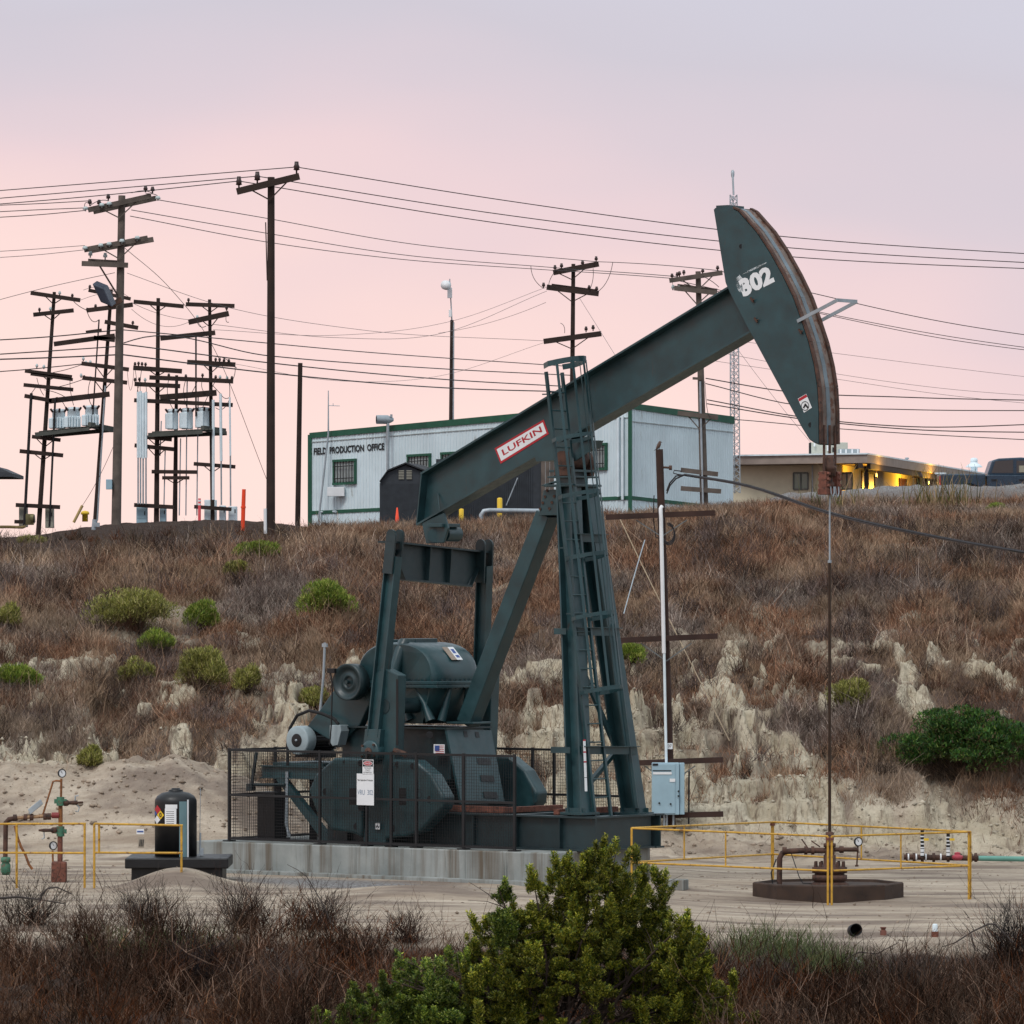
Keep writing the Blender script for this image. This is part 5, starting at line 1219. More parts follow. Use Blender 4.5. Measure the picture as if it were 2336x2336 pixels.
wl_ = [([(-80, 441), (300, 411), (676, 381)], 165, YB, t_, 'left span of the topmost wire, ending at the right insulator of the dark pole'),
 ([(676, 381), (1150, 457), (1761, 537), (2400, 582)], YB, 160, t_, 'topmost wire running right from the dark pole past the horsehead'),
 ([(-80, 459), (250, 431), (587, 402)], 165, YB, t_, 'left span of the second wire from the top'),
 ([(587, 402), (1150, 490), (1775, 563), (2400, 602)], YB, 160, t_, 'second wire from the top, right of the dark pole'),
 ([(-80, 472), (250, 444), (545, 413)], 165, YB, t_, 'left span of the third wire from the top'),
 ([(545, 413), (1150, 511), (1795, 585), (2400, 615)], YB, 160, t_, 'third wire from the top, right of the dark pole'),
 ([(-80, 471), (100, 464), (205, 458)], YA, YA, t_, 'upper of three wires reaching the grey pole from the left edge'),
 ([(-80, 487), (100, 478), (200, 474)], YA, YA, t_, 'middle of three wires reaching the grey pole from the left edge'),
 ([(-80, 500), (100, 489), (195, 480)], YA, YA, t_, 'lowest of three wires reaching the grey pole from the left edge'),
 ([(361, 456), (608, 498), (900, 551), (1360, 597)], YA, YE, t_, 'uppermost of three wires from the grey pole to the pole behind the beam'),
 ([(300, 479), (608, 532), (900, 579), (1281, 612)], YA, YE, t_, 'middle wire from the grey pole to the pole behind the beam'),
 ([(297, 493), (608, 552), (900, 590), (1266, 617)], YA, YE, t_, 'lower wire from the grey pole to the pole behind the beam'),
 ([(1360, 597), (1500, 604), (1637, 617)], YE, YF, t_, 'upper wire between the two poles behind the beam'),
 ([(1281, 613), (1400, 620), (1545, 631)], YE, YF, t_, 'middle wire between the two poles behind the beam'),
 ([(1266, 617), (1400, 625), (1533, 635)], YE, YF, t_, 'lower wire between the two poles behind the beam'),
 ([(-80, 578), (100, 567), (194, 560)], YA, YA, .010, 'upper of two thin wires at mid height of the grey pole, left side'),
 ([(-80, 592), (100, 580), (192, 570)], YA, YA, .010, 'lower of two thin wires at mid height of the grey pole, left side'),
 ([(-80, 705), (110, 655), (262, 622)], YA, YA, .010, 'slanting thin wire from left edge up to the grey pole'),
 ([(290, 623), (486, 692), (820, 752), (1245, 778)], YA, YE, .009, 'thin wire sloping down right from the grey pole'),
 ([(-80, 780), (140, 766), (275, 752)], YA, YA, .020, 'upper heavy cable left of the grey pole'),
 ([(275, 752), (486, 771), (820, 802), (1300, 836)], YA, YE, .018, 'upper heavy cable right of the grey pole, going behind the beam'),
 ([(-80, 813), (140, 799), (275, 790)], YA, YA, .020, 'middle heavy cable left of the grey pole'),
 ([(283, 782), (312, 773), (608, 811), (1020, 842), (1300, 856)], YA, YE, .020, 'second heavy cable right of the grey pole, kinked near the pole'),
 ([(-80, 822), (140, 815), (275, 809)], YA, YA, .024, 'lowest heavy cable left of the grey pole'),
 ([(280, 785), (608, 827), (1020, 866), (1300, 882)], YA, YE, .022, 'third heavy cable right of the grey pole'),
 ([(278, 809), (608, 850), (1020, 885), (1300, 894)], YA, YE, .024, 'lowest heavy cable right of the grey pole'),
 ([(-80, 853), (60, 843), (190, 830)], YT, YT, .018, 'cable from the left edge to the far left pole structure'),
 ([(1610, 863), (1785, 892), (2060, 906), (2400, 914)], YF, 200, .020, 'heavy cable right of the horsehead, upper'),
 ([(1610, 875), (1803, 922), (2060, 934), (2400, 937)], YF, 200, .018, 'heavy cable right of the horsehead, second'),
 ([(1613, 912), (1819, 950), (2069, 973), (2400, 967)], YF, 200, .020, 'heavy cable right of the horsehead, third'),
 ([(1613, 921), (1830, 956), (2069, 979), (2400, 987)], YF, 200, .020, 'heavy cable right of the horsehead, fourth'),
 ([(1400, 945), (1650, 955), (1913, 978), (2400, 1006)], 205, 200, .017, 'lowest cable right of the horsehead above the beige roof'),
 ([(1637, 617), (1842, 666), (2150, 734), (2420, 775)], YF, 200, .015, 'wire sloping down right above the wireline guard'),
 ([(1545, 640), (1865, 711), (2150, 765), (2420, 803)], YF, 200, .013, 'upper of two close wires below the wireline guard'),
 ([(1560, 648), (1865, 714), (2150, 772), (2420, 808)], YF, 200, .013, 'lower of two close wires below the wireline guard'),
 ([(1620, 770), (1890, 804), (2150, 837), (2420, 868)], 220, 260, .009, 'faint thin wire right of the horsehead, upper'),
 ([(1620, 800), (1890, 850), (2150, 886), (2420, 907)], 220, 260, .009, 'faint thin wire right of the horsehead, middle'),
 ([(1620, 822), (1890, 862), (2150, 900), (2420, 927)], 220, 260, .009, 'faint thin wire right of the horsehead, lower'),
 ([(1000, 760), (1120, 735), (1245, 690)], YD, YE, .009, 'upper thin wire rising to the middle crossarm behind the beam'),
 ([(486, 740), (760, 770), (1000, 762), (1247, 664)], YT, YE, .009, 'long thin sagging wire from the right transformer frame to the pole behind the beam'),
 ([(486, 752), (760, 765), (1040, 730), (1247, 655)], YT, YE, .008, 'second thin sagging wire from the right transformer frame'),
 ([(535, 830), (760, 868), (1000, 858), (1240, 782)], YT, YE, .007, 'faint sagging wire from low crossarm right of the transformers'),
 ([(278, 560), (390, 660), (480, 780), (615, 1110)], YA, YT, .010, 'long guy wire slanting down right across the right pole structure'),
 ([(262, 1010), (240, 1060), (188, 1153)], YA, 178, .009, 'guy wire running down to the pale yellow guard'),
 ([(1322, 680), (1372, 760), (1440, 870)], YE, 200, .009, 'guy wire slanting from the pole behind the beam'),
 ([(1685, 800), (1745, 880), (1850, 1010)], YG, 225, .009, 'guy wire slanting from the lattice tower behind the horsehead'),
 ([(183, 685), (240, 668), (275, 664)], YT, YA, .008, 'thin wire from far left crossarm to the grey pole'),
 ([(190, 662), (215, 655), (297, 680)], YT, YT, .008, 'short jumper wire above the floodlight'),
 ([(300, 690), (400, 725), (478, 730)], YT, YT, .008, 'thin wire between the two timber structures, upper'),
 ([(300, 705), (390, 745), (430, 735)], YT, YT, .008, 'thin wire between the two timber structures, lower'),
 ([(290, 842), (305, 850), (306, 838)], YT, YT, .008, 'tiny slack jumper between the two timber structures')]
for pts_, y0, y1, r, lab in wl_: wire(pts_, y0, y1, r * .9, label=lab, mat=WIRE if r > .011 else GALW, group=GW)
# slack jumpers on the structures, as part of them
for root, js in ((hf1, [((84, 862), (90, 890), (100, 902)), ((84, 880), (70, 900), (71, 897)), ((126, 908), (135, 900), (150, 930)), ((160, 866), (158, 890), (168, 925)), ((206, 868), (195, 900), (209, 925)), ((165, 684), (178, 700), (199, 708)), ((199, 712), (210, 745), (226, 729)), ((100, 889), (140, 895), (160, 915)), ((186, 832), (150, 845), (120, 850)), ((188, 866), (150, 880), (120, 885))]),
                 (hf2, [((308, 839), (312, 870), (315, 894)), ((324, 838), (318, 870), (320, 892)), ((331, 875), (336, 890), (333, 894)), ((318, 875), (310, 900), (315, 894)), ((503, 898), (512, 915), (524, 906)), ((524, 906), (525, 880), (522, 870)), ((492, 868), (480, 890), (462, 930)), ((424, 866), (412, 900), (427, 930)), ((385, 866), (375, 900), (394, 932)), ((462, 866), (455, 885), (470, 900)), ((450, 735), (456, 752), (470, 744)), ((517, 715), (512, 738), (522, 735)), ((503, 898), (495, 890), (486, 880)), ((450, 870), (440, 895), (430, 905)), ((400, 866), (408, 890), (403, 905)), ((529, 870), (540, 850), (535, 832)), ((490, 812), (515, 812), (540, 840)), ((524, 910), (510, 945), (492, 930))]),
                 (pA, [((195, 478), (188, 458), (205, 462)), ((205, 470), (225, 452), (248, 458)), ((332, 442), (366, 440), (360, 456)), ((300, 440), (330, 430), (348, 441))]),
                 (pE, [((1240, 658), (1212, 640), (1211, 607)), ((1344, 664), (1356, 640), (1353, 612)), ((1361, 667), (1390, 650), (1398, 598)), ((1268, 616), (1250, 640), (1252, 655)), ((1288, 760), (1290, 740), (1278, 737))]),
                 (pF, [((1533, 640), (1536, 652), (1535, 662)), ((1608, 870), (1612, 960), (1622, 950)), ((1603, 630), (1625, 640), (1640, 655))])):
    Yj = {pA: YA, pE: YE, pF: YF}.get(root, YT)
    for a, b, c in js:
        A, B_, C_ = P(*a, Yj - .3), P(*b, Yj - .35), P(*c, Yj - .3); m = MB()
        m.tube([A * (1 - u)**2 + B_ * 2 * u * (1 - u) + C_ * u * u for u in np.linspace(0, 1, 8)], .011, 4, False); m.build('jumper_wire', WIRE, root)
# ---------------------------------------------------------------- near timber pole by the pumpjack with the electric box
YH = 104.0; pH = pole('meter_pole', (1532, 1890), (1504, 1025), YH, 20, 17, WOODB, 'dark brown pole right of the pumpjack with a white conduit and electric box', group=None, sink=.6)
for a, b, br in (((1382, 1180), (1631, 1170), (1509, 1224)), ((1409, 1461), (1637, 1451), (1520, 1508)), ((1440, 1741), (1649, 1733), (1528, 1788)), ((1450, 1862), (1650, 1857), None)):
    arm(pH, a, b, YH, WOODB, .10, .09, -.13, None)
    if br:
        for f in (-1, 1):
            m = MB(); m.bar(P(br[0] + f * 58, a[1] + 6, YH - .12), P(br[0], br[1], YH - .11), .012, .02); m.build('arm_brace', paint('dull_zinc', (.14, .15, .15), .6), pH)
m = MB(); m.tube([P(1510, 1155, YH - .16), P(1507, 1160, YH - .19), P(1508, 1180, YH - .19), P(1514.5, 1490, YH - .19)], .036, 10); m.build('white_conduit', WHITE, pH)
m = MB(); m.tube([P(1515, 1488, YH - .19), P(1520, 1740, YH - .19)], .025, 8); m.build('grey_conduit', GREY, pH)
m = MB(); m.cyl(P(1512, 1066, YH), P(1528, 1067, YH), .02, None, 8); m.cyl(P(1526, 1067, YH), P(1533, 1067, YH), .045, None, 10); m.build('spool_insulator', RUSTM, pH)
m = MB(); m.frame(P(1528, 1702, YH - .13), (.05, 0, 0), (0, .004, 0), (0, 0, .055)); tg = m.build('number_tag', WHITE, pH)
text_fit('lettering', '37', P(1524.5, 1705, YH - .14), Vector((.06, 0, 0)), Vector((0, 0, .055)), INK, tg)
m = MB()
for k in range(3): m.tube([P(1512 + 14 * math.cos(a) + 12 + k, 1215 + 22 * math.sin(a) + 3 * k, YH - .16) for a in np.linspace(-1.8, 2.6, 14)], .011, 5)
m.tube([P(1492, 1130, YH - .1), P(1490, 1180, YH - .1), P(1496, 1225, YH - .1), P(1502, 1228, YH - .1)], .011, 5)
m.build('cable_coil', WIRE, pH)
c = P(1518, 1799, YH - .3); ebx = thing('electric_box', tuple(P(1518, 1858, YH - .3)), 'light blue grey electric box mounted on the timber pole crossarms', 'electric box')
m = MB(); m.frame(c, (31 * YH / FPX, 0, 0), (0, .13, 0), (0, 0, 59 * YH / FPX)); m.build('enclosure', BOXM, ebx, bevel=.012)
m = MB(); m.frame(c + Vector((-.035, -.138, 0)), (26 * YH / FPX, 0, 0), (0, .007, 0), (0, 0, 56 * YH / FPX)); dr = m.build('cabinet_door', BOXM, ebx, bevel=.006)
m = MB(); m.frame(P(1511, 1764, YH - .452), (.17, 0, 0), (0, .003, 0), (0, 0, .022)); m.frame(P(1534, 1780, YH - .452), (.05, 0, 0), (0, .003, 0), (0, 0, .03)); m.build('paper_label', WHITE, dr)
m = MB(); m.frame(P(1495, 1744, YH - .452), (.05, 0, 0), (0, .003, 0), (0, 0, .02)); m.frame(P(1510, 1758, YH - .452), (.17, 0, 0), (0, .003, 0), (0, 0, .008)); m.build('dark_label', INK, dr)
for x, y in ((1504, 1832), (1530, 1834), (1548, 1805), (1548, 1816)):
    m = MB(); m.cyl(P(x, y, YH - .44), P(x, y, YH - .47), .018, None, 8); m.build('knob', INK, dr)
m = MB(); m.frame(c + Vector((.30, .02, 0)), (.045, 0, 0), (0, .1, 0), (0, 0, .47)); m.build('side_duct', BOXM, ebx, bevel=.008)
m = MB()
for x in (1505, 1515, 1521, 1536): m.tube([P(x, 1858, YH - .3), P(x, 1885, YH - .3)], .02, 6)
m.build('bottom_conduit', GREYM, ebx)
m = MB(); m.bar(P(1572, 1755, YH - .1), P(1571, 1880, YH - .1), .03, .03); m.build('stay_rod', BLACK, pH)
# bird on top of the pole
bd = thing('bird', tuple(P(1503, 1025, YH)), 'small brown bird perched on top of the timber pole', 'bird')
m = MB(); c = P(1503, 1017, YH)
m.tube([c + Vector(v) for v in ((-.055, .0, -.075), (-.035, 0, -.045), (-.01, 0, -.01), (.008, 0, .03), (.014, 0, .052), (.02, 0, .07), (.018, 0, .085))], .03, 10, True, [.006, .02, .036, .036, .026, .027, .012])
m.build('body', paint('brown_bird_plumage', (.10, .06, .045), .8, var=.3), bd)
m = MB(); m.cyl(c + Vector((.042, 0, .068)), c + Vector((.066, 0, .062)), .008, .001, 6); m.build('beak', INK, bd)
m = MB(); m.bar(c + Vector((-.03, 0, -.05)), c + Vector((-.085, 0, -.085)), .03, .008); m.build('tail', paint('dark_bird_feathers', (.04, .028, .022), .8), bd)
for q_ in (-.01, .012):
    m = MB(); m.cyl(c + Vector((q_, 0, -.03)), c + Vector((q_, 0, -.066)), .005, None, 5); m.build('leg', INK, bd)
wire([(1562, 1083), (1700, 1106), (1892, 1169), (2130, 1223), (2420, 1272)], YH, 80, .025, label='thick black cable from the timber pole swooping down right across the slope', name='service_cable', group=None)
wire([(1562, 1084), (1700, 1108), (1892, 1172), (2130, 1225), (2420, 1273)], YH, 80, .018, mat=GALW, label='thin bare messenger wire lashed under the thick service cable', name='messenger_wire', group=None)
m = MB()
for k in (0, 6): m.tube([P(x, y, YH - .1) for x, y in ((1521, 1126 - k), (1528, 1108 - k), (1542, 1092 - k), (1562, 1083))], .016, 6)
m.tube([P(x, y, YH - .1) for x, y in ((1600, 1087), (1570, 1085), (1545, 1082), (1536, 1079), (1538, 1073), (1555, 1075))], .012, 6)
m.build('drip_loop', WIRE, pH)
wire([(1410, 1175), (1470, 1300), (1560, 1480), (1664, 1690)], 112, 106, .010, mat=paint('tan_rope', (.30, .23, .15), .8), label='pale tan guy rope slanting down right across the clay bank', name='guy_rope', group=None)
wire([(1423, 1400), (1445, 1320), (1471, 1232)], 106, 110, .010, mat=GREYM, label='short grey guy rod with a turnbuckle beside the ladder', name='guy_rod', group=None)
# ---------------------------------------------------------------- buildings on the hilltop
def office():
    Lc, Cc, Rc = P(708, 990, 201), P(1437, 922, 190), P(1673, 953, 195.5)
    root = thing('office_building', (Cc.x, Cc.y, 7.0), 'white ribbed metal office with green trim and black lettering', 'building')
    zb = 6.6; A, B, D = (Lc.x, Lc.y), (Cc.x, Cc.y), (Rc.x, Rc.y)
    ctr = Vector((B[0] - 1.5, B[1] + 8, 0))
    def nrm(a, b):
        n = Vector((b[1] - a[1], -(b[0] - a[0]), 0)).normalized(); return n if n.dot(Vector((a[0], a[1], 0)) - ctr) > 0 else -n
    E_ = (A[0] + D[0] - B[0], A[1] + D[1] - B[1])
    m = MB(); tops = [Lc, Cc, Rc, Vector((E_[0], E_[1], (Lc.z + Rc.z) / 2 - .3))]
    bots = [Vector((p.x, p.y, zb)) for p in tops]
    m.add(bots + tops, [(0, 1, 5, 4), (1, 2, 6, 5), (2, 3, 7, 6), (3, 0, 4, 7), (4, 5, 6, 7), (3, 2, 1, 0)]); m.build('wall', WHITEW, root)
    for nm, (a, b, px0, px1) in (('front', (A, B, 708, 1437)), ('end', (B, D, 1437, 1673))):
        n = nrm(a, b); pa, pb = (Lc, Cc) if nm == 'front' else (Cc, Rc)
        m = MB(); Lw = (Vector(b) - Vector(a)).length if False else math.dist(a, b); N = int(Lw / .30); u = (Vector((b[0], b[1], 0)) - Vector((a[0], a[1], 0))) / N
        for i in range(N):     # standing ribs of the siding
            for f in (0.0, .5):
                p = Vector((a[0], a[1], 0)) + u * (i + f); zt_ = pa.z + (pb.z - pa.z) * (i + f) / N
                m.frame(Vector((p.x, p.y, (zb + zt_) / 2)) + n * .007, u.normalized() * (.03 if f == 0 else .012), n * .007, UPV * ((zt_ - zb) / 2 - .02))
        m.build('siding_rib', WHITEW, root)
        m = MB(); lift = n * .05; o_ = UPV * .42
        m.prism([pa + lift + UPV * .04, pb + lift + UPV * .04, pb + lift - o_ * .50, pa + lift - o_ * .36], -n * .09); m.build('green_fascia', GREEN, root)
        m = MB(); q0, q1 = ((708, 1166), (1437, 1131)) if nm == 'front' else ((1437, 1131), (1673, 1158))
        p0, p1 = onplane(*q0, a, b), onplane(*q1, a, b)
        m.prism([p0 + n * .035, p1 + n * .035, p1 + n * .035 - UPV * .12, p0 + n * .035 - UPV * .12], -n * .06); m.build('green_base_band', GREEN, root)
        m = MB(); g0, g1 = ((708, 1008), (1437, 951)) if nm == 'front' else ((1437, 960), (1673, 985))
        p0, p1 = onplane(*g0, a, b), onplane(*g1, a, b); m.prism([p0 + n * .03, p1 + n * .03, p1 + n * .03 - UPV * .03, p0 + n * .03 - UPV * .03], -n * .03); m.build('siding_joint', paint('grey_joint', (.33, .37, .37), .6), root)
    n = (nrm(A, B) + nrm(B, D)).normalized()
    m = MB(); m.frame(Vector((B[0], B[1], (zb + Cc.z) / 2)) + n * .02, Vector((.065, 0, 0)), Vector((0, .065, 0)), UPV * ((Cc.z - zb) / 2 - .03)); m.build('green_corner_trim', GREEN, root)
    m = MB(); m.frame(Vector((A[0], A[1], (zb + Lc.z) / 2)) + nrm(A, B) * .03, Vector((.07, 0, 0)), Vector((0, .07, 0)), UPV * ((Lc.z - zb) / 2 - .03)); m.build('green_corner_trim', GREEN, root)
    def win(x0, y0, x1, y1, a, b, dy=0, bars=7):
        n = nrm(a, b); c = [onplane(x0, y1, a, b), onplane(x1, y1 + dy, a, b), onplane(x1, y0 + dy, a, b), onplane(x0, y0, a, b)]
        u = (c[1] - c[0]); w_ = u.length; u.normalize(); v = UPV; h = (c[3] - c[0]).z
        m = MB(); t = .09
        for p, q_, ww in ((c[0] + v * t / 2, c[1] + v * t / 2, t), (c[3] - v * t / 2, c[2] - v * t / 2, t)): m.bar(p + n * .05, q_ + n * .05, .09, ww)
        for p, q_ in ((c[0] + u * t / 2, c[3] + u * t / 2), (c[1] - u * t / 2, c[2] - u * t / 2)): m.bar(p + n * .045, q_ + n * .045, t, .07, n)
        f = m.build('window', GREEN, root)
        m = MB(); m.prism([c[0] + u * t + v * t + n * .02, c[1] - u * t + v * t + n * .02, c[2] - u * t - v * t + n * .02, c[3] + u * t - v * t + n * .02], n * .006); m.build('pane', paint('pale_blind', (.36, .40, .40), .3, var=.2), f)
        m = MB()
        for i in range(bars): p = c[0].lerp(c[1], (i + 1) / (bars + 1)); m.bar(p + v * t * .8 + n * .12, p + v * (h - t * .8) + n * .12, .024, .024, n)
        for z_ in (.22, h - .25): m.bar(c[0] + v * z_ + n * .12 + u * t, c[1] + v * z_ + n * .12 - u * t, .024, .03)
        m.build('security_bars', BLACKF, f)
    win(762, 1049, 815, 1107, A, B, -3); win(931, 1037, 985, 1092, A, B, -3); win(1008, 1032, 1062, 1088, A, B, -3); win(1335, 1012, 1387, 1074, A, B, -2)
    n = nrm(A, B); O = onplane(717, 1038, A, B) + n * .03; U = onplane(878, 1026.5, A, B) + n * .03 - O; V = onplane(717, 1022, A, B) + n * .03 - O
    text_fit('lettering', 'FIELD  PRODUCTION  OFFICE', O, U, V, INK, root, bold=.035)
    for px_, y0, y1 in ((1415, 950, 1133), (1425, 950, 1140)):
        p, q_ = onplane(px_, y0, A, B) + n * .1, onplane(px_, y1, A, B) + n * .1; m = MB(); m.tube([p, q_], .05, 8); m.build('downpipe', GREY, root)
    m = MB(); p = onplane(735, 1168, A, B) + n * .08; m.tube([p + Vector((0, 0, -.6)), p, p + Vector((.3, 0, .02)), p + (onplane(770, 1167, A, B) - onplane(735, 1168, A, B))], .045, 6); m.build('downpipe', GREY, root)
    m = MB(); c = onplane(777, 1122, A, B) + n * .22; m.frame(c, (.30, 0, 0), (0, .18, 0), (0, 0, .16)); m.build('wall_cabinet', WHITE, root, bevel=.01)
    # floodlight on a wall post
    lp = thing('area_light', tuple(onplane(859, 1070, A, B) + n * .3), 'grey hooded area light on a thin post against the office wall', 'lamp')
    m = MB(); c = P(877, 957, onplane(875, 957, A, B).y - .6); m.tube([Vector((onplane(899, 965, A, B) + n * .3).to_tuple()), onplane(899, 1075, A, B) + n * .3], .055, 8); m.build('post', GREYM, lp)
    m = MB(); a = c + Vector((-.28, 0, 0)); b = c + Vector((.24, .1, .0)); m.tube([a, a.lerp(b, .75), b, b + Vector((.08, 0, 0))], .14, 16, True, [.155, .155, .10, .05]); m.frame(c + Vector((.24, 0, .13)), (.04, 0, 0), (0, .04, 0), (0, 0, .05)); m.build('lamp_hood', GREYM, lp)
    m = MB(); m.cyl(a + Vector((-.004, 0, 0)), a + Vector((-.012, 0, 0)), .12, None, 16); m.build('lens', GLASS, lp)
    mast = thing('antenna_mast', tuple(onplane(748, 1186, A, B) + n * .5), 'tall thin antenna mast with a small cross arm in front of the office', 'antenna')
    p = onplane(748, 1190, A, B) + n * .5; k = p.y / FPX; q_ = P(749, 891, p.y); m = MB(); m.tube([p - UPV * .3, P(749, 990, p.y), q_], .035, 6, True, [.04, .035, .018]); m.build('mast', GREYM, mast)
    m = MB(); m.tube([P(748, 925, p.y), P(775, 926, p.y)], .012, 5); m.tube([P(760, 925, p.y), P(760, 920, p.y)], .012, 5); m.build('cross_arm', GREYM, mast)
    return root
office()
SHED = paint('black_shed_cladding', (.028, .034, .042), .6, var=.25, scale=4)
def shed():
    Y = 180.0; pts_ = [(866, 1196), (866, 1103), (884, 1078), (925, 1061), (968, 1078), (986, 1103), (986, 1196)]
    root = thing('shed', tuple(P(925, 1190, Y)), 'black barn roofed shed with two louvre vents in front of the office', 'shed')
    m = MB(); m.prism([P(x, y, Y) for x, y in [pts_[0], pts_[1], pts_[2], pts_[3], pts_[4], pts_[5], pts_[6]]], (.5, 4.0, 0)); m.build('wall', SHED, root)
    m = MB()
    for (x0, y0), (x1, y1) in zip(pts_[1:5], pts_[2:6]):
        a, b = P(x0, y0 - 3, Y - .12), P(x1, y1 - 3, Y - .12); m.prism([a, b, b + UPV * .05, a + UPV * .05], (.5, 4.3, 0))
    a = P(862, 1108, Y - .12); m.build('roof', paint('black_roof_felt', (.020, .022, .026), .8), root)
    for x in (909, 927):
        m = MB()
        for k in range(6):
            c = P(x + 6.5, 1074 + k * 3.6, Y - .02); m.frame(c, (.085, 0, 0), (0, .02, 0), (0, 0, .013))
        m.build('louvre_vent', OFFW, root)
    m = MB()
    for x in np.arange(870, 986, 4.2): m.bar(P(x, 1103, Y - .012), P(x, 1196, Y - .012), .02, .012, (0, 1, 0))
    m.build('cladding_rib', SHED, root)
    c2 = thing('storage_container', tuple(P(1110, 1190, 183)), 'long dark blue black storage container beneath the walking beam', 'container')
    m = MB(); a, b = P(996, 1196, 184), P(1234, 1196, 184); m.frame((a + b) / 2 + UPV * 1.04, ((b.x - a.x) / 2, 0, 0), (0, 1.2, 0), (0, 0, 1.04)); m.build('container_body', SHED, c2)
    m = MB()
    for x in np.arange(998, 1214, 5.0): p = P(x, 1180, 182.78); m.frame(Vector((p.x, p.y, a.z + 1.04)), (.02, 0, 0), (0, .02, 0), (0, 0, .95))
    m.build('corrugation', SHED, c2)
    m = MB(); 
    for x in (1239, 1249, 1259): m.frame(P(x, 1113, 182.75), (.068, 0, 0), (0, .03, 0), (0, 0, 1.06))
    m.build('wood_post', WOODG, c2)
    m = MB(); m.tube([P(1155, 1153, 182), P(1181, 1090, 182)], .02, 5); m.build('prop_rod', GREYM, c2)
shed()
def beige():
    root = thing('beige_building', tuple(P(1800, 1112, 232)), 'low beige stucco building with a lit yellow porch', 'building')
    BE = paint('beige_stucco', (.56, .51, .38), .9, var=.06); FA = paint('weathered_fascia', (.27, .22, .19), .8, var=.15); DK = paint('dark_eave_board', (.035, .024, .020), .8)
    Y0, Y1 = 234.3, 232.6; zr = P(0, 1036, 232).z; zw = zr - .42; zb = 6.2
    A, B = P(1640, 0, Y0), P(1920, 0, Y1); m = MB()
    m.prism([Vector((A.x, A.y, zb)), Vector((B.x, B.y, zb)), Vector((B.x, B.y, zw)), Vector((A.x, A.y, zw))], (0, 9, 0)); m.build('wall', BE, root)
    # porch: wall recedes to the right behind the eave
    Ce = P(1978, 0, 230.0); De = P(2250, 0, 268.0); u = (De - Ce); u.z = 0; u.normalize(); n = Vector((-u.y, u.x, 0))
    p0 = Vector((B.x, B.y + .01, 0)); p1 = p0 + u * 46; m = MB(); ps = p0 + u * .35; m.prism([Vector((ps.x, ps.y, zb)), Vector((p1.x, p1.y, zb)), Vector((p1.x, p1.y, zw)), Vector((ps.x, ps.y, zw))], n * .25); m.build('porch_wall', BE, root)
    # roof slab
    A2, C2, D2 = P(1632, 0, 233.6), Ce, Ce + u * 60
    m = MB(); z0 = zr - .40
    m.prism([Vector((A2.x, A2.y, z0)), Vector((C2.x, C2.y, z0)), Vector((D2.x, D2.y, z0)), Vector((D2.x - 4, D2.y + 14, z0)), Vector((A2.x, A2.y + 22, z0))], UPV * .34); m.build('roof', FA, root)
    m = MB(); m.prism([Vector((A2.x - .1, A2.y - .06, zr - .058)), Vector((C2.x, C2.y - .08, zr - .058)), Vector((D2.x, D2.y, zr - .058)), Vector((D2.x - 4, D2.y + 14, zr - .058)), Vector((A2.x - .1, A2.y + 22, zr - .058))], UPV * .06); m.build('metal_drip_edge', GREY, root)
    m = MB(); m.bar(Vector((C2.x, C2.y + .3, z0 - .12)) + u * .6, Vector((D2.x, D2.y, z0 - .12)) + n * .3, .15, .22); m.bar(Vector((B.x + .6, B.y - 3.2, z0 - .12)), Vector((B.x + .6, B.y - .03, z0 - .12)), .15, .2); m.build('eave_beam', DK, root)
    for px_ in (1976, 2094, 2140):
        d = (onplane(px_, 1060, (Ce.x + n.x * .3, Ce.y + n.y * .3), (De.x + n.x * .3, De.y + n.y * .3))); m = MB(); m.bar(Vector((d.x, d.y, zb)), Vector((d.x, d.y, z0 - .1)), .16, .16); m.build('porch_post', DK, root)
    def wwin(x0, y0, x1, y1, a, b, mat, nm='window', fm=None, nn=None):
        nn = nn or Vector((0, -1, 0)); c = [onplane(x, y, a, b) for x, y in ((x0, y1), (x1, y1), (x1, y0), (x0, y0))]
        zt_, zl = max(c[2].z, c[3].z), min(c[0].z, c[1].z)
        c[0].z = c[1].z = zl; c[2].z = c[3].z = zt_; m = MB(); uu = (c[1] - c[0]).normalized()
        for p, q_ in ((c[0], c[1]), (c[3], c[2])): m.bar(p + nn * .04, q_ + nn * .04, .06, .07)
        for p, q_ in ((c[0], c[3]), (c[1], c[2]), (c[0].lerp(c[1], .5), c[3].lerp(c[2], .5))): m.bar(p + nn * .03, q_ + nn * .03, .06, .05, nn)
        f = m.build(nm, fm or paint('dark_window_frame', (.10, .11, .10), .5), root); m = MB(); m.prism([p + nn * .012 for p in c], nn * .006); m.build('pane', mat, f)
    a2, b2 = (A.x, A.y), (B.x, B.y)
    wwin(1810, 1079, 1843, 1116, a2, b2, GLASSG)
    np_ = -n if (-n).y < 0 else n
    pa, pb = (p0.x, p0.y), (p1.x, p1.y)
    wwin(1919, 1079, 1944, 1116, (A.x, A.y - .01), (B.x + .8, B.y - .01), paint('lit_curtain', (.62, .50, .38), .6))
    DKR = paint('dark_brown_door_frame', (.06, .025, .018), .6)
    wwin(1964, 1080, 1994, 1118, pa, pb, paint('door_glass_brown', (.10, .05, .03), .3), 'door', DKR, np_); wwin(2050, 1095, 2066, 1120, pa, pb, DKR, 'door', DKR, np_); wwin(2106, 1100, 2142, 1118, pa, pb, paint('door_glass_brown', (.10, .05, .03), .3), 'bench', DKR, np_)
    m = MB(); d = onplane(1853, 1050, a2, b2); m.bar(Vector((d.x, d.y - .06, zb)), Vector((d.x, d.y - .06, zw)), .05, .05); m.build('downpipe', GREYM, root)
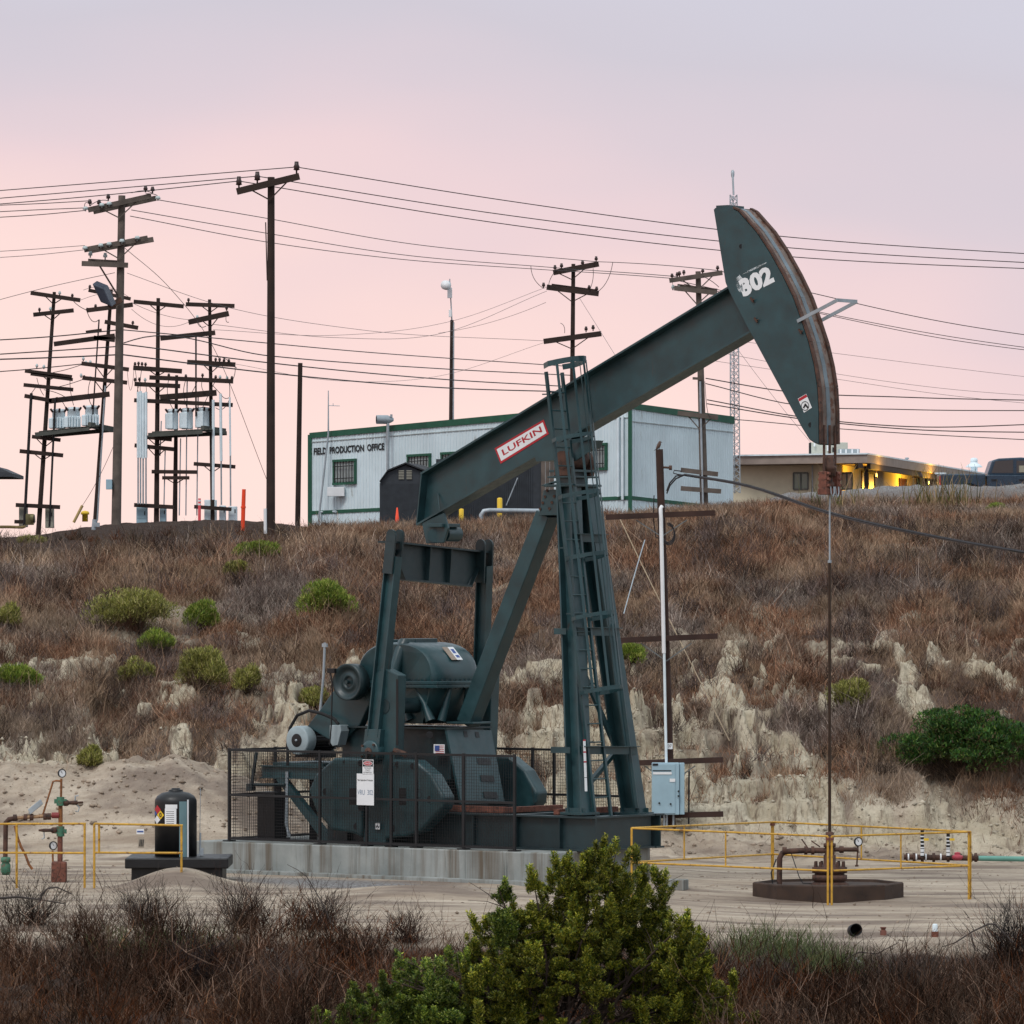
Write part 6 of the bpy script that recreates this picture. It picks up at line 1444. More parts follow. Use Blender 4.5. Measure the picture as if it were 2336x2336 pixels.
    # porch lamps, lit
    LM, t, p = newmat('lit_porch_bulb'); p.inputs['Emission Color'].default_value = (1, .62, .12, 1); p.inputs['Emission Strength'].default_value = .9
    for px_, e in ((1999, 280), (2118, 460)):
        d = onplane(px_, 1072, (pa[0] + np_.x * 1.3, pa[1] + np_.y * 1.3), (pb[0] + np_.x * 1.3, pb[1] + np_.y * 1.3)); d.z = z0 - .5
        lt = thing('porch_lamp', tuple(d), 'small lit yellow lamp under the porch roof, ' + ('nearer the brown door' if px_ < 2050 else 'nearer the pickup'), 'lamp', None)
        m = MB(); m.lathe(d, UPV, [(0, 0), (.04, .02), (.045, .06), (.03, .10), (.04, .13), (0, .17)], 10); m.build('bulb', LM, lt)
        m = MB(); m.cyl(d + UPV * .17, d + UPV * .42, .02, None, 6); m.build('stem', DK, lt)
        ld_ = bpy.data.lights.new('porch_light', 'POINT'); ld_.energy = e * 1.0; ld_.color = (1, .50, .035); ld_.shadow_soft_size = .1
        lo = bpy.data.objects.new('porch_light', ld_); COL.objects.link(lo); lo.location = d - UPV * .25 + np_ * .35
    # rooftop things
    HV = paint('cream_hvac_paint', (.50, .50, .43), .6, var=.08); ac = thing('air_conditioner', tuple(P(1890, 1034, 238)), 'large cream air conditioning unit on the beige roof behind the horsehead', 'air conditioner')
    q0, q1 = P(1848, 1036, 238), P(1934, 1009, 238); m = MB(); m.frame((q0 + q1) / 2 + Vector((0, .6, 0)), ((q1.x - q0.x) / 2, 0, 0), (0, .6, 0), (0, 0, (q1.z - q0.z) / 2)); m.build('casing', HV, ac, bevel=.02)
    m = MB(); m.frame(P(1858, 1014, 237.9), (.035, 0, 0), (0, .03, 0), (0, 0, .08)); m.frame(P(1889, 1022, 237.9), (.05, 0, 0), (0, .03, 0), (0, 0, .12)); m.build('vent_panel', WHITE, ac)
    m = MB(); m.frame(P(1902, 1026, 237.9), (.06, 0, 0), (0, .03, 0), (0, 0, .1)); m.build('access_panel', BLACKF, ac)
    q0, q1 = P(1914, 1036, 237), P(1961, 1024, 237); ac = thing('air_conditioner', tuple(q0), 'low grey condenser unit on the beige roof right of the cream unit', 'air conditioner')
    m = MB(); m.frame((q0 + q1) / 2 + Vector((0, .3, 0)), ((q1.x - q0.x) / 2, 0, 0), (0, .35, 0), (0, 0, (q1.z - q0.z) / 2)); m.build('casing', paint('grey_condenser', (.28, .32, .34), .5), ac, bevel=.015)
    m = MB()
    for x in (1918, 1930, 1944, 1957): m.frame(P(x, 1030, 236.93), (.03, 0, 0), (0, .02, 0), (0, 0, .09))
    m.build('corner_post', WHITE, ac)
    b = P(2222, 1066, 273); vt = thing('roof_vent', tuple(b), 'pale blue grey mushroom shaped roof vent left of the pickup cab', 'vent')
    m = MB(); k = 273 / FPX; m.lathe(b, UPV, [(0, 0), (19 * k, 0), (19.5 * k, 1 * k), (14 * k, 6 * k), (9 * k, 9 * k), (8 * k, 12 * k)], 20); m.build('hood', GREY, vt); m = MB(); m.lathe(b + UPV * 12 * k, UPV, [(7.5 * k, 0), (8.4 * k, 1 * k), (8.2 * k, 7 * k), (5 * k, 9.5 * k), (0, 10 * k)], 20); m.build('cap', GREY, vt)
    m = MB(); m.cyl(b - UPV * .9, b, 8 * k, None, 14); m.build('stack', GREY, vt)
    m = MB(); m.tube([P(1848, 1010, 233), P(1848, 1036, 233)], .05, 6); m.build('vent_pipe', BLACK, label='thin black vent pipe on the beige roof under the horsehead tip', cat='pipe')
    b = P(2069, 1050, 248); m = MB(); m.lathe(b - UPV * .25, UPV, [(.05, 0), (.05, .3), (.09, .3), (.09, .36), (0, .38)], 10); m.build('vent_pipe', GREYM, label='tiny grey vent stub on the beige porch roof', cat='pipe')
    gz_ = onplane(2093, 1080, (Ce.x - 0.2, Ce.y), (De.x - .2, De.y)); gr_ = thing('ship_bell', tuple(gz_), 'round dark hanging object at the porch edge in front of the yellow wall', 'bell')
    m = MB(); m.lathe(gz_ + UPV * .15, -UPV, [(0, 0), (.1, .02), (.18, .12), (.22, .25), (.26, .34), (0, .30)], 16); m.build('bell_body', paint('dark_red_paint', (.06, .02, .018), .5), gr_); m = MB(); m.cyl(gz_ + UPV * .15, gz_ + UPV * .5, .012, None, 5); m.build('hanger', INK, gr_)
beige()
def pickup():
    Y = 205.0; k = Y / FPX
    NB = paint('dark_blue_car_paint', (.020, .042, .070), .28, metal=.2, var=.1, spec=.6)
    x0 = P(2146, 0, Y).x; zroof = P(0, 1043, Y).z; zg = zroof - 1.92
    root = thing('pickup_truck', (x0 + 2.9, Y, zg), 'dark blue crew cab pickup parked behind the gravel berm', 'pickup truck')
    def q(s, z): return Vector((x0 + s, Y, zg + z))
    wdt = Vector((0, 1.9, 0))
    m = MB(); m.prism([q(*p) for p in ((0, .55), (0, 1.32), (1.62, 1.32), (1.62, .5), (1.5, .5), (1.35, .85), (1.05, .95), (.75, .85), (.6, .5))], wdt); m.build('bed', NB, root, bevel=.05)
    m = MB(); m.prism([q(*p) for p in ((1.66, .42), (1.66, 1.30), (3.95, 1.28), (4.2, 1.22), (5.5, 1.12), (5.72, 1.0), (5.75, .5), (5.3, .45), (5.2, .75), (4.95, .92), (4.65, .92), (4.4, .75), (4.3, .42))], wdt); m.build('body', NB, root, bevel=.05)
    m = MB(); m.prism([q(*p) + Vector((0, .1, 0)) for p in ((1.68, 1.27), (1.86, 1.80), (2.1, 1.88), (2.9, 1.92), (3.45, 1.87), (4.12, 1.25))], (0, 1.7, 0)); m.build('cab', NB, root, bevel=.06, seg=3)
    for nm, pl, mt in (('rear_window', ((1.84, 1.36), (1.98, 1.78), (2.62, 1.82), (2.62, 1.36)), GLASS), ('front_window', ((2.74, 1.36), (2.74, 1.80), (3.38, 1.79), (3.82, 1.36)), GLASS)):
        m = MB(); m.prism([q(*p) + Vector((0, .088, 0)) for p in pl], (0, .02, 0)); m.build('window', mt, root)
    m = MB(); m.frame(q(3.05, 1.5) + Vector((0, .082, 0)), (.22, 0, 0), (0, .004, 0), (0, 0, .12)); m.build('seen_through_pane', paint('beige_seat_fabric', (.32, .30, .23), .8), root)
    for a, b in ((1.7, 2.66), (2.70, 3.9)):
        m = MB(); m.prism([q(a + .03, .5) - Vector((0, .012, 0)), q(b - .03, .5) - Vector((0, .012, 0)), q(b - .03, 1.27) - Vector((0, .012, 0)), q(a + .03, 1.27) - Vector((0, .012, 0))], (0, .03, 0)); d = m.build('door', NB, root, bevel=.02)
        m = MB(); m.frame(q(a + .22, 1.10) - Vector((0, .035, 0)), (.1, 0, 0), (0, .015, 0), (0, 0, .025)); m.build('handle', BLACK, d)
    m = MB(); m.frame(q(3.55, 1.42) + Vector((0, -.12, 0)), (.08, 0, 0), (0, .12, 0), (0, 0, .11)); m.build('mirror', BLACK, root, bevel=.03)
    m = MB(); m.frame(q(-.012, 1.02) + Vector((0, .12, 0)), (.03, 0, 0), (0, .1, 0), (0, 0, .22)); m.build('tail_light', REDS, root, bevel=.02)
    m = MB(); m.frame(q(.02, 1.345) + Vector((0, .4, 0)), (.2, 0, 0), (0, .1, 0), (0, 0, .03)); m.build('bed_rail', GREY, root)
    for s_ in (1.05, 4.8):
        for t in (.02, 1.66):
            m = MB(); m.lathe(q(s_, .37) + Vector((0, t, 0)), (0, 1, 0), [(.2, 0), (.34, 0), (.37, .03), (.37, .19), (.34, .22), (.2, .22)], 22); wl = m.build('wheel', RUBBER, root)
            m = MB(); m.lathe(q(s_, .37) + Vector((0, t + .01, 0)), (0, 1, 0), [(0, 0), (.08, 0), (.2, .03), (.2, .1), (0, .1)], 18); m.build('rim', GREYM, wl)
pickup()
# dark roof corner at the left edge
m = MB(); a = P(28, 1080, 172); r_ = thing('shed', (a.x - 2.5, a.y + 1.5, 6.9), 'dark roofed building whose eave corner shows at the left edge', 'building')
m.prism([a, a + UPV * -.10, a + Vector((-6, -.4, -.1)), a + Vector((-6, -.4, .8)), a + Vector((-.5, 0, .22))], (0, 4, 0)); m.build('roof', paint('dark_slate_roof', (.05, .055, .065), .7, var=.3), r_)
m = MB(); m.frame(a + Vector((-3.6, 2, -1.6)), (2.2, 0, 0), (0, 1.6, 0), (0, 0, 1.55)); m.build('wall', SHED, r_)
# bollards, cone, pipe
def bollard(x, y0, y1, w_, Y, lab):
    a, b = P(x, y1, Y), P(x, y0, Y); r = w_ * Y / FPX / 2; m = MB(); m.lathe(a - UPV * .3, UPV, [(r, 0), (r, b.z - a.z + .3 - r * .5), (r * .8, b.z - a.z + .3 - r * .15), (0, b.z - a.z + .3)], 16)
    o = m.build('bollard', YELB, label=lab, cat='bollard', group='yellow bollards by the container'); m = MB(); m.cyl(a + UPV * .02, a + UPV * .12, r * 1.25, None, 14); m.build('base_collar', CONC, o)
bollard(1140, 1135, 1197, 12, 172, 'taller bright yellow bollard in the middle of the crest'); bollard(1052.5, 1160, 1200, 11, 173, 'lower yellow bollard half hidden by the beam end')
def cone():
    b = P(906, 1199, 168); k = 168 / FPX; m = MB(); m.lathe(b, UPV, [(6.5 * k, .03), (5 * k, 10 * k), (1.6 * k, 41 * k), (0, 41 * k)], 16); o = m.build('traffic_cone', ORANGE, label='tall orange traffic cone in front of the black shed', cat='traffic cone')
    m = MB(); m.frame(b + UPV * .01, (.12, 0, 0), (0, .12, 0), (0, 0, .02)); m.build('cone_base', BLACK, o)
cone()
m = MB(); m.tube([P(1097, 1190, 171), P(1098, 1175, 171), P(1104, 1166, 171), P(1116, 1164.5, 171), P(1235, 1166, 171.5), P(1420, 1172, 172)], .075, 10); m.build('surface_pipe', GREYM, label='silver pipe bending into the ground and running right along the crest', cat='pipe')
# ---------------------------------------------------------------- well beside the horsehead
def GP(px, py): return hit(px, py, 70, 118)
wx, wy = W(srod, 0, 0).x, W(srod, 0, 0).y; wz = gz(wx, wy)
wr = 1 / (FPX / wy)
m = MB(); R = 172 * wr; m.lathe((wx - .03, wy - .1, wz - .4), UPV, [(R * .99, 0), (R, .4), (R, .62), (R * .985, .64), (R * .93, .64), (R * .925, .60), (0, .60)], 8)
cl = m.build('well_cellar', paint('oil_stained_concrete', (.050, .030, .021), .85, var=.4, rust=(.025, .016, .013), rustamt=.16), label='low round rust brown concrete well cellar under the horsehead', cat='well cellar')
for p in cl.data.polygons: p.use_smooth = False
zc0 = wz + .2
well = thing('wellhead', (wx, wy, zc0), 'dark rusty pumping wellhead with polished rod inside the yellow rail', 'wellhead')
k = wy / FPX
def wz_(row): return CH - (row - HZ) * k
m = MB(); c = Vector((wx, wy, 0))
def at(row): return Vector((wx, wy, wz_(row)))
m.lathe(at(2022), UPV, [(48 * k * .9, 0), (50 * k * .9, 6 * k), (36 * k, 10 * k), (36 * k, 13 * k), (40 * k, 14 * k), (40 * k, 26 * k), (34 * k, 27 * k), (34 * k, 30 * k), (40 * k, 31 * k), (40 * k, 44 * k), (20 * k, 46 * k), (14 * k, 52 * k), (14 * k, 72 * k), (0, 72 * k)], 22)
m.build('casing_flange', RUSTM, well)
for i in range(10):
    a = 2 * math.pi * i / 10 + .2; p = at(1978) + Vector((math.cos(a), math.sin(a), 0)) * 33 * k; m = MB(); m.cyl(p, p + UPV * 13 * k, 4.2 * k, 3.2 * k, 7); m.build('flange_bolt', RUSTM, well)
m = MB(); m.cyl(at(1985), at(1925), 11 * k, None, 14); m.lathe(at(1932), UPV, [(0, 0), (14 * k, 0), (14 * k, 8 * k), (9 * k, 9 * k), (9.5 * k, 33 * k), (8 * k, 34 * k), (0, 36 * k)], 14); m.build('stuffing_box', RUSTM, well)
hr = Vector((1, .0, 0))
m = MB(); p = [at(1940) + Vector((dx * k, 0, dz * k)) for dx, dz in ((0, 0), (-60, 0), (-95, -2), (-108, -6), (-114, -18), (-115, -90))]; m.tube(p, 6.5 * k, 10)
for dx in (-42, -58): m.cyl(at(1940) + Vector((dx * k, 0, 0)), at(1940) + Vector(((dx + 7) * k, 0, 0)), 10 * k, None, 10)
m.cyl(at(1940) + Vector((-108 * k, 0, -1 * k)), at(1940) + Vector((-98 * k, 0, -1 * k)), 9 * k, None, 10); m.cyl(at(2032) + Vector((-115 * k, 0, 0)), at(2022) + Vector((-115 * k, 0, 0)), 9 * k, None, 10)
m.build('flow_pipe', RUSTM, well)
m = MB(); m.tube([at(1938), at(1938) + Vector((66 * k, 0, 0))], 5 * k, 8); m.cyl(at(1938) + Vector((22 * k, 0, 0)), at(1938) + Vector((32 * k, 0, 0)), 8 * k, None, 8); m.tube([at(1938) + Vector((64 * k, 0, 0)), at(1975) + Vector((62 * k, 0, 0))], 2 * k, 6); m.cyl(at(1977) + Vector((62 * k, 0, 0)), at(1973) + Vector((62 * k, 0, 0)), 4 * k, None, 8); m.build('side_outlet', RUSTM, well)
def gauge(parent, c, r, face=Vector((.45, -.9, 0))):
    f = face.normalized(); m = MB(); m.lathe(c - f * r * .3, f, [(0, 0), (r, 0), (r * 1.05, r * .2), (r * 1.05, r * .6), (r * .88, r * .62), (r * .88, r * .5), (0, r * .5)], 20); g = m.build('pressure_gauge', BLACK, parent)
    m = MB(); m.lathe(c + f * r * .22, f, [(r * .84, 0), (0, .001)], 20); d = m.build('dial', WHITE, g); m = MB(); x = f.cross(UPV); m.bar(c + f * r * .27, c + f * r * .27 + UPV * r * .5 + x * r * .3, r * .1, r * .1, f); m.build('needle', INK, d)
m = MB(); m.tube([at(1934) + Vector((64 * k, 0, 0)), at(1922) + Vector((66 * k, 0, 0))], 2 * k, 6); m.build('gauge_stem', RUSTM, well)
gauge(well, at(1920) + Vector((65 * k, 0, 0)), 10 * k)
for dx, dz, a, b in ((-50, 4, (-14, 20), None), (-22, 6, (-20, 14), None)):
    m = MB(); m.bar(at(1938) + Vector((dx * k, 0, dz * k)), at(1938) + Vector(((dx + a[0]) * k, 0, (dz + a[1]) * k)), .02, .02); m.build('valve_handle', RUSTM, well)
m = MB(); m.tube([at(2022) + Vector((-30 * k, -.05, 6 * k)), at(2012) + Vector((-62 * k, -.1, -2 * k)), at(2000) + Vector((-70 * k, -.1, 0)), at(1945) + Vector((-88 * k, 0, 0))], .008, 5); m.build('chain', INK, well)
m = MB(); m.tube([at(1905), at(1283) + Vector((.0, 0, 0))], 3.6 * k, 8); m.build('rod_liner', paint('oily_bronze_rod', (.045, .028, .018), .35, metal=.5, var=.3), well)
m = MB(); m.tube([at(1283), Vector((wx, wy, zcb))], 2.0 * k, 8); m.cyl(at(1284), at(1278), 4.5 * k, None, 8); m.build('polished_rod', GREYM, well)
m = MB(); m.tube([at(2012) + Vector((-118 * k, 0, 0)), at(2035) + Vector((-128 * k, -.1, 0)), at(1990) + Vector((-134 * k, -.1, 0)), at(1960) + Vector((-122 * k, 0, 0))], .012, 5); m.build('sample_tube', INK, well)
# yellow rails round the well
def rail(name, label, A, B, posts, H=1.07, mids=(), group=None, brk=.5):
    root = thing(name, tuple(A), label, 'railing', group); za, zb = A.z, B.z
    m = MB()
    for h in (H, H * brk): m.tube([A + UPV * h, B + UPV * h], .0155, 8)
    m.build('rail', YEL, root)
    for f in posts: p = A.lerp(B, f); m = MB(); m.tube([p - UPV * .15, p + UPV * H], .0175, 8); m.build('post', YEL, root)
    for f in mids: p = A.lerp(B, f); m = MB(); m.tube([p + UPV * H * brk, p + UPV * H], .013, 6); m.build('baluster', YEL, root)
    for f in posts[:1]: p = A.lerp(B, f); m = MB(); m.cyl(p + UPV * (H - .06), p + UPV * (H - .02), .035, None, 8); m.build('pipe_fitting', RUSTR, root)
    return root
N_, R_, F_, L_p = GP(1893, 2065), GP(2210, 2052), GP(1761, 2022), GP(1441, 2046)
gy_ = 'yellow pipe rails round the pumping well'
rail('pipe_railing', 'front left yellow pipe rail between the pumpjack and the near corner post', N_ + Vector((-.03, 0, 0)), L_p, (0, 1), mids=(.52,), group=gy_)
rail('pipe_railing', 'front right yellow pipe rail at the right side of the round cellar', N_ + Vector((.03, 0, 0)), R_, (0, 1), mids=(.5,), group=gy_)
rail('pipe_railing', 'rear right yellow pipe rail behind the gauge', F_ + Vector((.02, .02, 0)), R_ + Vector((.03, .05, 0)), (0, 1), mids=(.46,), group=gy_)
rail('pipe_railing', 'rear left yellow pipe rail between the far corner and the pumpjack', F_, L_p + Vector((0, .08, 0)), (0,), mids=(.64,), group=gy_)
# pipes on the ground at the back right
b0, b1 = P(2062, 1957, 101.5), P(2235, 1957, 101.5)
def on(px, row, Y): p = P(px, row, Y); return p
m = MB(); m.tube([on(2230, 1958, 101.5), on(2420, 1961, 101.5)], .048, 10); m.build('green_pipe', paint('pale_green_pipe_paint', (.13, .32, .26), .55, var=.2), label='pale green pipe lying on the ground at the right edge', cat='pipe')
mp_ = thing('pipe_manifold', tuple(on(2140, 1965, 101.5)), 'dark pipe manifold with clamps and a pink valve behind the yellow rail', 'pipe manifold')
m = MB(); m.tube([on(2062, 1955, 101.5), on(2232, 1958, 101.5)], .05, 10)
for x in (2070, 2085, 2104, 2130, 2163, 2215, 2226): m.cyl(on(x - 3, 1956, 101.5), on(x + 3, 1956, 101.5), .085, None, 10)
m.build('manifold_pipe', RUSTM, mp_)
m = MB()
for x in (2072, 2090, 2112, 2146): m.cyl(on(x - 1.5, 1956, 101.45), on(x + 1.5, 1956, 101.45), .07, None, 10)
m.pieces('white_clamp', WHITE, mp_)
m = MB(); c = on(2184, 1955, 101.4); m.lathe(c - UPV * .06, UPV, [(0, 0), (.06, 0), (.10, .04), (.10, .08), (.05, .10), (.06, .14), (0, .15)], 8); m.build('pink_valve', paint('pink_red_valve_paint', (.36, .05, .07), .6), mp_, bevel=.01)
for x, top in ((2104, 1890), (2163, 1893)):
    a, b = on(x, 1955, 101.3), on(x, top, 101.3); m = MB(); m.tube([a, b], .032, 8); st = m.build('riser_post', BLACK, mp_)
    for f in (.05, .18, .31, .44, .57, .7):
        m = MB(); m.cyl(a.lerp(b, f), a.lerp(b, f + (.10 if f < .2 else .045)), .035, None, 8); m.build('white_stripe', WHITE, st)
    m = MB(); m.frame(on(x + 8, 1915, 101.3), (.05, 0, 0), (0, .02, 0), (0, 0, .02)); m.build('yellow_tag', YELB, st)
# stubs on the near edge of the pad
c = GP(1953, 2136); k2 = c.y / FPX; m = MB(); cc = c + UPV * 15 * k2; m.lathe(cc, Vector((.08, -1, .10)), [(14 * k2, -.3), (14.5 * k2, 0), (13 * k2, 0), (12.5 * k2, -.3), (0, -.32)], 22); m.build('culvert_pipe_end', BLACK, label='open end of a black pipe at the near edge of the pad', cat='pipe')
c = GP(2015, 2134); m = MB(); m.lathe(c - UPV * .05, UPV, [(7.5 * k2, 0), (7.5 * k2, 11 * k2 + .05), (5 * k2, 12 * k2 + .05), (5 * k2, 15 * k2 + .05), (7 * k2, 16 * k2 + .05), (7 * k2, 19 * k2 + .05), (0, 19 * k2 + .05)], 14); m.build('pipe_stub', RUSTR, label='short rusty capped pipe stub in the middle of the near pad edge', cat='pipe stub')
c = GP(2133, 2137); st = thing('sight_glass', tuple(c), 'rusty pipe stub topped with a pale glass cylinder', 'pipe stub'); m = MB(); m.cyl(c - UPV * .05, c + UPV * 12 * k2, 8.5 * k2, None, 14); m.build('rusty_base', RUSTR, st)
m = MB(); m.lathe(c + UPV * 12 * k2, UPV, [(6 * k2, 0), (6 * k2, 14 * k2), (5 * k2, 17 * k2), (0, 17.5 * k2)], 14); m.build('glass_top', GREY, st)
c = GP(1547, 2027); m = MB(); m.frame(c + UPV * .06, (20 * k2, -.08, 0), (.05, .12, 0), (0, 0, .09)); m.build('concrete_block', CONC, bevel=.015, label='small concrete block lying right of the plinth end', cat='concrete block')
# ---------------------------------------------------------------- left wellhead, rail, tank
c = GP(134, 2012); YL = c.y; k = YL / FPX
def lp(x, y, d=0): return P(x, y, YL + d)
GRN = paint('flaking_green_valve_paint', (.05, .16, .10), .6, var=.3, rust=(.12, .05, .03), rustamt=.2, scale=9); ORU = paint('orange_rust_paint', (.22, .085, .028), .75, var=.3, rust=(.10, .04, .02), rustamt=.2, scale=9)
xt = thing('christmas_tree_wellhead', tuple(c), 'rusty orange and green valve tree wellhead at the left edge', 'wellhead')
def tub(nm, pts_, r, mat, par=xt, n=8): m = MB(); m.tube([lp(*p) for p in pts_], r * k, n); return m.build(nm, mat, par)
m = MB(); m.frame(lp(135, 1990), (17 * k, 0, 0), (0, 15 * k, 0), (0, 0, 25 * k)); m.build('base_block', RUSTR, xt, bevel=.03)
tub('main_stem', ((137, 1975), (137, 1900)), 6, RUSTR); tub('upper_stem', ((138, 1900), (138, 1830)), 5, ORU); tub('top_stem', ((139, 1830), (140, 1776)), 2.6, ORU)
m = MB()
for y0, y1, r in ((1908, 1885, 9), (1838, 1818, 9)): m.cyl(lp(138, y0), lp(138, y1), r * k, None, 12); m.frame(lp(138, (y0 + y1) / 2), (14 * k, 0, 0), (0, 5 * k, 0), (0, 0, 5 * k))
m.pieces('gate_valve', GRN, xt)
m = MB(); m.lathe(lp(146, 1832), Vector((1, -.1, .04)), [(0, 0), (7 * k, 0), (7 * k, 8 * k), (4 * k, 12 * k), (5 * k, 22 * k), (5 * k, 30 * k), (2.5 * k, 32 * k), (2.5 * k, 44 * k), (0, 44 * k)], 12); m.lathe(lp(130, 1894), Vector((-1, -.1, 0)), [(0, 0), (7 * k, 0), (7 * k, 10 * k), (4 * k, 14 * k), (4 * k, 30 * k), (2 * k, 42 * k), (0, 42 * k)], 12); m.pieces('valve_bonnet', RUSTM, xt)
m = MB(); m.tube([lp(171, 1832), lp(172, 1816), lp(179, 1815)], 1.8 * k, 6); m.tube([lp(171, 1832), lp(181, 1842), lp(178, 1852), lp(172, 1850)], 1.6 * k, 6); m.tube([lp(100, 1894), lp(101, 1912), lp(95, 1914)], 1.5 * k, 6); m.build('valve_handle', GREYM, xt)
tub('gauge_line', ((140, 1782), (128, 1781), (121, 1783), (106, 1832), (98, 1858)), 2.2, ORU)
m = MB(); m.tube([lp(135, 1860), lp(118, 1860)], 7 * k, 10); m.build('red_union', paint('dull_red_paint', (.20, .03, .03), .6, var=.25), xt)
m = MB(); m.tube([lp(118, 1860), lp(96, 1862), lp(40, 1866)], 4.2 * k, 10); m.build('flow_line', paint('pale_orange_pipe', (.33, .20, .11), .7, var=.3, rust=(.14, .06, .03), rustamt=.15, scale=8), xt)
m = MB()
for x in (112, 103, 72, 58, 34): m.cyl(lp(x - 4, 1863 + (100 - x) * .04), lp(x + 4, 1863 + (100 - x) * .04), 8 * k, None, 10)
m.build('coupling', RUSTM, xt)
tub('down_pipe', ((40, 1866), (20, 1869), (13, 1876), (12, 1958)), 5.5, RUSTM); m = MB(); m.lathe(lp(13, 1996), UPV, [(0, 0), (8 * k, 0), (11 * k, 8 * k), (11 * k, 24 * k), (8 * k, 28 * k), (11 * k, 30 * k), (11 * k, 40 * k), (0, 42 * k)], 14); m.build('green_check_valve', GRN, xt)
tub('diagonal_pipe', ((34, 1884), (40, 1910), (48, 1932), (58, 1950), (66, 1972), (74, 1983)), 3.0, ORU); tub('gauge_pipe', ((120, 1940), (121, 1975), (118, 2008)), 2.2, ORU)
m = MB(); a, b = lp(67, 1852), lp(95, 1829); m.frame((a + b) / 2, (b - a) / 2, (0, .07, 0), (-.02, 0, .04)); m.tube([lp(66, 1856), lp(70, 1846)], 1.5 * k, 6); m.build('tilted_cap', GREYM, xt, bevel=.02)
gauge(xt, lp(141, 1764), 9.5 * k, Vector((.5, -.85, 0))); gauge(xt, lp(121, 1929), 9.5 * k, Vector((.6, -.8, 0)))
# left rails
ga = 'yellow pipe rails in front of the left wellhead'
def LR(px, Y): return Vector(((px - 1168) * Y / FPX, Y, gz((px - 1168) * Y / FPX, Y)))
def rail2(label, x0, x1, Y0, Y1, rows, posts, mids=()):
    root = thing('pipe_railing', tuple(LR(x0, Y0)), label, 'railing', ga); m = MB()
    for (ra, rb) in rows: m.tube([P(x0, ra, Y0), P(x1, rb, Y1)], .0175, 8)
    m.build('rail', YEL, root)
    for px_ in posts:
        f = (px_ - x0) / (x1 - x0); Y = Y0 + (Y1 - Y0) * f; t_ = P(px_, rows[0][0] + (rows[0][1] - rows[0][0]) * f, Y); m = MB(); m.tube([LR(px_, Y) - UPV * .2, t_], .019, 8); m.build('post', YEL, root)
    for px_ in mids: m = MB(); m.tube([P(px_, rows[0][0], Y0), P(px_, rows[1][0], Y0)], .018, 6); m.build('baluster', YEL, root)
rail2('left yellow pipe rail cut by the left edge of the photo', -120, 196, 91.2, 91.2, ((1880, 1879), (1945, 1946)), (38, 193))
rail2('right yellow pipe rail running past the black chemical tank', 215, 417, 91.0, 91.0, ((1879, 1883), (1945, 1946)), (215, 414), (226,))
m = MB(); m.frame(P(320, 1897, 90.94), (.06, 0, 0), (0, .003, 0), (0, 0, .04)); o = m.build('rail_sign', WHITE, label='tiny white notice wired to the yellow rail left of the tank', cat='sign'); m = MB(); m.frame(P(320, 1897, 90.935), (.05, 0, 0), (0, .002, 0), (0, 0, .012)); m.build('sign_print', INKB, o)
m = MB(); m.frame(P(322, 1922, 90.95), (.05, 0, 0), (0, .002, 0), (0, 0, .09)); o = m.build('faded_notice', paint('faded_notice_plastic', (.33, .28, .22), .7), label='faded tan notice with dark marks under the tiny white sign', cat='sign')
m = MB()
for dx in (-.025, 0, .025): m.bar(P(322, 1922, 90.94) + Vector((dx, 0, -.06)), P(322, 1922, 90.94) + Vector((dx + .01, 0, .05)), .012, .003, (0, 1, 0))
m.build('notice_print', INK, o)
cT = GP(402, 1990); YTk = 93.6; k = YTk / FPX; zg_ = gz((402 - 1168) * k, YTk)
x0, x1 = P(292, 0, YTk).x, P(526, 0, YTk).x; zt0 = P(0, 1953, YTk).z
tr = thing('containment_tray', ((x0 + x1) / 2, YTk, zg_), 'wide black plastic containment tray under the chemical tank', 'tray')
m = MB(); zz0 = zt0 - .32
m.frame(((x0 + x1) / 2, YTk, zt0 - .085), ((x1 - x0) / 2, 0, 0), (0, .78, 0), (0, 0, .085)); m.frame(((x0 + x1) / 2 + .0, YTk, zt0 - .30), ((x1 - x0) / 2 - .10, 0, 0), (0, .68, 0), (0, 0, .14)); m.build('tray_rim', BLACK, tr, bevel=.02)
tk = thing('chemical_tank', (P(401, 0, YTk).x, YTk, zt0), 'black dome topped chemical tank with hazard diamond standing in the tray', 'tank')
b = Vector((P(401, 0, YTk).x, YTk, zt0 - .02)); r = 48 * k; h = 126 * k
m = MB(); m.lathe(b, UPV, [(0, 0), (r, 0), (r, h), (r * .985, h + 6 * k), (r * .88, h + 14 * k), (r * .66, h + 21 * k), (r * .36, h + 24 * k), (r * .34, h + 26 * k), (0, h + 26 * k)], 40); m.build('tank_body', BLACK, tk)
m = MB(); m.lathe(b + UPV * (h + 24 * k), UPV, [(r * .34, 0), (r * .34, 4 * k), (r * .22, 5 * k), (r * .20, 8 * k), (0, 8 * k)], 20); m.build('lid', BLACK, tk)
def wrap(a0, a1, z0, z1, mat, nm, par, lift=.004, n=6):
    m = MB(); vs = []
    for i in range(n + 1):
        a = a0 + (a1 - a0) * i / n
        for z_ in (z0, z1): vs.append(b + Vector((math.sin(a) * (r + lift), -math.cos(a) * (r + lift), z_)))
    m.add(vs, [(2 * i, 2 * i + 2, 2 * i + 3, 2 * i + 1) for i in range(n)]); return m.build(nm, mat, par)
def ax(px): return math.asin(max(-1, min(1, (px - 401) / 48.0)))
def hz(row): return (1951 - row) * k
wrap(ax(379), ax(405), hz(1876), hz(1838), WHITE, 'data_label', tk); wrap(ax(380), ax(407), hz(1838), hz(1829), WHITE, 'label_header', tk, .006)
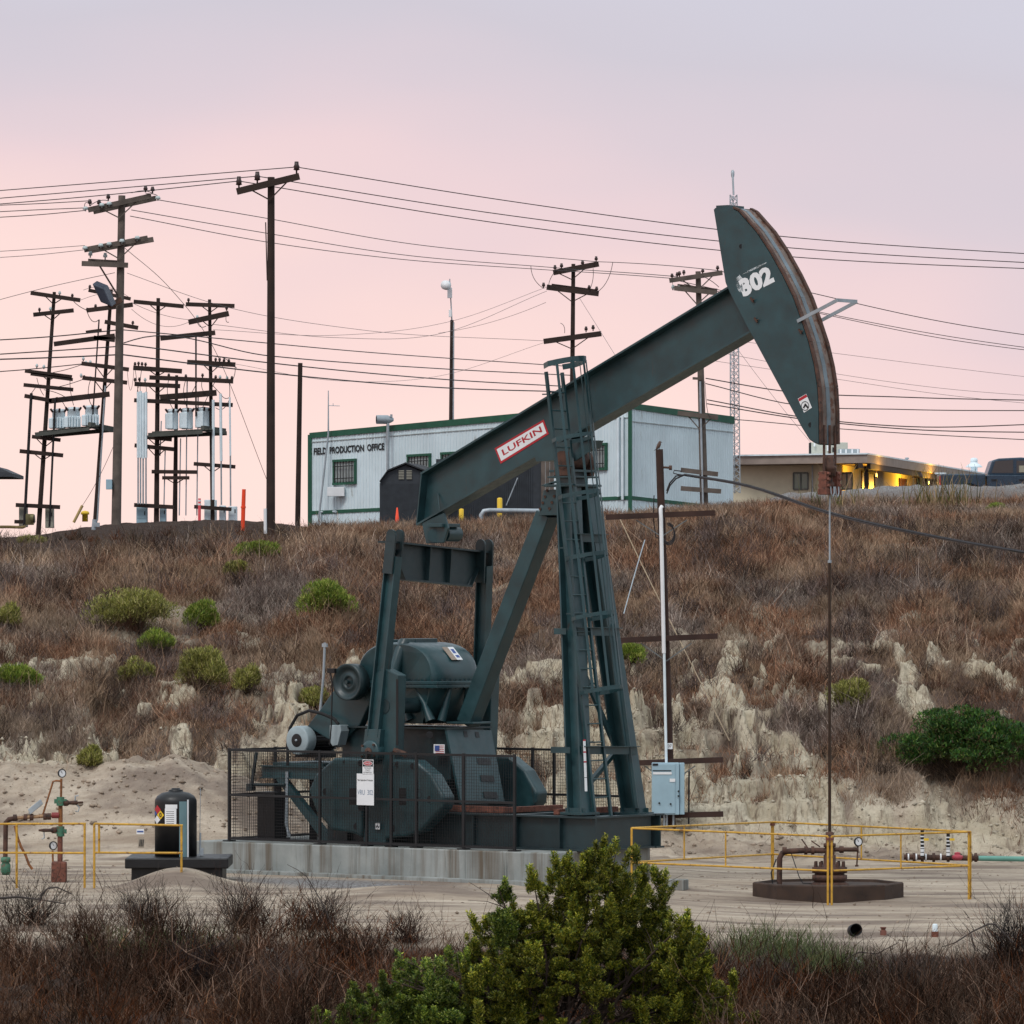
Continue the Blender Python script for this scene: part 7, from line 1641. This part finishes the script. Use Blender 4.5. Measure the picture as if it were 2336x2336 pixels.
for i in range(7): wrap(ax(382), ax(400), hz(1872 - i * 4.4), hz(1871 - i * 4.4), INK, 'label_print', tk, .0055)
wrap(ax(411.5), ax(428), hz(1957), hz(1822), paint('translucent_grey_strip', (.13, .22, .24), .5, var=.15), 'level_strip', tk); wrap(ax(428.5), ax(432), hz(1957), hz(1818), WHITE, 'level_scale', tk, .007)
def diamond(cx, cy, mat, s=9.5):
    m = MB(); vs = []
    for dx, dy in ((0, -s * 1.15), (s * .95, 0), (0, s * 1.15), (-s * .95, 0)):
        a = ax(cx + dx * .98) if cx + dx > 354 else ax(354); vs.append(b + Vector((math.sin(a) * (r + .008), -math.cos(a) * (r + .008), hz(cy + dy))))
    m.add(vs, [(0, 3, 2, 1)]); return m.build('hazard_diamond', mat, tk)
diamond(361.5, 1841, REDS, 9); dY = diamond(369, 1853, YELB, 9); diamond(356.5, 1850, INKB, 5); diamond(360.5, 1864, WHITE, 8.5)
a = ax(369); O = b + Vector((math.sin(a) * (r + .012), -math.cos(a) * (r + .012), hz(1858))); tx = Vector((math.cos(a), math.sin(a), 0))
text_fit('lettering', '0', O - tx * .028, tx * .056, UPV * .075, INK, dY, bold=.02)
m = MB(); m.tube([P(457, 1798, YTk), P(456, 1900, YTk), P(455, 1955, YTk)], .006, 5); m.tube([P(457, 1900, YTk), P(456, 1945, YTk)], .016, 6); m.frame(P(460, 1943, YTk), (.03, 0, 0), (0, .03, 0), (0, 0, .06)); m.frame(P(456.5, 1950, YTk), (.02, 0, 0), (0, .02, 0), (0, 0, .06)); m.build('dosing_pump', GREYM, label='thin metal dosing rod and small pump beside the tank', cat='pump')
# ---------------------------------------------------------------- near green bush with many upright plumes
def big_bush():
    Y = 66.0; k = Y / FPX; base = Vector(((1270 - 1168) * k, Y, gz((1270 - 1168) * k, Y)))
    root = thing('green_bush', tuple(base), 'big leafy green bush in front of the concrete plinth, bottom centre', 'bush')
    plumes = [(1285, 1950, 62, 150), (1405, 1918, 48, 160), (1365, 1912, 30, 90), (1335, 1945, 60, 190), (1465, 1938, 50, 170), (1215, 1975, 28, 120), (1300, 2010, 70, 170), (1420, 2010, 80, 190), (1500, 1985, 34, 150), (1135, 2000, 40, 110),
              (1165, 2060, 60, 130), (1110, 2095, 45, 150), (1230, 2070, 70, 180), (1340, 2080, 80, 150), (1500, 2075, 55, 130), (1560, 2085, 50, 110), (1590, 2125, 48, 130), (1525, 2150, 60, 120), (1075, 2135, 45, 150), (1040, 2165, 50, 150), (1090, 2200, 65, 170),
              (905, 2170, 14, 60), (915, 2215, 45, 90), (955, 2230, 55, 110), (1010, 2235, 60, 130), (860, 2240, 45, 90), (820, 2270, 50, 90), (770, 2300, 45, 80), (720, 2310, 40, 50), (790, 2265, 30, 70), (870, 2215, 28, 80), (760, 2330, 50, 50), (880, 2270, 60, 100), (960, 2265, 60, 110), (930, 2190, 22, 70), (900, 2290, 70, 110), (990, 2300, 80, 120), (1080, 2290, 70, 130), (840, 2325, 70, 60),
              (1150, 2190, 50, 120), (1480, 2230, 50, 100), (1250, 2250, 35, 60), (1000, 2180, 60, 120), (1060, 2240, 80, 110), (940, 2260, 70, 110), (1190, 2150, 60, 120), (1600, 2210, 40, 110), (1560, 2260, 60, 110), (1690, 2220, 26, 60), (1665, 2255, 45, 80), (1640, 2295, 50, 80), (1720, 2320, 50, 40), (1500, 2300, 60, 90), (1600, 2150, 40, 120), (1440, 2120, 70, 120), (1390, 2290, 40, 70), (1170, 2290, 50, 80)]
    cs, C = [], []; D = []
    fr = dict(n=0)
    lv, lq, lc, n0 = [], [], [], 0
    stems_ = []
    for (px, top, hw, ht) in plumes:
        dep = RNG.uniform(-.55, .55); yy = Y + dep; kk = yy / FPX; tp = P(px, top, yy); w = hw * kk; h = ht * kk; w *= 1.15 if top < 2140 else 1.45; h *= 1.2; n = int(10500 * (hw / 55) * (ht / 130) ** .8 + 700)
        light = .5 + .5 * (top < 2000) if px > 1100 else .9
        # leaf clumps and upright sprigs inside the plume
        ns = max(8, int(hw * ht / 230)); ct = RNG.uniform(0, 1, ns) ** 1.1; cx = RNG.normal(0, .42, ns) * w * (.35 + .75 * np.sqrt(np.minimum(1, ct * 1.7))); cy = RNG.normal(0, .4, ns) * w; rc = RNG.uniform(.04, .125, ns) * (.7 + .5 * ct); sp = RNG.uniform(0, 1, ns) < .42; sp |= ct < .16
        i = RNG.choice(ns, n, p=rc ** 1.6 / (rc ** 1.6).sum()); a = RNG.uniform(0, 2 * np.pi, n); rr = RNG.uniform(0, 1, n) ** .6; el = RNG.uniform(-.9, 1.5, n); t = ct[i]
        ex = np.where(sp[i], .62, 1.15)[:, None] * np.array([1, 1, 0]) + np.where(sp[i], 2.0, .75)[:, None] * np.array([0, 0, 1])
        off = np.stack([np.cos(a) * np.cos(el), np.sin(a) * np.cos(el), np.sin(el)], 1) * (rr * rc[i])[:, None] * ex
        lean = (cx[i] / (w + .01)) * .5
        x = tp.x + cx[i] + off[:, 0] + off[:, 2] * lean + t * (base.x - tp.x) * .12; y = tp.y + cy[i] + off[:, 1]; z = tp.z - rc[i] - ct[i] * h + off[:, 2]
        t = np.clip(ct[i] * .55 + .42 - off[:, 2] / (rc[i] * 3.2), 0, 1)
        pos = np.stack([x, y, z], 1); d = np.stack([np.cos(a) * .8, np.sin(a) * .8, RNG.uniform(.1, 1.1, n)], 1) + RNG.normal(0, .35, (n, 3)); d /= np.linalg.norm(d, axis=1)[:, None]
        tone = RNG.uniform(0, 1)
        pal = [(.150, .155, .012), (.070, .100, .012), (.26, .245, .025), (.030, .050, .010), (.30, .27, .06)]; c = pick(pal, [3, 3, 2.4, 1.6, .7] if tone > .3 else [2, 3, 1.6, 2, 1.6], n)
        if px < 1060 or (1110 < px < 1170 and top < 2010): c = c * np.array([.9, 1.12, 1.6])
        tipc = np.clip(1 - t * 3.2, 0, 1)[:, None]; c = c * (.55 + .9 * RNG.uniform(0, 1, ns)[i])[:, None]; c = c * (1 + .6 * tipc)       # pale new growth at the shoot tips
        L = RNG.uniform(.014, .040, n)
        v, q_, cc, _ = ribbons(pos, d, L, np.full(n, .0155), c, 2, .3, 0, .45); lv.append(v); lq.append(q_ + n0); lc.append(cc); n0 += len(v)
        stems_.append((tp - UPV * h * .15, base + Vector(((tp.x - base.x) * .25 + RNG.normal(0, .12), dep * .3, 0))))
    npmesh('foliage', np.concatenate(lv), np.concatenate(lq), LEAFM, np.concatenate(lc), parent=root)
    m = MB()
    for tp, b_ in stems_:
        mid = b_.lerp(tp, .5) + Vector((RNG.normal(0, .08), RNG.normal(0, .05), .05)); m.tube([b_ - UPV * .1, b_.lerp(mid, .6), mid, mid.lerp(tp, .6), tp], .01, 5, False, [.022, .018, .014, .010, .004])
        for _ in range(12):
            s_ = mid.lerp(tp, RNG.uniform(-.8, .7)); e_ = s_ + Vector((RNG.normal(0, .22), RNG.normal(0, .2), RNG.uniform(.05, .38))); m.tube([s_, s_.lerp(e_, .5) + Vector((0, 0, .03)), e_], .004, 4, False, [.006, .004, .002])
    m.build('branches', paint('dark_bush_twigs', (.055, .036, .028), .9, var=.3), root)
big_bush()
# ---------------------------------------------------------------- individual dead shrubs of the near edge
def dead_shrub(px, row, R, n, label, col, Yr=(62, 84), up=.5, w=.012, bare=True):
    b = hit(px, row, *Yr); b = np.array(b); th = RNG.uniform(0, 2 * np.pi, n); el = RNG.uniform(.12, 1.45, n) ** (1 - up * .3); D = np.stack([np.cos(th) * np.cos(el), np.sin(th) * np.cos(el), np.sin(el)], 1)
    B = b + RNG.normal(0, 1, (n, 3)) * np.array([.16, .16, 0]) * R; Ln = R * RNG.uniform(.6, 1.15, n); C = np.array(col) * .55 * RNG.uniform(.5, 1.6, (n, 1)); prt = []
    v, q_, c, pts_ = ribbons(B, D, Ln, np.full(n, w) * RNG.uniform(.6, 1.3, n), C, 5, .55, .04); prt.append((v, q_, c))
    for s_ in range(4):
        at_ = RNG.integers(1, 5, n); Ds = D + RNG.normal(0, .6, (n, 3)); Ds[:, 2] = np.abs(Ds[:, 2]) * .7 + .05; Ds /= np.linalg.norm(Ds, axis=1)[:, None]
        v, q_, c, p2 = ribbons(pts_[np.arange(n), at_], Ds, Ln * RNG.uniform(.25, .6, n), np.full(n, w * .6), C * 1.1, 3, .4, .04); prt.append((v, q_, c))
        if s_ < 2:
            Dt = Ds + RNG.normal(0, .5, (n, 3)); Dt /= np.linalg.norm(Dt, axis=1)[:, None]; v, q_, c, _ = ribbons(p2[:, 2], Dt, Ln * RNG.uniform(.12, .3, n), np.full(n, w * .45), C * 1.15, 2, .3, .03); prt.append((v, q_, c))
    V, Q, Cc = join(prt); o = npmesh('dead_shrub', V, Q, DRYM, Cc, org=tuple(b)); tag(o, label, 'dead shrub', 'leafless shrubs along the near edge')
GRB = (.046, .034, .029)
for px, row, R, n, lab, col in ((2310, 2190, .95, 150, 'dark leafless shrub at the right edge beside the glass topped stub', (.040, .034, .034)), (70, 2110, .85, 120, 'sprawling leafless shrub in front of the left wellhead', GRB), (330, 2110, .75, 110, 'grey leafless shrub under the chemical tank', (.070, .055, .050)),
                                (560, 2110, .80, 120, 'leafless shrub in front of the left end of the plinth', (.072, .050, .044)), (730, 2120, .75, 110, 'thin leafless shrub in front of the middle of the plinth', (.062, .045, .040)), (930, 2150, .55, 90, 'short brown leafless shrub left of the big green bush', (.060, .036, .030)),
                                (200, 2160, .75, 110, 'rusty brown leafless shrub near the left bottom', (.095, .052, .034)), (460, 2250, .85, 130, 'dense dark leafless shrub at the bottom left', (.034, .030, .032)), (640, 2290, .7, 110, 'pale grey twiggy shrub at the bottom left of centre', (.105, .085, .078)),
                                (820, 2200, .6, 100, 'brown twiggy shrub beside the pale rock', (.075, .050, .040)), (1780, 2250, .6, 100, 'grey twiggy shrub right of the green bush', (.090, .072, .066)), (2080, 2280, .7, 120, 'tall greyish twiggy shrub at the bottom right', (.075, .062, .058)), (1560, 2170, .35, 60, 'small dark twiggy shrub hugging the green bush', (.06, .04, .036)), (2250, 2300, .6, 90, 'brown twiggy shrub at the lower right corner', (.080, .055, .042))):
    dead_shrub(px, row, R, n, lab, col)
def weeds(px, row, n, wdt, label):
    b = np.array(hit(px, row, 62, 90)); B = b + RNG.normal(0, 1, (n, 3)) * np.array([wdt, .5, 0]); B[:, 2] = ground(B[:, 0], B[:, 1]) - .02; D = np.stack([RNG.normal(0, .3, n), RNG.normal(0, .3, n), np.ones(n)], 1); D /= np.linalg.norm(D, axis=1)[:, None]
    v, q_, c, pts_ = ribbons(B, D, RNG.uniform(.15, .5, n), np.full(n, .010), pick([(.085, .11, .035), (.06, .08, .03), (.12, .13, .06)], [2, 2, 1], n), 3, .4, .03)
    Ds = D + RNG.normal(0, .6, (n, 3)); v2, q2, c2, _ = ribbons(pts_[:, 2], Ds / np.linalg.norm(Ds, axis=1)[:, None], RNG.uniform(.05, .15, n), np.full(n, .009), pick([(.10, .13, .04), (.07, .09, .03)], [1, 1], n), 2, .3)
    V, Q, C = join([(v, q_, c), (v2, q2, c2)]); tag(npmesh('green_weeds', V, Q, LEAFM, C, org=tuple(b)), label, 'weeds')
weeds(1760, 2175, 700, .38, 'thin green weeds on the bank left of the black pipe end'); weeds(1880, 2215, 420, .28, 'smaller green weeds below the black pipe end'); weeds(370, 2180, 260, .5, 'dull green weeds among the dead brush at left')
def rock(px, row, s, label, col=None):
    b = hit(px, row, 62, 90); bm = bmesh.new(); bmesh.ops.create_icosphere(bm, subdivisions=2, radius=1)
    for v in bm.verts: v.co = Vector((v.co.x * s, v.co.y * s * .8, v.co.z * s * .62)) * (1 + .25 * (float(vn(v.co.x * 2 + px, v.co.z * 2 + v.co.y, 3)) - .5) * 2)
    me = bpy.data.meshes.new('rock'); bm.to_mesh(me); bm.free(); tag(link('rock', me, col or paint('pale_rock', (.26, .25, .23), .9, var=.2), None, tuple(b + UPV * s * .25)), label, 'rock')
rock(616, 2178, .12, 'pale angular rock in the dead brush below the plinth'); rock(890, 2132, .05, 'small pale stone at the brush edge left of the green bush'); rock(1948, 2190, .045, 'upper white stone in the weeds below the black pipe'); rock(1930, 2196, .04, 'lower left white stone in the weeds below the black pipe'); rock(1960, 2197, .04, 'lower right white stone in the weeds below the black pipe')
def branch(pts_, r, label, Y):
    m = MB(); n = len(pts_); m.tube([P(x, y, Y) for x, y in pts_], r, 6, True, list(np.linspace(r, r * .35, n))); m.build('dead_branch', paint('grey_dead_branch', (.055, .045, .040), .9, var=.3), label=label, cat='branch')
branch([(2310, 2150), (2270, 2108), (2255, 2108), (2220, 2124), (2180, 2150), (2150, 2160)], .018, 'long bent dead branch arching left from the right edge shrub', 76.5)
branch([(2225, 2170), (2215, 2130), (2205, 2115), (2195, 2105)], .010, 'short upright dead twig beside the long bent branch', 76)
branch([(1925, 2190), (1960, 2172), (2000, 2176), (2050, 2150), (2024, 2132)], .012, 'thin dead branch reaching up to the rusty stub', 77)
branch([(90, 2060), (95, 2040), (110, 2026), (130, 2024), (165, 2040)], .022, 'dark looping dead branch in front of the left wellhead', 79)
branch([(-10, 2050), (40, 2046), (90, 2052), (150, 2062)], .022, 'thick dead branch lying at the left edge', 79.2)
branch([(755, 2105), (735, 2060), (700, 2000), (680, 1985), (655, 1972)], .010, 'tall thin dead stalk leaning left before the plinth', 78)
